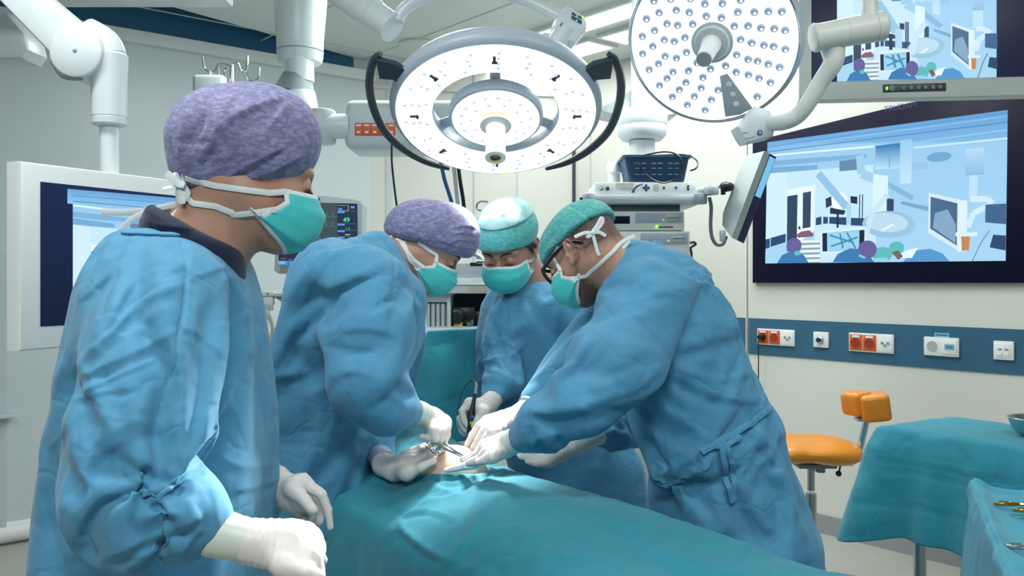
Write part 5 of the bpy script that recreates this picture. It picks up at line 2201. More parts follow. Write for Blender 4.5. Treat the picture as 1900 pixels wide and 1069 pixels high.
def left_monitor():
    a = P(38, 298, 1.74)
    b0 = P(48, 652, 1.74)
    dirv = Vector((.255, .49, 0)) / 1.0
    bot = Vector((a.x, a.y, b0.z))
    q = [a, a + dirv, bot + dirv, bot]
    bk = V(-.89, .46, 0).normalized() * .045
    t = thing('medical_monitor', 'white framed monitor on a ceiling arm behind the standing nurse', 'monitor', (q[2] + q[3]) / 2)
    slab_of(q, bk, None, .010).build('housing', M_WHITE2, t)
    sq = inset(q, .075, .10, .93, .875, .001)
    pc = Picture(*sq)
    pc.rect(0, 0, 1, 1, (16, 34, 76), (12, 20, 44))
    or_view(pc, .155, 1.02, .04, .985)
    pc.build('live_picture', t, .95, 'glowing picture beside a dark blue bar')
    # arm above it
    d = 2.0
    arm = thing('monitor_arm', 'jointed white ceiling arm with a round hinge carrying the left monitor', 'support arm', P(203, 330, d))
    mb = MB()
    mb.cyl(P(203, 225, d), P(203, 400, d), 17 * d / FOC, n=28)
    mb.build('pole', M_WHITE, arm)
    mb = MB()
    s = d / FOC
    mb.lathe(P(203, 234, d), (0, 0, 1), [(0, 26 * s), (.004, 30 * s), (14 * s, 31 * s), (15 * s, 30 * s), (16.5 * s, 30 * s), (17 * s, 31 * s), (86 * s, 31 * s), (130 * s, 33 * s), (140 * s, 25 * s)], 36)
    mb.tube([P(203, 106, d), P(192, 82, d), P(160, 60, d)], [31 * s, 31 * s, 28 * s], 32, 4)
    mb.build('knuckle', M_WHITE, arm)
    mb = MB()
    c = P(139, 94, d - .055)
    mb.lathe(c, (0, 1, 0), [(0, 44 * s), (.003, 47 * s), (.05, 48 * s), (.10, 47 * s)], 40)
    mb.mi = 1
    mb.ball(c, (.005, .002, .005))
    mb.build('hinge', [M_WHITE, M_GREY], arm)
    mb = MB()
    ps = [P(-70, -95, d), P(92, 94, d), P(118, 135, d), P(150, 52, d), P(30, -90, d)]
    mb.prism([P(-120, -120, d - .035), P(92, 100, d - .035), P(112, 132, d - .035), P(165, 65, d - .035), P(150, 45, d - .035), P(60, -30, d - .035), P(-20, -140, d - .035)], (0, -1, 0), .075, .014)
    mb.build('boom', M_WHITE, arm)
    mb = MB()
    mb.tube([P(100, 112, d - .04), P(120, 138, d - .04), P(152, 143, d - .04)], [.010, .011, .008], 10)
    mb.build('hinge_rim', M_GREY, arm)
    mb = MB()
    top = P(-90, -130, d)
    mb.cyl(top, (top.x, top.y, CEIL), .06)
    mb.build('ceiling_mount', M_WHITE, arm)
    # underside of the lamp head at the upper left border
    mb = MB()
    mb.prism([P(-60, 30, 2.9), P(10, 20, 2.9), P(45, 60, 2.9), P(52, 92, 2.9), P(40, 108, 2.9), P(-60, 110, 2.9)], (0, -1, 0), .12, .02)
    o = mb.build('ceiling_boom', M_WHITE)
    tag(o, 'rounded pale boom end at the upper left edge behind the arm', 'support arm')


def text_pic(pc, s, u, v, h, col, asp, bold=0):
    pc.text(s, u, v, h, col, asp, bold)


def patient_monitor():
    d = 3.3
    q = [P(512, 362, d), P(670, 375, d), P(668, 512, d), P(516, 508, d)]
    t = thing('patient_monitor', 'patient monitor with green heart trace numbers behind the bending assistant', 'monitor', P(590, 512, d))
    mb = MB()
    s = d / FOC
    mb.prism([P(516, 366, d), P(530, 362, d), P(600, 363, d), P(655, 370, d), P(667, 373, d), P(673, 380, d), P(669, 508, d), P(660, 513, d), P(516, 508, d), P(508, 502, d)], (0, -1, 0), .10, .006)
    mb.build('housing', mat('monitor_shell', (190, 206, 206), .4), t)
    mb = MB()
    mb.prism([P(518, 376, d - .004), P(663, 379, d - .004), P(664, 504, d - .004), P(519, 505, d - .004)], (0, -1, 0), .006, .002)
    mb.build('bezel', mat('monitor_bezel_grey', (150, 164, 162), .5), t)
    mb = MB()
    mb.ball(P(591, 370, d - .004), (.006, .003, .006))
    mb.build('sensor', M_DGREY, t)
    pc = Picture(P(517, 374, d - .006), P(663, 378, d - .006), P(663, 491, d - .006), P(517, 491, d - .006))
    asp = 1.27

    def X(x):
        return (x - 107) / (1027 - 107)

    def Y(y):
        return (y - 155) / (888 - 155)

    def R(x0, y0, x1, y1, c, c2=None):
        pc.rect(X(x0), Y(y0), X(x1), Y(y1), c, c2)
    pc.rect(0, 0, 1, 1, (48, 66, 78), (40, 56, 74))
    R(107, 155, 335, 690, (40, 84, 138), (44, 82, 140))
    R(340, 155, 790, 690, (62, 80, 84), (58, 78, 82))
    R(797, 155, 1027, 690, (36, 50, 66))
    R(107, 690, 1027, 845, (34, 44, 66))
    for x in (340, 570):
        R(x - 3, 690, x + 2, 845, (52, 92, 160))
    R(107, 845, 1027, 888, (90, 150, 236))
    R(112, 848, 180, 886, (90, 190, 250))
    for i in range(1, 8):
        R(107 + i * 80 + 10, 858, 107 + i * 80 + 60, 868, (50, 96, 176))
        R(107 + i * 80 + 14, 873, 107 + i * 80 + 54, 879, (50, 96, 176))
    for y in (250, 398, 478, 555, 632):
        R(797, y, 880, y + 22, (96, 150, 232))
        R(797, y - 2, 1027, y + 2, (70, 120, 190))
    for x in (107, 340, 572):
        R(x, 692, x + 75, 712, (104, 158, 240))
    R(804, 178, 926, 184, (150, 160, 190))
    R(804, 240, 926, 246, (150, 160, 190))
    R(920, 178, 927, 246, (150, 160, 190))
    R(806, 214, 850, 234, (90, 150, 230))
    R(950, 188, 996, 212, (90, 150, 230))
    for y, c in ((320, (80, 112, 104)), (433, (80, 112, 104))):
        pts = []
        x = 430
        while x < 785:
            pts += [(x, y), (x + 8, y - 60), (x + 14, y + 6), (x + 40, y - 4), (x + 60, y)]
            x += 76
        pc.line([(X(a), Y(b)) for a, b in pts], .011, c, asp)
        pc.poly([(X(410), Y(y - 24)), (X(460), Y(y - 8)), (X(412), Y(y + 6))], (80, 160, 220))
    R(345, 608, 790, 616, (84, 110, 130))
    R(345, 395, 390, 410, (66, 112, 160))
    R(345, 470, 378, 486, (66, 112, 160))
    R(402, 480, 412, 516, (80, 120, 150))
    R(545, 574, 605, 588, (70, 130, 190))
    for y in (495, 525, 552, 580, 636, 664):
        R(276, y, 330, y + 9, (84, 130, 186))
        R(180, y, 216, y + 9, (70, 116, 172))
    pc.text('49', X(862), Y(380), .082, (64, 226, 176), asp, .012)
    pc.text('1.3', X(888), Y(474), .044, (64, 210, 170), asp, .012)
    R(886, 524, 944, 536, (196, 190, 130))
    pc.text('60', X(812), Y(622), .045, (200, 216, 240), asp, .02)
    pc.text('0', X(888), Y(622), .045, (200, 216, 240), asp, .02)
    R(930, 560, 1020, 572, (84, 130, 190))
    pc.text('--- / ---', X(122), Y(775), .055, (128, 110, 110), asp)
    R(132, 812, 198, 828, (130, 80, 70))
    R(226, 822, 270, 834, (80, 120, 180))
    R(590, 776, 636, 786, (180, 200, 226))
    R(654, 776, 700, 786, (180, 200, 226))
    R(596, 744, 628, 754, (80, 130, 190))
    pc.build('display', t, 1.0, 'lit display with 49 in green')
# ---------------------------------------------------------------- surgical lamps
M_LAMPFACE = mat('lamp_face_lit', (255, 255, 255), .4, emit=(255, 254, 252), estr=3.5)
M_LAMPFACE2 = mat('lamp_face_lit_soft', (255, 255, 255), .4, emit=(250, 252, 255), estr=1.8)
M_LED = mat('led_lens', (176, 182, 192), .15, emit=(225, 230, 240), estr=.55, coat=.5)
M_LED2 = mat('led_lens_blue', (146, 168, 192), .08, emit=(150, 176, 206), estr=.22, coat=.8)
M_RIM = mat('lamp_rim_grey', (186, 198, 208), .35)


def copies(base, n_parent, mats_list):
    """linked copies of a part at the given 4x4 matrices"""
    out = []
    for M in mats_list:
        c = base.copy()
        COL.objects.link(c)
        c.parent = n_parent
        c.matrix_parent_inverse = Matrix.Identity(4)
        c.matrix_basis = Matrix.Translation(-Vector(n_parent.location)) @ M
        out.append(c)
    return out


def led_array(name, parent, m, spots, n, r, h, glow=None):
    """one lens mesh reused; spots are world points, n the facing direction"""
    mb = MB()
    mb.lathe((0, 0, 0), (0, 0, 1), [(-.002, r), (0, r), (h * .5, r * .86), (h * .85, r * .5), (h, r * .15)], 14)
    if glow:
        mb.mi = 1
        mb.ball((.0015, -.002, h * .72), (r * .34, r * .34, h * .42), None, 10)
    o = mb.build(name, [m, glow] if glow else m, None, None)
    o.location = (0, 0, 0)
    me = o.data
    if glow:
        c0 = min(v.co.z for v in me.vertices)
        me.transform(Matrix.Translation((0, 0, -.002 - c0)))
    bpy.data.objects.remove(o)
    R = Vector(n).to_track_quat('Z', 'Y').to_matrix().to_4x4()
    for p in spots:
        c = bpy.data.objects.new(name, me)
        COL.objects.link(c)
        c.parent = parent
        c.matrix_basis = Matrix.Translation(Vector(p) - Vector(parent.location)) @ R


def ring_prof(mb, c, ax, prof, n=72, ux=None):
    mb.lathe(c, ax, prof + [prof[0]], n, cap=False, ux=ux)


def emblem(t, p, ux, uz, r):
    """small round blue maker's badge"""
    mb = MB()
    n = Vector(ux).cross(Vector(uz))
    if n.dot(Vector((0, 0, CAMZ)) - Vector(p)) < 0:
        n = -n
    p = Vector(p)
    mb.lathe(p, n, [(-.001, r), (.0012, r)], 20)
    mb.mi = 1
    mb.tube([p + n * .0014 + Vector(ux) * r * a + Vector(uz) * r * b for a, b in ((.1, .7), (-.25, .1), (.0, -.45), (.4, -.2), (.3, .2), (-.1, .1))], r * .13, 6)
    return mb.build('badge', [mat('badge_blue', (30, 84, 140), .4), M_WHITE2], t, 'round blue badge')


def lamp_ring():
    n = V(0, -.47, -.88).normalized()
    u = V(1, 0, 0)
    w = V(0, .88, -.47).normalized()      # downwards in the picture
    c = P(920, 214, 2.6)
    t = thing('surgical_lamp', 'big lit ring shaped operating lamp with dark side rails above the table', 'operating lamp', c)
    A = lambda r, a, s=0.0: c + (u * math.cos(a) + w * math.sin(a)) * r + n * s
    mb = MB()
    ring_prof(mb, c, -n, [(0, .300), (.004, .311), (.018, .320), (.040, .320), (.062, .306), (.075, .275), (.075, .225), (.060, .200), (.030, .189), (.004, .188), (0, .194)], 80)
    mb.build('ring_housing', M_RIM, t)
    mb = MB()
    ring_prof(mb, c, n, [(.0015, .192), (.0015, .300), (-.004, .300), (-.004, .192)], 80)
    mb.build('ring_lens', M_LAMPFACE, t, 'glowing white ring lens', angle=30)
    c2 = c + n * .012 - w * .0 + w * .005
    mb = MB()
    mb.lathe(c2, -n, [(0, .131), (.002, .139), (.012, .143), (.035, .141), (.055, .120), (.060, .02)], 64)
    mb.build('centre_housing', M_RIM, t)
    mb = MB()
    mb.lathe(c2, n, [(-.002, .131), (.0015, .131), (.0018, .001)], 64)
    mb.build('centre_lens', M_LAMPFACE, t, 'glowing white centre lens')
    for a in (-PI / 2, PI * .17, PI * .83):
        mb = MB()
        d = u * math.cos(a) + w * math.sin(a)
        mb.tube([c - n * .045 + d * .11, c - n * .048 + d * .21], .016, 12, 0)
        mb.build('spoke', M_RIM, t)
    rnd = random.Random(2)
    spots = []
    for r, k in ((.213, 14), (.232, 18), (.252, 18), (.274, 22)):
        for i in range(k):
            spots.append(A(r, 2 * PI * (i + .5 * (k % 4) / 2) / k + .05, .002))
    led_array('led_lens', t, M_LED, spots, n, .0072, .006)
    spots = [c2 + (u * math.cos(a) + w * math.sin(a)) * r + n * .002 for r, k in ((.075, 10), (.105, 18)) for a in [2 * PI * i / k + r * 9 for i in range(k)]]
    led_array('led_lens', t, M_LED, spots, n, .0072, .006)
    for i in range(8):
        a = -PI / 2 + i * PI / 4
        mb = MB()
        e = u * math.cos(a) + w * math.sin(a)
        f = n.cross(e)
        Rm = Matrix((e, f, n)).transposed()
        mb.box(A(.246, a, .004), (.026, .009, .006), Rm, .001)
        mb.box(A(.236, a, .006), (.008, .016, .006), Rm, .001)
        mb.build('lens_clip', M_DGREY, t)
    # sterile handle
    mb = MB()
    mb.lathe(c2, n, [(.002, .048), (.012, .050), (.020, .050), (.026, .047), (.030, .033), (.034, .030)], 40)
    mb.build('handle_collar', M_WHITE2, t)
    mb = MB()
    ring_prof(mb, c2, n, [(.0125, .0505), (.0165, .0505), (.0165, .049), (.0125, .049)], 40)
    mb.build('collar_band', mat('amber_band', (240, 190, 40), .4), t, 'amber band')
    mb = MB()
    mb.lathe(c2, n, [(.03, .031), (.05, .028), (.10, .029), (.135, .032), (.142, .031), (.142, .019), (.130, .017)], 36)
    g = mb.build('handle', M_WHITE2, t)
    mb = MB()
    ring_prof(mb, c2, n, [(.1425, .019), (.1425, .0155), (.136, .0155), (.136, .019)], 30)
    mb.build('camera_bezel', mat('amber_band', (240, 190, 40), .4), g)
    mb = MB()
    mb.lathe(c2, n, [(.130, .016), (.138, .0155), (.139, .001)], 24)
    mb.build('camera_window', M_DARK, g, 'dark camera window')
    # dark side rails
    for sgn in (-1, 1):
        def Q(x, y):      # from picture offset in lamp plane units (pixels)
            return c + u * (sgn * x * 2.6 / FOC) + w * (y / .63 * 2.6 / FOC) - n * .03
        mb = MB()
        pts = [Q(196, -90), Q(210, -80), Q(224, -50), Q(229, -18), Q(226, 16), Q(216, 46), Q(196, 72), Q(170, 94), Q(138, 112), Q(100, 124)]
        mb.tube(pts, [.0085, .0115, .013, .013, .013, .013, .013, .012, .010, .006], 12, 4)
        mb.build('side_rail', M_DGREY, t, 'dark slate side rail')
        mb = MB()
        mb.prism([Q(204, -88), Q(170, -80), Q(150, -66), Q(158, -40), Q(180, -56), Q(204, -58)], -n, .018, .004)
        mb.build('rail_bracket', M_DGREY, t)
    # yoke: bracket, knuckle, tube, joint
    d = 2.62
    mb = MB()
    mb.prism([P(1008, 58, d), P(1040, 62, d), P(1053, 85, d), P(1052, 98, d), P(1040, 118, d), P(1000, 108, d), P(982, 92, d)], (0, -1, 0), .10, .010)
    mb.build('rim_bracket', M_WHITE, t)
    mb = MB()
    mb.cyl(P(1030, 84, d - .03), P(1052, 52, d - .03), .030, n=28)
    mb.build('swivel', M_WHITE, t)
    mb = MB()
    q = [P(1052, 9, d - .05), P(1084, 30, d - .05), P(1090, 42, d - .05), P(1088, 56, d - .05), P(1068, 79, d - .05), P(1052, 75, d - .05), P(1030, 56, d - .05), P(1029, 40, d - .05), P(1033, 30, d - .05)]
    mb.prism(q, V(.1, -1, 0), .085, .008)
    mb.build('knuckle', M_WHITE, t)
    emblem(t, P(1044, 47, d - .055), V(1, 0, 0), V(0, 0, 1), .0075)
    mb = MB()
    k = d - .0525
    mb.prism([P(1062, 22, k), P(1070, 27, k), P(1068, 30, k), P(1061, 26, k)], (0, -1, 0), .002)
    mb.prism([P(1061, 28, k), P(1080, 39, k), P(1079, 45, k), P(1060, 34, k)], (0, -1, 0), .002)
    mb.prism([P(1073, 28, k), P(1080, 32, k), P(1079, 36, k), P(1072, 31, k)], (0, -1, 0), .002)
    cp = mb.build('control_keys', mat('panel_dark_green', (58, 68, 66), .4), t)
    mb = MB()
    mb.ball(P(1081, 32, k - .002), .0028)
    mb.build('indicator', M_GREENLED, cp, 'green light')
    mb = MB()
    mb.ball(P(1070, 38, k - .002), .0024)
    mb.build('indicator', M_BLUELED, cp, 'blue light')
    mb = MB()
    d2 = 2.7
    mb.tube([P(738, 38, d2), P(746, 22, d2), P(768, 4, d2), P(810, -12, d2), P(870, -18, d2), P(930, -12, d2 - .02), P(985, 4, d2 - .06), P(1040, 32, d - .01)], 11.5 * d2 / FOC, 18, 5)
    mb.build('yoke_tube', M_WHITE, t)
    mb = MB()
    a, b = P(560, -70, d2 + .15), P(728, 52, d2)
    ax = (b - a).normalized()
    L = (b - a).length
    mb.lathe(a, ax, [(0, .052), (L - .165, .052), (L - .16, .049), (L - .155, .049), (L - .15, .052), (L - .085, .050), (L - .083, .046), (L - .006, .045), (L - .004, .048), (L, .047)], 36)
    mb.build('joint', M_WHITE, t)
    mb = MB()
    mb.cyl(a, (a.x, a.y, CEIL), .05)
    mb.build('ceiling_mount', M_WHITE, t)
    return c, n


def lamp_round():
    n = V(-.34, -.78, -.53).normalized()
    c = P(1322, 78, 2.5)
    u = V(1, 0, 0)
    u = (u - n * u.dot(n)).normalized()
    w = n.cross(u)
    if w.z > 0:
        w = -w
    t = thing('surgical_lamp', 'round operating lamp with a field of blue grey lenses at upper right', 'operating lamp', c)
    A = lambda r, a, s=0.0: c + (u * math.cos(a) + w * math.sin(a)) * r + n * s
    mb = MB()
    mb.lathe(c, -n, [(.0, .238), (-.004, .243), (.002, .250), (.02, .254), (.045, .246), (.075, .20), (.09, .1), (.095, .02)], 72)
    mb.build('housing', M_RIM, t)
    mb = MB()
    mb.lathe(c, n, [(-.001, .238), (.0015, .238), (.002, .001)], 72)
    mb.build('face', M_LAMPFACE2, t, 'glowing white face')
    mb = MB()
    mb.torus(c + n * .003, n, .2405, .0032, 80, 8)
    mb.build('bright_rim', M_CHROME, t)
    rnd = random.Random(5)
    wedge = (math.radians(52), math.radians(72))
    seams = [math.radians(60 + 360 / 7 * i + 11) for i in range(7)]
    spots = []
    for r, k in ((.078, 11), (.112, 14), (.143, 18), (.174, 21), (.206, 24)):
        for i in range(k):
            a = 2 * PI * (i + .35 * (r * 100 % 3)) / k
            a = a % (2 * PI)
            if r > .09 and wedge[0] - .07 < a < wedge[1] + .04:
                continue
            spots.append(A(r + rnd.uniform(-.003, .003), a + rnd.uniform(-.012, .012), .002))
    led_array('led_lens', t, M_LED2, spots[:92], n, .0122, .008, M_LAMPFACE)
    mb = MB()
    for a in seams:
        if wedge[0] - .1 < a < wedge[1] + .1:
            continue
        mb.tube([A(.098, a, .002), A(.234, a, .002)], .0014, 6, 0)
    mb.torus(c + n * .002, n, .098, .0015, 60, 6)
    mb.build('face_seams', mat('lamp_seam', (206, 214, 220), .4, emit=(220, 226, 232), estr=.5), t)
    mb = MB()
    mb.prism([A(.103, wedge[0] + .10, .003), A(.103, wedge[1] - .02, .003), A(.232, wedge[1] + .02, .003), A(.236, (wedge[0] + wedge[1]) / 2, .003), A(.232, wedge[0], .003)], n, .003, .0005)
    kp = mb.build('key_panel', mat('lamp_key_panel', (176, 186, 190), .4), t, 'grey wedge shaped key panel')
    am = (wedge[0] + wedge[1]) / 2
    for r in (.135, .168, .200):
        mb = MB()
        mb.lathe(A(r, am, .003), n, [(0, .0085), (.002, .008), (.003, .004)], 18)
        mb.build('key', M_WHITE2, kp)
    # handle
    mb = MB()
    mb.lathe(c, n, [(.0, .060), (.008, .060), (.010, .052), (.018, .050), (.022, .048), (.023, .030)], 40)
    mb.build('handle_collar', M_GREYW, t)
    mb = MB()
    mb.lathe(c, n, [(.02, .030), (.05, .026), (.12, .0225), (.15, .0225), (.152, .020)], 32)
    mb.build('handle', M_WHITE2, t)
    mb = MB()
    mb.lathe(c, n, [(.150, .0205), (.1535, .020), (.154, .001)], 28)
    mb.build('handle_cap', mat('cap_grey', (150, 160, 158), .4), t, 'grey handle end')
    # yoke block with badge
    d = 2.42
    mb = MB()
    mb.prism([P(1402, 196, d), P(1428, 204, d), P(1440, 228, d), P(1436, 252, d), P(1386, 264, d), P(1378, 252, d), P(1369, 234, d), P(1384, 222, d)], (0, -1, 0), .08, .008)
    mb.build('knuckle', M_WHITE, t)
    emblem(t, P(1410, 246, d - .004), V(1, 0, 0), V(0, 0, 1), .0075)
    mb = MB()
    k = d - .001
    mb.prism([P(1378, 246, k), P(1388, 245, k), P(1388, 246.5, k), P(1378, 247.5, k)], (0, -1, 0), .001)
    mb.prism([P(1382, 257, k), P(1402, 253, k), P(1402, 254.5, k), P(1382, 258.5, k)], (0, -1, 0), .001)
    mb.build('small_print', M_TEXTG, t)
    mb = MB()
    r = 15.5 * 2.35 / FOC
    mb.tube([P(1425, 228, d + .03), P(1455, 226, 2.38), P(1480, 214, 2.36), P(1500, 190, 2.34), P(1524, 150, 2.32), P(1545, 118, 2.3), P(1546, 96, 2.3), P(1540, 80, 2.3)], [r, r, r, r, r, r * 1.15, r * 1.35, r * 1.4], 20, 5)
    mb.build('yoke_tube', M_CREAM, t)
    mb = MB()
    s = 2.28 / FOC
    a, b = P(1508, 71, 2.28), P(1642, 47, 2.28)
    ax = b - a
    L = ax.length
    mb.lathe(a, ax, [(-.002, 22 * s), (0, 25 * s), (.006, 27 * s), (.012, 26 * s), (.02, 25 * s), (L * .45, 26 * s), (L * .452, 25.3 * s), (L * .456, 26 * s), (L * .84, 27 * s), (L * .845, 26 * s), (L * .85, 27.5 * s), (L * .97, 27 * s), (L, 22 * s)], 36)
    mb.build('joint', M_CREAM, t)
    mb = MB()
    a = P(1614, 52, 2.28)
    mb.tube([a, P(1614, 10, 2.28), P(1614, -60, 2.28), (P(1614, 0, 2.28).x, 2.28, CEIL)], [18 * s, 14 * s, 14 * s, 14 * s], 20, 3)
    mb.build('drop_tube', M_CREAM, t)
    return c, n


# ---------------------------------------------------------------- ceiling pendants
def pendants():
    d = 3.0
    mb = MB()
    zb = P(0, 15, d).z
    x0, x1 = P(40, 0, d).x, P(434, 0, d).x
    mb.box(((x0 + x1) / 2, d - .21, zb + .07), (x1 - x0, .42, .14), None, .01)
    mb.cyl((x0 + .12, d - .2, zb + .13), (x0 + .12, d - .2, 3.06), .06)
    o = mb.build('pendant_boom', M_WHITE)
    tag(o, 'wide pale ceiling boom slab running across the upper left', 'ceiling boom')
    d = 3.5
    s = d / FOC
    t = thing('ceiling_pendant', 'white ceiling column with grey joint carrying a socket head behind the purple cap', 'ceiling pendant', P(555, 275, d))
    mb = MB()
    mb.lathe(P(557, 120, d + .08), (0, 0, 1), [(0, 34 * s), (.008, 40 * s), (.03, 43 * s), (.10, 44 * s), (.26, 50 * s), (.6, 56 * s)], 40)
    mb.build('column', M_WHITE, t)
    mb = MB()
    mb.torus(P(557, 96, d + .08), V(0, 0, 1), 43.6 * s, .0025, 40, 6)
    mb.build('column_joint_line', M_GREY, t)
    mb = MB()
    mb.cyl(P(556, 100, d + .05), P(556, 152, d + .05), 27 * s, n=32)
    mb.build('neck', M_WHITE, t)
    mb = MB()
    ax = P(546, 172, d) - P(553, 140, d)
    mb.lathe(P(553, 140, d + .05), ax, [(0, 27 * s), (.012, 29 * s), (ax.length, 38 * s), (ax.length + .004, 37 * s)], 36)
    mb.build('joint_cover', mat('joint_grey', (146, 160, 162), .45), t, 'mid grey joint cover')
    mb = MB()
    mb.lathe(P(547, 174, d + .05), V(.12, 0, -1), [(0, 38 * s), (.05, 40 * s), (.085, 38 * s)], 36)
    mb.build('lower_joint', M_WHITE, t)
    mb = MB()
    mb.cyl(P(595, 204, 3.35), P(595, 268, 3.35), 27 * s, n=32, bev=.012)
    mb.build('elbow', M_GREYW, t)
    mb = MB()
    mb.tube([P(540, 235, 3.42), P(600, 235, 3.34), P(650, 234, 3.34)], 22 * s, 24, 0)
    mb.build('arm', M_WHITE, t)
    mb = MB()
    a, b = P(637, 183, 3.3), P(850, 276, 3.3)
    mb.box(((a + b) / 2) + V(0, .13, 0), (b.x - a.x, .26, a.z - b.z), None, .035, 4)
    hd = mb.build('socket_head', mat('pendant_head', (200, 212, 212), .4), t)
    for i in range(5):
        x0 = 658 + i * 15.2
        mb = MB()
        q = [P(x0, 228, 3.295), P(x0 + 14.2, 228, 3.295), P(x0 + 14.2, 251, 3.295), P(x0, 251, 3.295)]
        mb.prism(q, (0, -1, 0), .012, .001)
        mb.mi = 1
        mb.prism([P(x0 + 2, 231, 3.2935), P(x0 + 12, 231, 3.2935), P(x0 + 12, 234, 3.2935), P(x0 + 2, 234, 3.2935)], (0, -1, 0), .002)
        mb.prism([P(x0 + 4, 243, 3.2935), P(x0 + 10, 243, 3.2935), P(x0 + 10, 247, 3.2935), P(x0 + 4, 247, 3.2935)], (0, -1, 0), .002)
        mb.build('outlet', [M_ORANGE, M_WHITE2], hd, 'orange outlet')
    # second pendant
    d = 3.9
    s = d / FOC
    t = thing('ceiling_pendant', 'pale ceiling boom and round column above the equipment shelf', 'ceiling pendant', P(1190, 330, d))
    mb = MB()
    mb.prism([P(1112, 196, d), P(1160, 168, d), P(1190, 140, d), P(1300, 110, d), P(1340, 150, d), P(1250, 214, d), P(1180, 222, d), P(1120, 208, d)], (0, -1, 0), .2, .02)
    mb.build('boom', M_WHITE, t)
    mb = MB()
    mb.tube([P(1118, 196, d - .02), P(1168, 166, d - .02)], .012, 8, 0)
    mb.build('boom_edge', M_WHITE2, t)
    mb = MB()
    z = lambda y: P(0, y, d).z
    o = P(1191, 262, d - .02)
    mb.lathe(o, (0, 0, 1), [(z(262) - o.z, 36 * s), (z(254) - o.z, 44 * s), (z(238) - o.z, 46 * s), (z(236) - o.z, 45 * s), (z(234) - o.z, 46 * s), (z(212) - o.z, 47 * s), (z(208) - o.z, 44 * s)], 40)
    mb.build('bearing', M_WHITE, t)
    mb = MB()
    mb.cyl(P(1191, 262, d - .02), P(1191, 372, d - .02), 24 * s, n=32)
    mb.build('column', M_WHITE, t)
    mb = MB()
    mb.cyl(P(1191, 200, d - .02), (P(1191, 0, d).x, d - .02, CEIL), 20 * s)
    mb.build('ceiling_tube', M_WHITE, t)
    mb = MB()
    a = P(1139, 370, 3.75)
    mb.lathe(a, (0, 0, 1), [(0, .027), (P(0, 322, 3.75).z - a.z, .027), (P(0, 321, 3.75).z - a.z, .032), (P(0, 304, 3.75).z - a.z, .032), (P(0, 302, 3.75).z - a.z, .029)], 28)
    o = mb.build('gas_cylinder_cap', M_WHITE2)
    tag(o, 'small white capped post behind the blue basket', 'post')


def pxbox(mb, x0, y0, x1, y1, d, dep, bevel=.004, rot=None):
    a, b = P(x0, y0, d), P(x1, y1, d)
    c = (a + b) / 2 + V(0, dep / 2, 0)
    mb.box(c, (b.x - a.x, dep, a.z - b.z), rot, bevel)


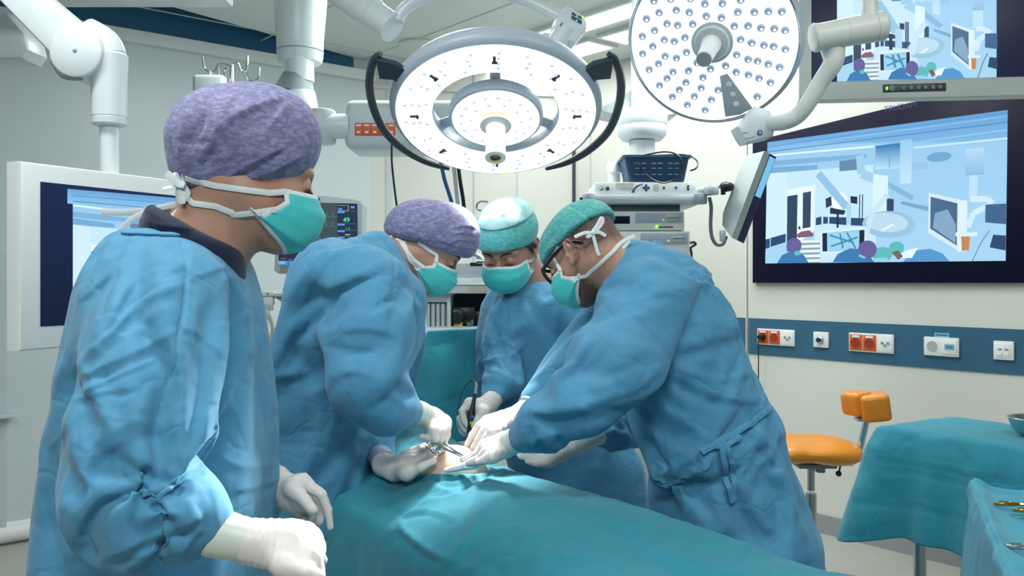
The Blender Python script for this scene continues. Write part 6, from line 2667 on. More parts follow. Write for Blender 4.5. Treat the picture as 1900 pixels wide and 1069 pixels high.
def tower():
    d = 3.5
    # shelf
    t = thing('equipment_shelf', 'pale equipment shelf with rounded end grips behind the right surgeon', 'shelf', P(1195, 378, d))
    mb = MB()
    pxbox(mb, 1090, 361, 1304, 378, d, .42, .008)
    mb.build('tray', M_GREYW, t)
    for x in (1092, 1300):
        mb = MB()
        mb.cyl(P(x, 379, d), P(x, 359, d), .026, n=24, bev=.006)
        mb.build('end_grip', mat('grip_pale_blue', (170, 184, 190), .4), t)
    mb = MB()
    mb.cyl(P(1086, 374, d), P(1078, 374, d), .006)
    mb.build('clamp_screw', M_STEEL, t)
    mb = MB()
    pxbox(mb, 1076, 366, 1081, 378, d - .01, .03, .002)
    mb.build('clamp_knob', M_DARK, t)
    mb = MB()
    pxbox(mb, 1120, 378, 1262, 392, d + .05, .30, .003)
    mb.build('under_tray', mat('tray_underside', (96, 104, 106), .35), t)
    mb = MB()
    mb.cyl(P(1190, 370, d + .3), (P(1190, 700, d + .3).x, d + .3, .06), .055)
    mb.cyl((P(1190, 700, d + .3).x, d + .3, .0), (P(1190, 700, d + .3).x, d + .3, .06), .22, n=32, bev=.01)
    mb.build('rear_post', M_GREYW, t)
    mb = MB()
    pxbox(mb, 1100, 480, 1290, 496, d, .42, .008)
    mb.build('lower_tray', M_GREYW, t)
    # control unit on the shelf
    t = thing('control_unit', 'slim white control unit with blue cross of keys under the basket', 'medical device', P(1197, 361, d))
    mb = MB()
    pxbox(mb, 1104, 338, 1291, 361, d + .03, .32, .004)
    mb.build('case', M_WHITE2, t)
    f = d + .0285
    F = lambda x, y: P(1060 + x / 3.342, 170 + y / 3.342, f)
    for x, m in ((187, M_STEEL), (224, M_DGREY)):
        mb = MB()
        mb.lathe(F(x, 602), (0, -1, 0), [(0, .0085), (.006, .008), (.008, .0035)], 20)
        mb.build('socket_port', m, t)
    mb = MB()
    mb.prism([F(372, 628), F(386, 600), F(408, 580), F(448, 570), F(446, 574), F(414, 588), F(396, 606), F(390, 628)], (0, -1, 0), .001)
    mb.build('swoosh_mark', M_BLUEBTN, t, 'dark blue curved stripe')
    mb = MB()
    for dx, dz in ((0, 0), (-15, 0), (15, 0), (0, -15), (0, 15)):
        mb.lathe(F(464 + dx, 597 + dz), (0, -1, 0), [(0, .0055), (.003, .005)], 14)
    mb.build('key_cross', M_BLUEBTN, t)
    for x, y in ((574, 598), (650, 597), (725, 588), (725, 606)):
        mb = MB()
        mb.lathe(F(x, y), (0, -1, 0), [(0, .0055), (.003, .005)], 16)
        mb.build('key', M_BLUEBTN, t)
    mb = MB()
    mb.prism([F(276, 568), F(386, 566), F(386, 600), F(276, 602)], (0, -1, 0), .0006)
    mb.build('tape', mat('masking_tape', (214, 208, 186), .7), t, 'strip of cream tape')
    mb = MB()
    letters(mb, 'DIMODA', F(306, 612) - V(0, .0008, 0), V(1, 0, 0), V(0, 0, 1), .010)
    mb.build('lettering', M_TEXTG, t)
    mb = MB()
    for y in (576, 590, 604, 616):
        pxbox(mb, 1060 + 510 / 3.342, 170 + y / 3.342, 1060 + 540 / 3.342, 170 + (y + 3) / 3.342, f - .0005, .001, 0)
    mb.build('small_print', M_TEXTG, t)
    # basket with cable
    t = thing('storage_basket', 'slotted dark blue plastic basket on top of the white control unit', 'basket', P(1222, 338, d))
    mb = MB()
    z0, z1 = P(0, 337, d).z, P(0, 286, d).z
    zz = z1 - z0

    def rr(cx, cy, wx, wy, z, r=.02, n=6):
        out = []
        for sx, sy, a0 in ((1, 1, 0), (-1, 1, 90), (-1, -1, 180), (1, -1, 270)):
            for i in range(n + 1):
                a = math.radians(a0 + 90 * i / n)
                out.append(V(cx + sx * (wx - r) + r * math.cos(a), cy + sy * (wy - r) + r * math.sin(a), z))
        return out
    cx = P(1222, 0, d).x
    cy = d + .13
    rings = [rr(cx, cy, .112, .085, z0), rr(cx, cy, .116, .088, z0 + .01), rr(cx, cy, .132, .102, z1 - .012), rr(cx, cy, .142, .112, z1 - .010), rr(cx, cy, .142, .112, z1),
             rr(cx, cy, .132, .102, z1), rr(cx, cy, .114, .085, z0 + .006)]
    mb.loop(rings, True)
    mb.build('tub', mat('basket_blue', (40, 76, 108), .4), t)
    mb = MB()
    for row, cc in ((0, (150, 178, 196)), (1, None), (2, None)):
        pass
    for gx in (-.078, -.052, -.010, .016, .058, .084):
        for k, zq in enumerate((.70, .52, .30)):
            mb.mi = 0 if k == 0 else 1
            yy = cy - (.088 + .014 * zq) - .0015
            mb.box((cx + gx - .004, yy, z0 + zz * zq), (.020, .004, .0055), None, .001)
    mb.build('slots', [mat('slot_light', (150, 176, 194), .5), mat('slot_dark', (16, 28, 44), .6)], t)
    mb = MB()
    yy = d - .005
    B = lambda x, y, dd=0: P(1060 + x / 3.342, 170 + y / 3.342, yy + dd)
    mb.tube([B(400, 405, .1), B(412, 440), B(450, 500), B(510, 548), B(572, 566), B(640, 545), B(682, 490), B(686, 430), B(650, 388, .02), B(580, 374, .06), B(500, 385, .1), B(440, 400, .14), B(560, 395, .16), B(700, 392, .16), B(770, 420, .08), B(784, 455, .05), B(768, 480, .04), B(738, 490, .05)], .0034, 8, 5)
    o = mb.build('cable', M_DARK)
    tag(o, 'looped black cable spilling over the front of the blue basket', 'cable')
    # two recorders
    F = lambda x, y: P(1060 + x / 3.342, 170 + y / 3.342, d + .018)
    for i, (x0, y0, x1, y1, ox, oy, lab) in enumerate(((1106, 392, 1270, 428, 0, 0, 'beige video unit with a small dark display, directly under the shelf'),
                                                       (1112, 429, 1280, 480, 32, 130, 'beige video unit below the one with the dark display, half hidden by the surgeon'))):
        t = thing('video_unit', lab, 'medical device', P((x0 + x1) / 2, y1, d), 'beige video units')
        mb = MB()
        pxbox(mb, x0, y0, x1, y1, d + .02, .34, .004)
        mb.build('case', M_CREAM, t)
        mb = MB()
        a = F(398 + ox, 752 + oy - (0 if i == 0 else 4))
        b = F(692 + ox, 816 + oy + (0 if i == 0 else 4))
        mb.prism([a, V(b.x, a.y, a.z), b, V(a.x, a.y, b.z)], (0, -1, 0), .004, .001)
        pn = mb.build('key_panel', mat('panel_lilac_grey', (170, 180, 196), .4), t, 'lilac grey key panel')
        mb = MB()
        fy = d + .0165
        G = lambda x, y: P(1060 + (x + ox) / 3.342, 170 + (y + oy) / 3.342, fy)
        for x, y, r in ((450, 772, .003), (482, 772, .003), (514, 772, .003), (456, 800, .004), (492, 800, .004), (420, 800, .004)):
            mb.lathe(G(x, y), (0, -1, 0), [(0, r), (.002, r * .9)], 10)
        mb.mi = 1
        for x0_, y0_, x1_, y1_ in ((560, 754, 580, 758), (590, 754, 612, 758), (592, 770, 660, 774)):
            mb.prism([G(x0_, y0_), G(x1_, y0_), G(x1_, y1_), G(x0_, y1_)], (0, -1, 0), .001)
        mb.ball(G(570, 797), (.006, .003, .005))
        mb.mi = 2
        mb.prism([G(602, 790), G(670, 788), G(670, 804), G(602, 806)], (0, -1, 0), .003, .001)
        mb.prism([G(600, 780), G(678, 778), G(678, 781), G(600, 783)], (0, -1, 0), .001)
        mb.build('keys', [mat('key_sage', (166, 184, 160), .4), mat('key_yellow_green', (190, 214, 130), .4, emit=(170, 220, 90), estr=.3), mat('key_slate', (92, 102, 118), .4)], pn)
        if i == 0:
            mb = MB()
            mb.prism([F(260, 772), F(364, 772), F(364, 820), F(260, 820)], (0, -1, 0), .004, .002)
            mb.build('display', M_GLOSSBLK, t, 'small dark display')
            mb = MB()
            mb.ball(F(204, 803), (.005, .003, .005))
            mb.ball(F(531, 838), (.006, .003, .006))
            mb.build('indicators', M_GREENLED, t, 'green lights')
            mb = MB()
            mb.lathe(F(208, 826), (0, -1, 0), [(0, .010), (.003, .009)], 18)
            mb.build('power_key', M_GREYW, t)
            mb = MB()
            mb.prism([F(540, 838), F(632, 836), F(632, 842), F(540, 844)], (0, -1, 0), .003)
            mb.build('card_slot', M_DARK, t)
    mb = MB()
    B = lambda x, y, dd=0: P(1060 + x / 3.342, 170 + y / 3.342, d + .1 + dd)
    mb.tube([B(730, 940), B(764, 935, -.05), B(768, 950, -.05), B(740, 970), B(746, 1010, -.02), B(742, 1060, -.02)], .0055, 8)
    o = mb.build('cable', M_DARK)
    tag(o, 'short black lead bunched at the side of the lower video unit', 'cable')
    # side monitor on a swing arm
    t = thing('side_monitor', 'tilted grey backed monitor on a swing arm left of the wall screen', 'monitor', P(1375, 440, d))
    bk = [P(1386, 287, d), P(1418, 279, d - .07), P(1357, 441, d - .07), P(1339, 418, d), P(1340, 395, d), P(1369, 320, d)]
    nn = (bk[1] - bk[0]).cross(bk[3] - bk[0]).normalized()
    if nn.dot(V(0, 0, CAMZ) - bk[0]) < 0:
        nn = -nn
    mb = MB()
    mb.prism(bk, nn, .035, .006)
    mb.build('back_shell', mat('monitor_back_grey', (172, 182, 180), .45), t)
    fr = [p - nn * .036 for p in bk]
    mb = MB()
    mb.prism(fr, nn, .04, .002)
    mb.build('bezel', mat('bezel_navy', (44, 40, 84), .35), t)
    ed = (bk[2] - bk[1]).normalized()
    ro = ed.cross(nn)
    if ro.x < 0:
        ro = -ro
    mb = MB()
    p0, p1 = fr[1] + ro * .001 - nn * .004 + ed * .01, fr[1].lerp(fr[2], .48) + ro * .001 - nn * .004
    mb.prism([p0 + ro * .003, p1 + ro * .003, p1 - nn * .030 + ro * .003, p0 - nn * .030 + ro * .003], ro, .004)
    mb.build('lit_screen', mat('screen_glow_blue', (20, 30, 50), .3, emit=(120, 196, 240), estr=.9), t, 'pale blue lit screen edge')
    mb = MB()
    Q = lambda x, y, dd=0: P(1060 + x / 3.342, 170 + y / 3.342, d - .02 + dd)
    mb.cyl(Q(868, 640), Q(868, 590), .030, n=24, bev=.004)
    mb.tube([Q(860, 590), Q(900, 586, .02), Q(950, 590, .03)], .009, 10, 0)
    mb.tube([Q(800, 620, .04), Q(840, 615, .01), Q(868, 615)], .020, 12, 0)
    mb.build('swing_arm', M_GREYW, t)
    mb = MB()
    mb.tube([Q(930, 600, .02), Q(960, 590, .02), Q(995, 592, .03)], [.018, .022, .016], 14, 3)
    mb.tube([Q(940, 600, .02), Q(942, 640, .02)], .010, 10, 0)
    mb.build('tilt_joint', M_DARK, t)
    mb = MB()
    mb.tube([Q(856, 655), Q(868, 720), Q(864, 820), Q(872, 900), Q(900, 948), Q(940, 945), Q(958, 905, .03)], .0075, 10)
    mb.tube([Q(895, 935), Q(925, 955), Q(955, 930, .02), Q(966, 900, .04)], .0035, 8)
    mb.build('cable', mat('cable_grey', (104, 116, 122), .4), t)
    mb = MB()
    mb.box(Q(938, 895, .01), (.022, .02, .045), None, .003)
    mb.build('connector', M_GREYW, t)


def anaesthesia():
    d = 3.4
    t = thing('anaesthesia_machine', 'white anaesthesia workstation with flow tubes and a black vaporiser between the assistants', 'anaesthesia machine', P(830, 1000, d))
    F = lambda x, y, dd=0: P(440 + x / 3.958, 440 + y / 3.958, d + dd)

    def fb(mb, x0, y0, x1, y1, dd, dep, bev=.003):
        pxbox(mb, 440 + x0 / 3.958, 440 + y0 / 3.958, 440 + x1 / 3.958, 440 + y1 / 3.958, d + dd, dep, bev)
    mb = MB()
    fb(mb, 360, 660, 1900, 2250, .02, .5, .01)          # lower cabinet
    fb(mb, 1250, 415, 1335, 700, .03, .45)
    fb(mb, 1540, 415, 1568, 700, .03, .45)
    fb(mb, 1335, 415, 1545, 478, .03, .45)
    fb(mb, 1840, 415, 1900, 700, .03, .45)
    mb.build('cabinet', M_WHITE, t)
    mb = MB()
    fb(mb, 1300, 300, 1900, 415, -.02, .5, .006)
    fb(mb, 1200, 345, 1900, 352, -.03, .5, .002)
    mb.build('work_shelf', M_WHITE, t)
    mb = MB()
    fb(mb, 1420, 190, 1900, 308, .02, .4, .008)
    mb.build('upper_drawer', M_GREYW, t)
    mb = MB()
    fb(mb, 1380, 306, 1900, 316, -.01, .4, .002)
    mb.build('drawer_lip', M_GREY, t)
    mb = MB()
    mb.prism([F(1700, 358, -.0225), F(1860, 354, -.0225), F(1860, 398, -.0225), F(1700, 402, -.0225)], (0, -1, 0), .001)
    mb.build('tape_label', mat('tape_beige', (206, 204, 180), .7), t, 'beige tape label')
    mb = MB()
    fb(mb, 1340, 470, 1540, 700, .06, .02, .002)
    mb.build('flow_window', mat('flow_window_grey', (158, 170, 172), .2), t)
    for i in range(5):
        x = 1368 + i * 36
        mb = MB()
        a, b = F(x, 488, .05), F(x, 690, .05)
        mb.cyl(b, a, .0075, n=14)
        mb.mi = 1
        for k in range(9):
            mb.box(F(x + 9, 500 + k * 20, .045), (.004, .001, .0012))
        mb.build('flow_tube', [mat('flow_tube_glass', (204, 214, 214), .15), M_TEXT], t)
    mb = MB()
    fb(mb, 1565, 415, 1845, 700, .30, .02, .001)
    mb.build('recess_back', mat('recess_grey', (128, 142, 146), .6), t)
    mb = MB()
    fb(mb, 1580, 512, 1750, 640, .08, .12, .006)
    fb(mb, 1745, 545, 1805, 640, .09, .10, .005)
    v = mb.build('vaporiser', M_DARK, t, 'black vaporiser body')
    mb = MB()
    mb.lathe(F(1614, 580, .08), (0, -1, 0), [(0, .030), (.02, .031), (.024, .028), (.026, .018), (.028, .016)], 28)
    mb.build('dial', mat('dial_black', (34, 36, 40), .35), v)
    mb = MB()
    fb(mb, 1588, 622, 1655, 690, .07, .06, .003)
    mb.build('filler_block', mat('vaporiser_yellow', (226, 186, 40), .45), v, 'yellow filler block')
    mb = MB()
    mb.cyl(F(1725, 650, .07), F(1725, 605, .07), .006)
    mb.cyl(F(1700, 650, .07), F(1700, 625, .07), .008)
    mb.build('filler_valve', M_STEEL, v)
    mb = MB()
    fb(mb, 1798, 590, 1840, 680, .06, .06, .004)
    mb.build('side_block', M_WHITE2, t)
    mb = MB()
    mb.torus(F(1288, 575, -.01), (0, -1, 0), .024, .006, 30, 8)
    mb.lathe(F(1288, 575, .0), (0, -1, 0), [(0, .022), (.004, .022)], 24)
    mb.build('pressure_gauge', M_GREYW, t)
    # left hand monitor post and tray
    mb = MB()
    fb(mb, 350, 465, 410, 900, .0, .08, .004)
    fb(mb, 330, 372, 420, 468, -.03, .14, .006)
    mb.mi = 1
    fb(mb, 265, 415, 335, 440, -.01, .06, .002)
    mb.prism([F(272, 440, .0), F(335, 440, .0), F(335, 482, .0)], (0, -1, 0), .03)
    mb.build('side_post', [M_GREYW, M_GREY], t)
    mb = MB()
    mb.cyl(F(560, 470, .1), F(560, 280, .1), .03)
    mb.build('monitor_post', M_GREYW, t)
    # lead block with hanging leads
    t2 = thing('lead_block', 'white clip block with a bundle of looped cream leads beside the blue gown', 'cable block', F(190, 540, -.02))
    mb = MB()
    fb(mb, 100, 400, 268, 432, -.02, .04, .003)
    fb(mb, 140, 432, 262, 500, -.01, .03, .003)
    mb.mi = 1
    for x in (138, 224):
        mb.ball(F(x, 416, -.021), (.005, .002, .005))
    mb.build('block', [M_WHITE2, M_GREY], t2)
    for i in range(5):
        mb = MB()
        x = 156 + i * 24
        fb(mb, x - 8, 496, x + 8, 540, -.008, .014, .002)
        mb.build('lead_plug', M_GREYW, t2)
    for k, pts in enumerate(([(160, 540), (190, 640), (215, 700), (190, 735), (120, 745)], [(185, 540), (225, 600), (262, 690), (240, 780), (190, 850), (120, 880)],
                             [(205, 540), (245, 620), (250, 700), (222, 780), (180, 810), (110, 820)], [(228, 538), (262, 640), (268, 720), (240, 800), (200, 850), (140, 870)])):
        mb = MB()
        mb.tube([F(x, y, -.012 - .006 * k) for x, y in pts], .0036, 8)
        mb.build('lead', M_TUBE, t2)
    mb = MB()
    mb.ball(F(165, 738, -.03), (.026, .014, .012))
    mb.build('sensor_clip', M_TUBE, t2)
    # clamp seen between the two caps
    t3 = thing('rail_clamp', 'small chrome clamp and bar seen between purple and green caps', 'clamp', P(893, 492, 3.3))
    mb = MB()
    mb.tube([P(876, 470, 3.3), P(890, 476, 3.3), P(898, 484, 3.3)], .008, 10, 2)
    mb.cyl(P(884, 484, 3.3), P(902, 484, 3.3), .012)
    mb.build('clamp_body', M_CHROME, t3)
    mb = MB()
    pxbox(mb, 872, 487, 906, 494, 3.3, .03, .002)
    mb.build('bar', M_DARK, t3)
    mb = MB()
    c = P(894, 381, 3.3)
    mb.tube([P(905, 375, 3.3), P(892, 374, 3.3), P(885, 380, 3.3), P(886, 388, 3.3), P(896, 392, 3.3), P(906, 391, 3.3)], .004, 8)
    mb.build('wire_hook', M_STEEL, t3)
    # hose clip left of the assistant


def iv_stand():
    d = 3.9
    s = d / FOC
    t = thing('infusion_stand', 'chrome infusion stand with curled hooks behind the purple cap', 'infusion stand', (P(428, 0, d).x, d, 0))
    mb = MB()
    mb.cyl((P(428, 0, d).x, d, .06), P(430, 120, d), .010, n=14)
    mb.build('pole', M_CHROME, t)
    H = lambda x, y, dd=0: P(x * 640 / 1900, y * 640 / 1900, d + dd)
    for pts in ([(1275, 360), (1215, 350), (1195, 370), (1180, 395), (1160, 400), (1130, 378), (1122, 350), (1116, 308)], [(1275, 362), (1245, 375), (1238, 400), (1236, 430), (1222, 432), (1206, 420), (1204, 376)],
                [(1275, 360), (1310, 348), (1330, 392), (1352, 390), (1362, 370), (1364, 308)], [(1330, 370), (1355, 400), (1372, 440), (1400, 446), (1424, 425), (1428, 374)]):
        mb = MB()
        mb.tube([H(*p) for p in pts], .0052, 8, 4)
        mb.build('hook', M_CHROME, t)
    mb = MB()
    for i in range(5):
        a = 2 * PI * i / 5
        mb.tube([(P(428, 0, d).x, d, .07), (P(428, 0, d).x + .26 * math.cos(a), d + .26 * math.sin(a), .03)], .013, 8, 0)
    mb.build('foot', M_GREY, t)
    t = thing('infusion_bottle', 'white infusion bottle hanging from the stand left of the purple cap', 'infusion bottle', P(390, 190, d - .03))
    mb = MB()
    a, b = P(360, 140, d - .03), P(419, 215, d - .03)
    mb.box((a + b) / 2, (b.x - a.x, .06, a.z - b.z), None, .018, 4)
    mb.build('bottle', mat('bottle_milky', (208, 222, 222), .35), t)
    mb = MB()
    mb.tube([P(391, 141, d - .03), P(391, 136, d - .03), P(389, 133, d - .02)], .004, 8, 0)
    mb.build('hanger', M_WHITE2, t)


def small_room_things():
    mb = MB()
    o = P(777, 82, 1)
    dd = (CEIL - CAMZ) * FOC / (HZ - 80)
    c = P(777, 80, dd)
    mb.lathe((c.x, c.y, CEIL), (0, 0, -1), [(0, .12), (.012, .12), (.022, .105), (.026, .07), (.027, .001)], 36)
    tag(mb.build('ceiling_vent', M_CEIL), 'flat round white ceiling fitting left of the ring lamp arm', 'ceiling fitting')
    for nm, pts, m, lab in (('hanging_cord', [(727, 262, 3.28), (727, 300, 3.28), (732, 350, 3.3), (738, 400, 3.32), (742, 470, 3.35)], M_DARK, 'thin dark cord hanging down left of the ring lamp'),
                            ('hanging_cord', [(812, 268, 3.3), (824, 330, 3.3), (840, 385, 3.32), (850, 470, 3.35)], mat('hose_blue', (28, 96, 150), .4), 'blue hose hanging below the ring lamp'),
                            ('hanging_cord', [(838, 268, 3.3), (844, 330, 3.3), (850, 385, 3.32), (858, 470, 3.35)], mat('hose_pale', (196, 208, 210), .4), 'pale grey hose hanging below the ring lamp'),
                            ('hanging_cord', [(846, 268, 3.3), (853, 330, 3.3), (861, 385, 3.32), (866, 470, 3.35)], M_DARK, 'dark hose hanging below the ring lamp beside the pale one')):
        mb = MB()
        mb.tube([P(*p) for p in pts], .004 if '274' in lab or 'cord' in lab else .0075, 8)
        tag(mb.build(nm, m), lab, 'cable')
    mb = MB()
    a = LWp(-12, 770, .0)
    b = LWp(26, 767, .0)
    c = (a + b) / 2 + NL * .05
    mb.box(c, ((b - a).length, .12, .018), Matrix((UL, -NL, V(0, 0, 1))).transposed(), .004)
    tag(mb.build('wall_shelf', M_GREYW), 'small pale wall shelf at the left picture edge', 'shelf')


def stool():
    d = 3.25
    s = d / FOC
    t = thing('surgeon_stool', 'orange saddle stool with small backrest standing beside the draped table', 'stool', (P(1505, 0, d).x, d, 0))
    S = [E(1500, 832, d, 92, 22, 80, 2, .03), E(1440, 832, d, 60, 22, 78, 0, .03), E(1540, 836, d, 52, 22, 74, 4, .03)]
    S.append(Ell(P(1490, 800, d - .30), (.10, .17, .050)).set(.03, 's'))
    vs, q = sdf(S, .005)
    vs = relax(vs, q, 3)
    link('seat', mesh_np('seat', vs, q, mat('orange_vinyl', (222, 138, 28), .38, coat=.2, bump=(400, .1, .0005))), t, 'orange padded saddle seat')
    Mo = MATS['orange_vinyl']
    B_ = [E(1592, 746, d + .02, 20, 22, 26, 8, .02), E(1624, 755, d, 24, 25, 28, 10, .012)]
    mb = MB()
    R1 = Matrix.Rotation(math.radians(-8), 3, 'Y')
    mb.box(P(1590, 748, d + .03), (40 * s, .10, 44 * s), R1 @ Matrix.Rotation(.35, 3, 'Z'), .018, 4)
    mb.box(P(1622, 755, d), (52 * s, .11, 50 * s), R1 @ Matrix.Rotation(-.25, 3, 'Z'), .018, 4)
    mb.build('backrest', Mo, t, 'orange padded backrest')
    mb = MB()
    mb.tube([P(1608, 778, d), P(1602, 805, d), P(1594, 840, d)], .013, 10, 0)
    mb.box(P(1606, 776, d), (.075, .05, .012), R1, .003)
    mb.tube([P(1594, 845, d), P(1580, 860, d), P(1500, 860, d)], .011, 10, 0)
    mb.build('back_bracket', M_CHROME, t)
    mb = MB()
    x, y = P(1505, 0, d).x, d
    mb.cyl((x, y, P(0, 910, d).z), (x, y, P(0, 858, d).z), .014, n=20)
    mb.cyl((x, y, .12), (x, y, P(0, 915, d).z), .020, n=20)
    mb.build('gas_lift', M_STEEL, t)
    mb = MB()
    mb.box(P(1508, 860, d), (.14, .12, .016), None, .003)
    mb.box(P(1522, 868, d), (.03, .03, .035), None, .004)
    mb.tube([P(1560, 863, d - .03), P(1556, 878, d - .05)], .004, 8, 0)
    mb.mi = 1
    mb.ball(P(1556, 879, d - .05), .011)
    mb.build('tilt_mechanism', [M_GREY, M_DARK], t)
    for i in range(5):
        a = 2 * PI * i / 5 - .55
        e = V(math.cos(a), math.sin(a), 0)
        mb = MB()
        mb.tube([V(x, y, .13), V(x, y, .11) + e * .1, V(x, y, .085) + e * .27], [.018, .016, .013], 10, 2)
        lg = mb.build('base_leg', M_CHROME, t)
        mb = MB()
        f = e.cross(V(0, 0, 1))
        for k in (-1, 1):
            mb.cyl(V(x, y, .035) + e * .27 + f * (.006 * k), V(x, y, .035) + e * .27 + f * (.020 * k), .034, n=20, bev=.004)
        mb.cyl(V(x, y, .035) + e * .27, V(x, y, .085) + e * .27, .008)
        mb.build('castor', M_DARK, lg)


# ---------------------------------------------------------------- cloth covered tables
M_DRAPE = cloth_mat('drape_teal', (34, 130, 147), (30, 124, 141), scale=700, bump=.3, crease=.35)
M_DRAPE2 = cloth_mat('drape_teal_light', (42, 140, 158), (38, 134, 152), scale=700, bump=.3, crease=.35)
M_PLASTIC = mat('drape_plastic_blue', (96, 168, 208), .3, bump=(60, .5, .004))


def grid_obj(name, f, nu, nv, m, strokes=(), noise=((.14, .004), (.04, .0012)), parent=None, seed=1, thick=.0025):
    vs = np.array([f(i / (nu - 1), j / (nv - 1)) for j in range(nv) for i in range(nu)], float)
    q = np.array([(j * nu + i, j * nu + i + 1, (j + 1) * nu + i + 1, (j + 1) * nu + i) for j in range(nv - 1) for i in range(nu - 1)])
    N = normals(vs, q)
    ctr = vs.mean(0)
    if (N[:, 2].mean()) < 0:
        q = q[:, ::-1].copy()
    vs = sculpt(vs, q, strokes, noise, seed, 1, .0026, 1.2)
    o = link(name, mesh_np(name, vs, q, m), parent)
    solid(o, thick, -1)
    return o, tree_of(vs, q)


def draped_table(name, label, cat, corners, z, drop, flare, m, seed, n=200, strokes=(), round_=.02, folds=5, dropf=None):
    """cloth over a rectangular top: corners (4 world xy, going round); skirt follows the rim and flares"""
    C4 = [Vector((p[0], p[1], 0)) for p in corners]
    ctr = sum(C4, Vector()) / 4
    rim = []
    lens = [(C4[(i + 1) % 4] - C4[i]).length for i in range(4)]
    tot = sum(lens)
    rnd = random.Random(seed)
    for k in range(n):
        t = tot * k / n
        i = 0
        while t > lens[i]:
            t -= lens[i]
            i += 1
        a = t / lens[i]
        p = C4[i].lerp(C4[(i + 1) % 4], a)
        e = (C4[(i + 1) % 4] - C4[i]).normalized()
        out = Vector((e.y, -e.x, 0))
        if out.dot(p - ctr) < 0:
            out = -out
        c = min(t, lens[i] - t)
        w = max(0, 1 - c / .10)
        dirc = (p - ctr).normalized()
        out = (out * (1 - .5 * w) + dirc * (.75 * w)).normalized()
        rim.append((p, out, w, k / n, i))
    NT, NS = 14, 34
    vs = []
    for j in range(NT + NS + 1):
        for (p, out, w, s, i) in rim:
            if j <= NT:
                f = j / NT
                f = f ** .8
                q = ctr.lerp(p, f)
                vs.append((q.x, q.y, z - .003 * f ** 6))
            else:
                f = (j - NT) / NS
                dr = drop * (dropf(s, i, w) if dropf else 1)
                wob = .5 + .5 * math.sin(2 * PI * folds * s * 4 + seed)
                fl = flare * (f ** .95) * (.25 + 1.2 * w + .35 * wob)
                r0 = min(f * dr, round_)
                q = p + out * (round_ * .5 * min(1, f * 6) + fl)
                vs.append((q.x, q.y, z - .003 - dr * f))
    vs = np.array(vs)
    R_ = NT + NS + 1
    q = np.array([(j * n + k, (j + 1) * n + k, (j + 1) * n + (k + 1) % n, j * n + (k + 1) % n) for j in range(R_ - 1) for k in range(n)])
    # weld of the centre
    N = normals(vs, q)
    if N[n * 5:n * 12, 2].mean() < 0:
        q = q[:, ::-1].copy()
    vs = relax(vs, q, 3, .4)
    vs = sculpt(vs, q, strokes, ((.12, .005), (.035, .0015)), seed, 1, .003)
    o = link(name, mesh_np(name, vs, q, m), None)
    solid(o, .002, -1)
    tag(o, label, cat)
    return o, tree_of(vs, q)


def frame_table(name, label, corners, z, legs, cat, top_t=.03):
    c = sum((Vector((p[0], p[1], 0)) for p in corners), Vector()) / 4
    t = thing(name, label, cat, (c.x, c.y, 0))
    mb = MB()
    mb.prism([(c + (Vector((p[0], p[1], 0)) - c) * .97) + V(0, 0, z - .012) for p in corners], (0, 0, 1), top_t, .004)
    mb.build('top', M_STEEL, t)
    for p in legs:
        mb = MB()
        mb.cyl((p[0], p[1], .055), (p[0], p[1], z - .04), .018, n=16)
        lg = mb.build('leg', M_STEEL, t)
        mb = MB()
        mb.cyl((p[0] - .012, p[1], .03), (p[0] + .012, p[1], .03), .03, n=18)
        mb.build('castor', M_DARK, lg)
    mb = MB()
    L = [Vector((p[0], p[1], .22)) for p in legs]
    for i in range(len(L)):
        mb.tube([L[i], L[(i + 1) % len(L)]], .011, 8, 0)
    mb.build('lower_rail', M_STEEL, t)
    return t


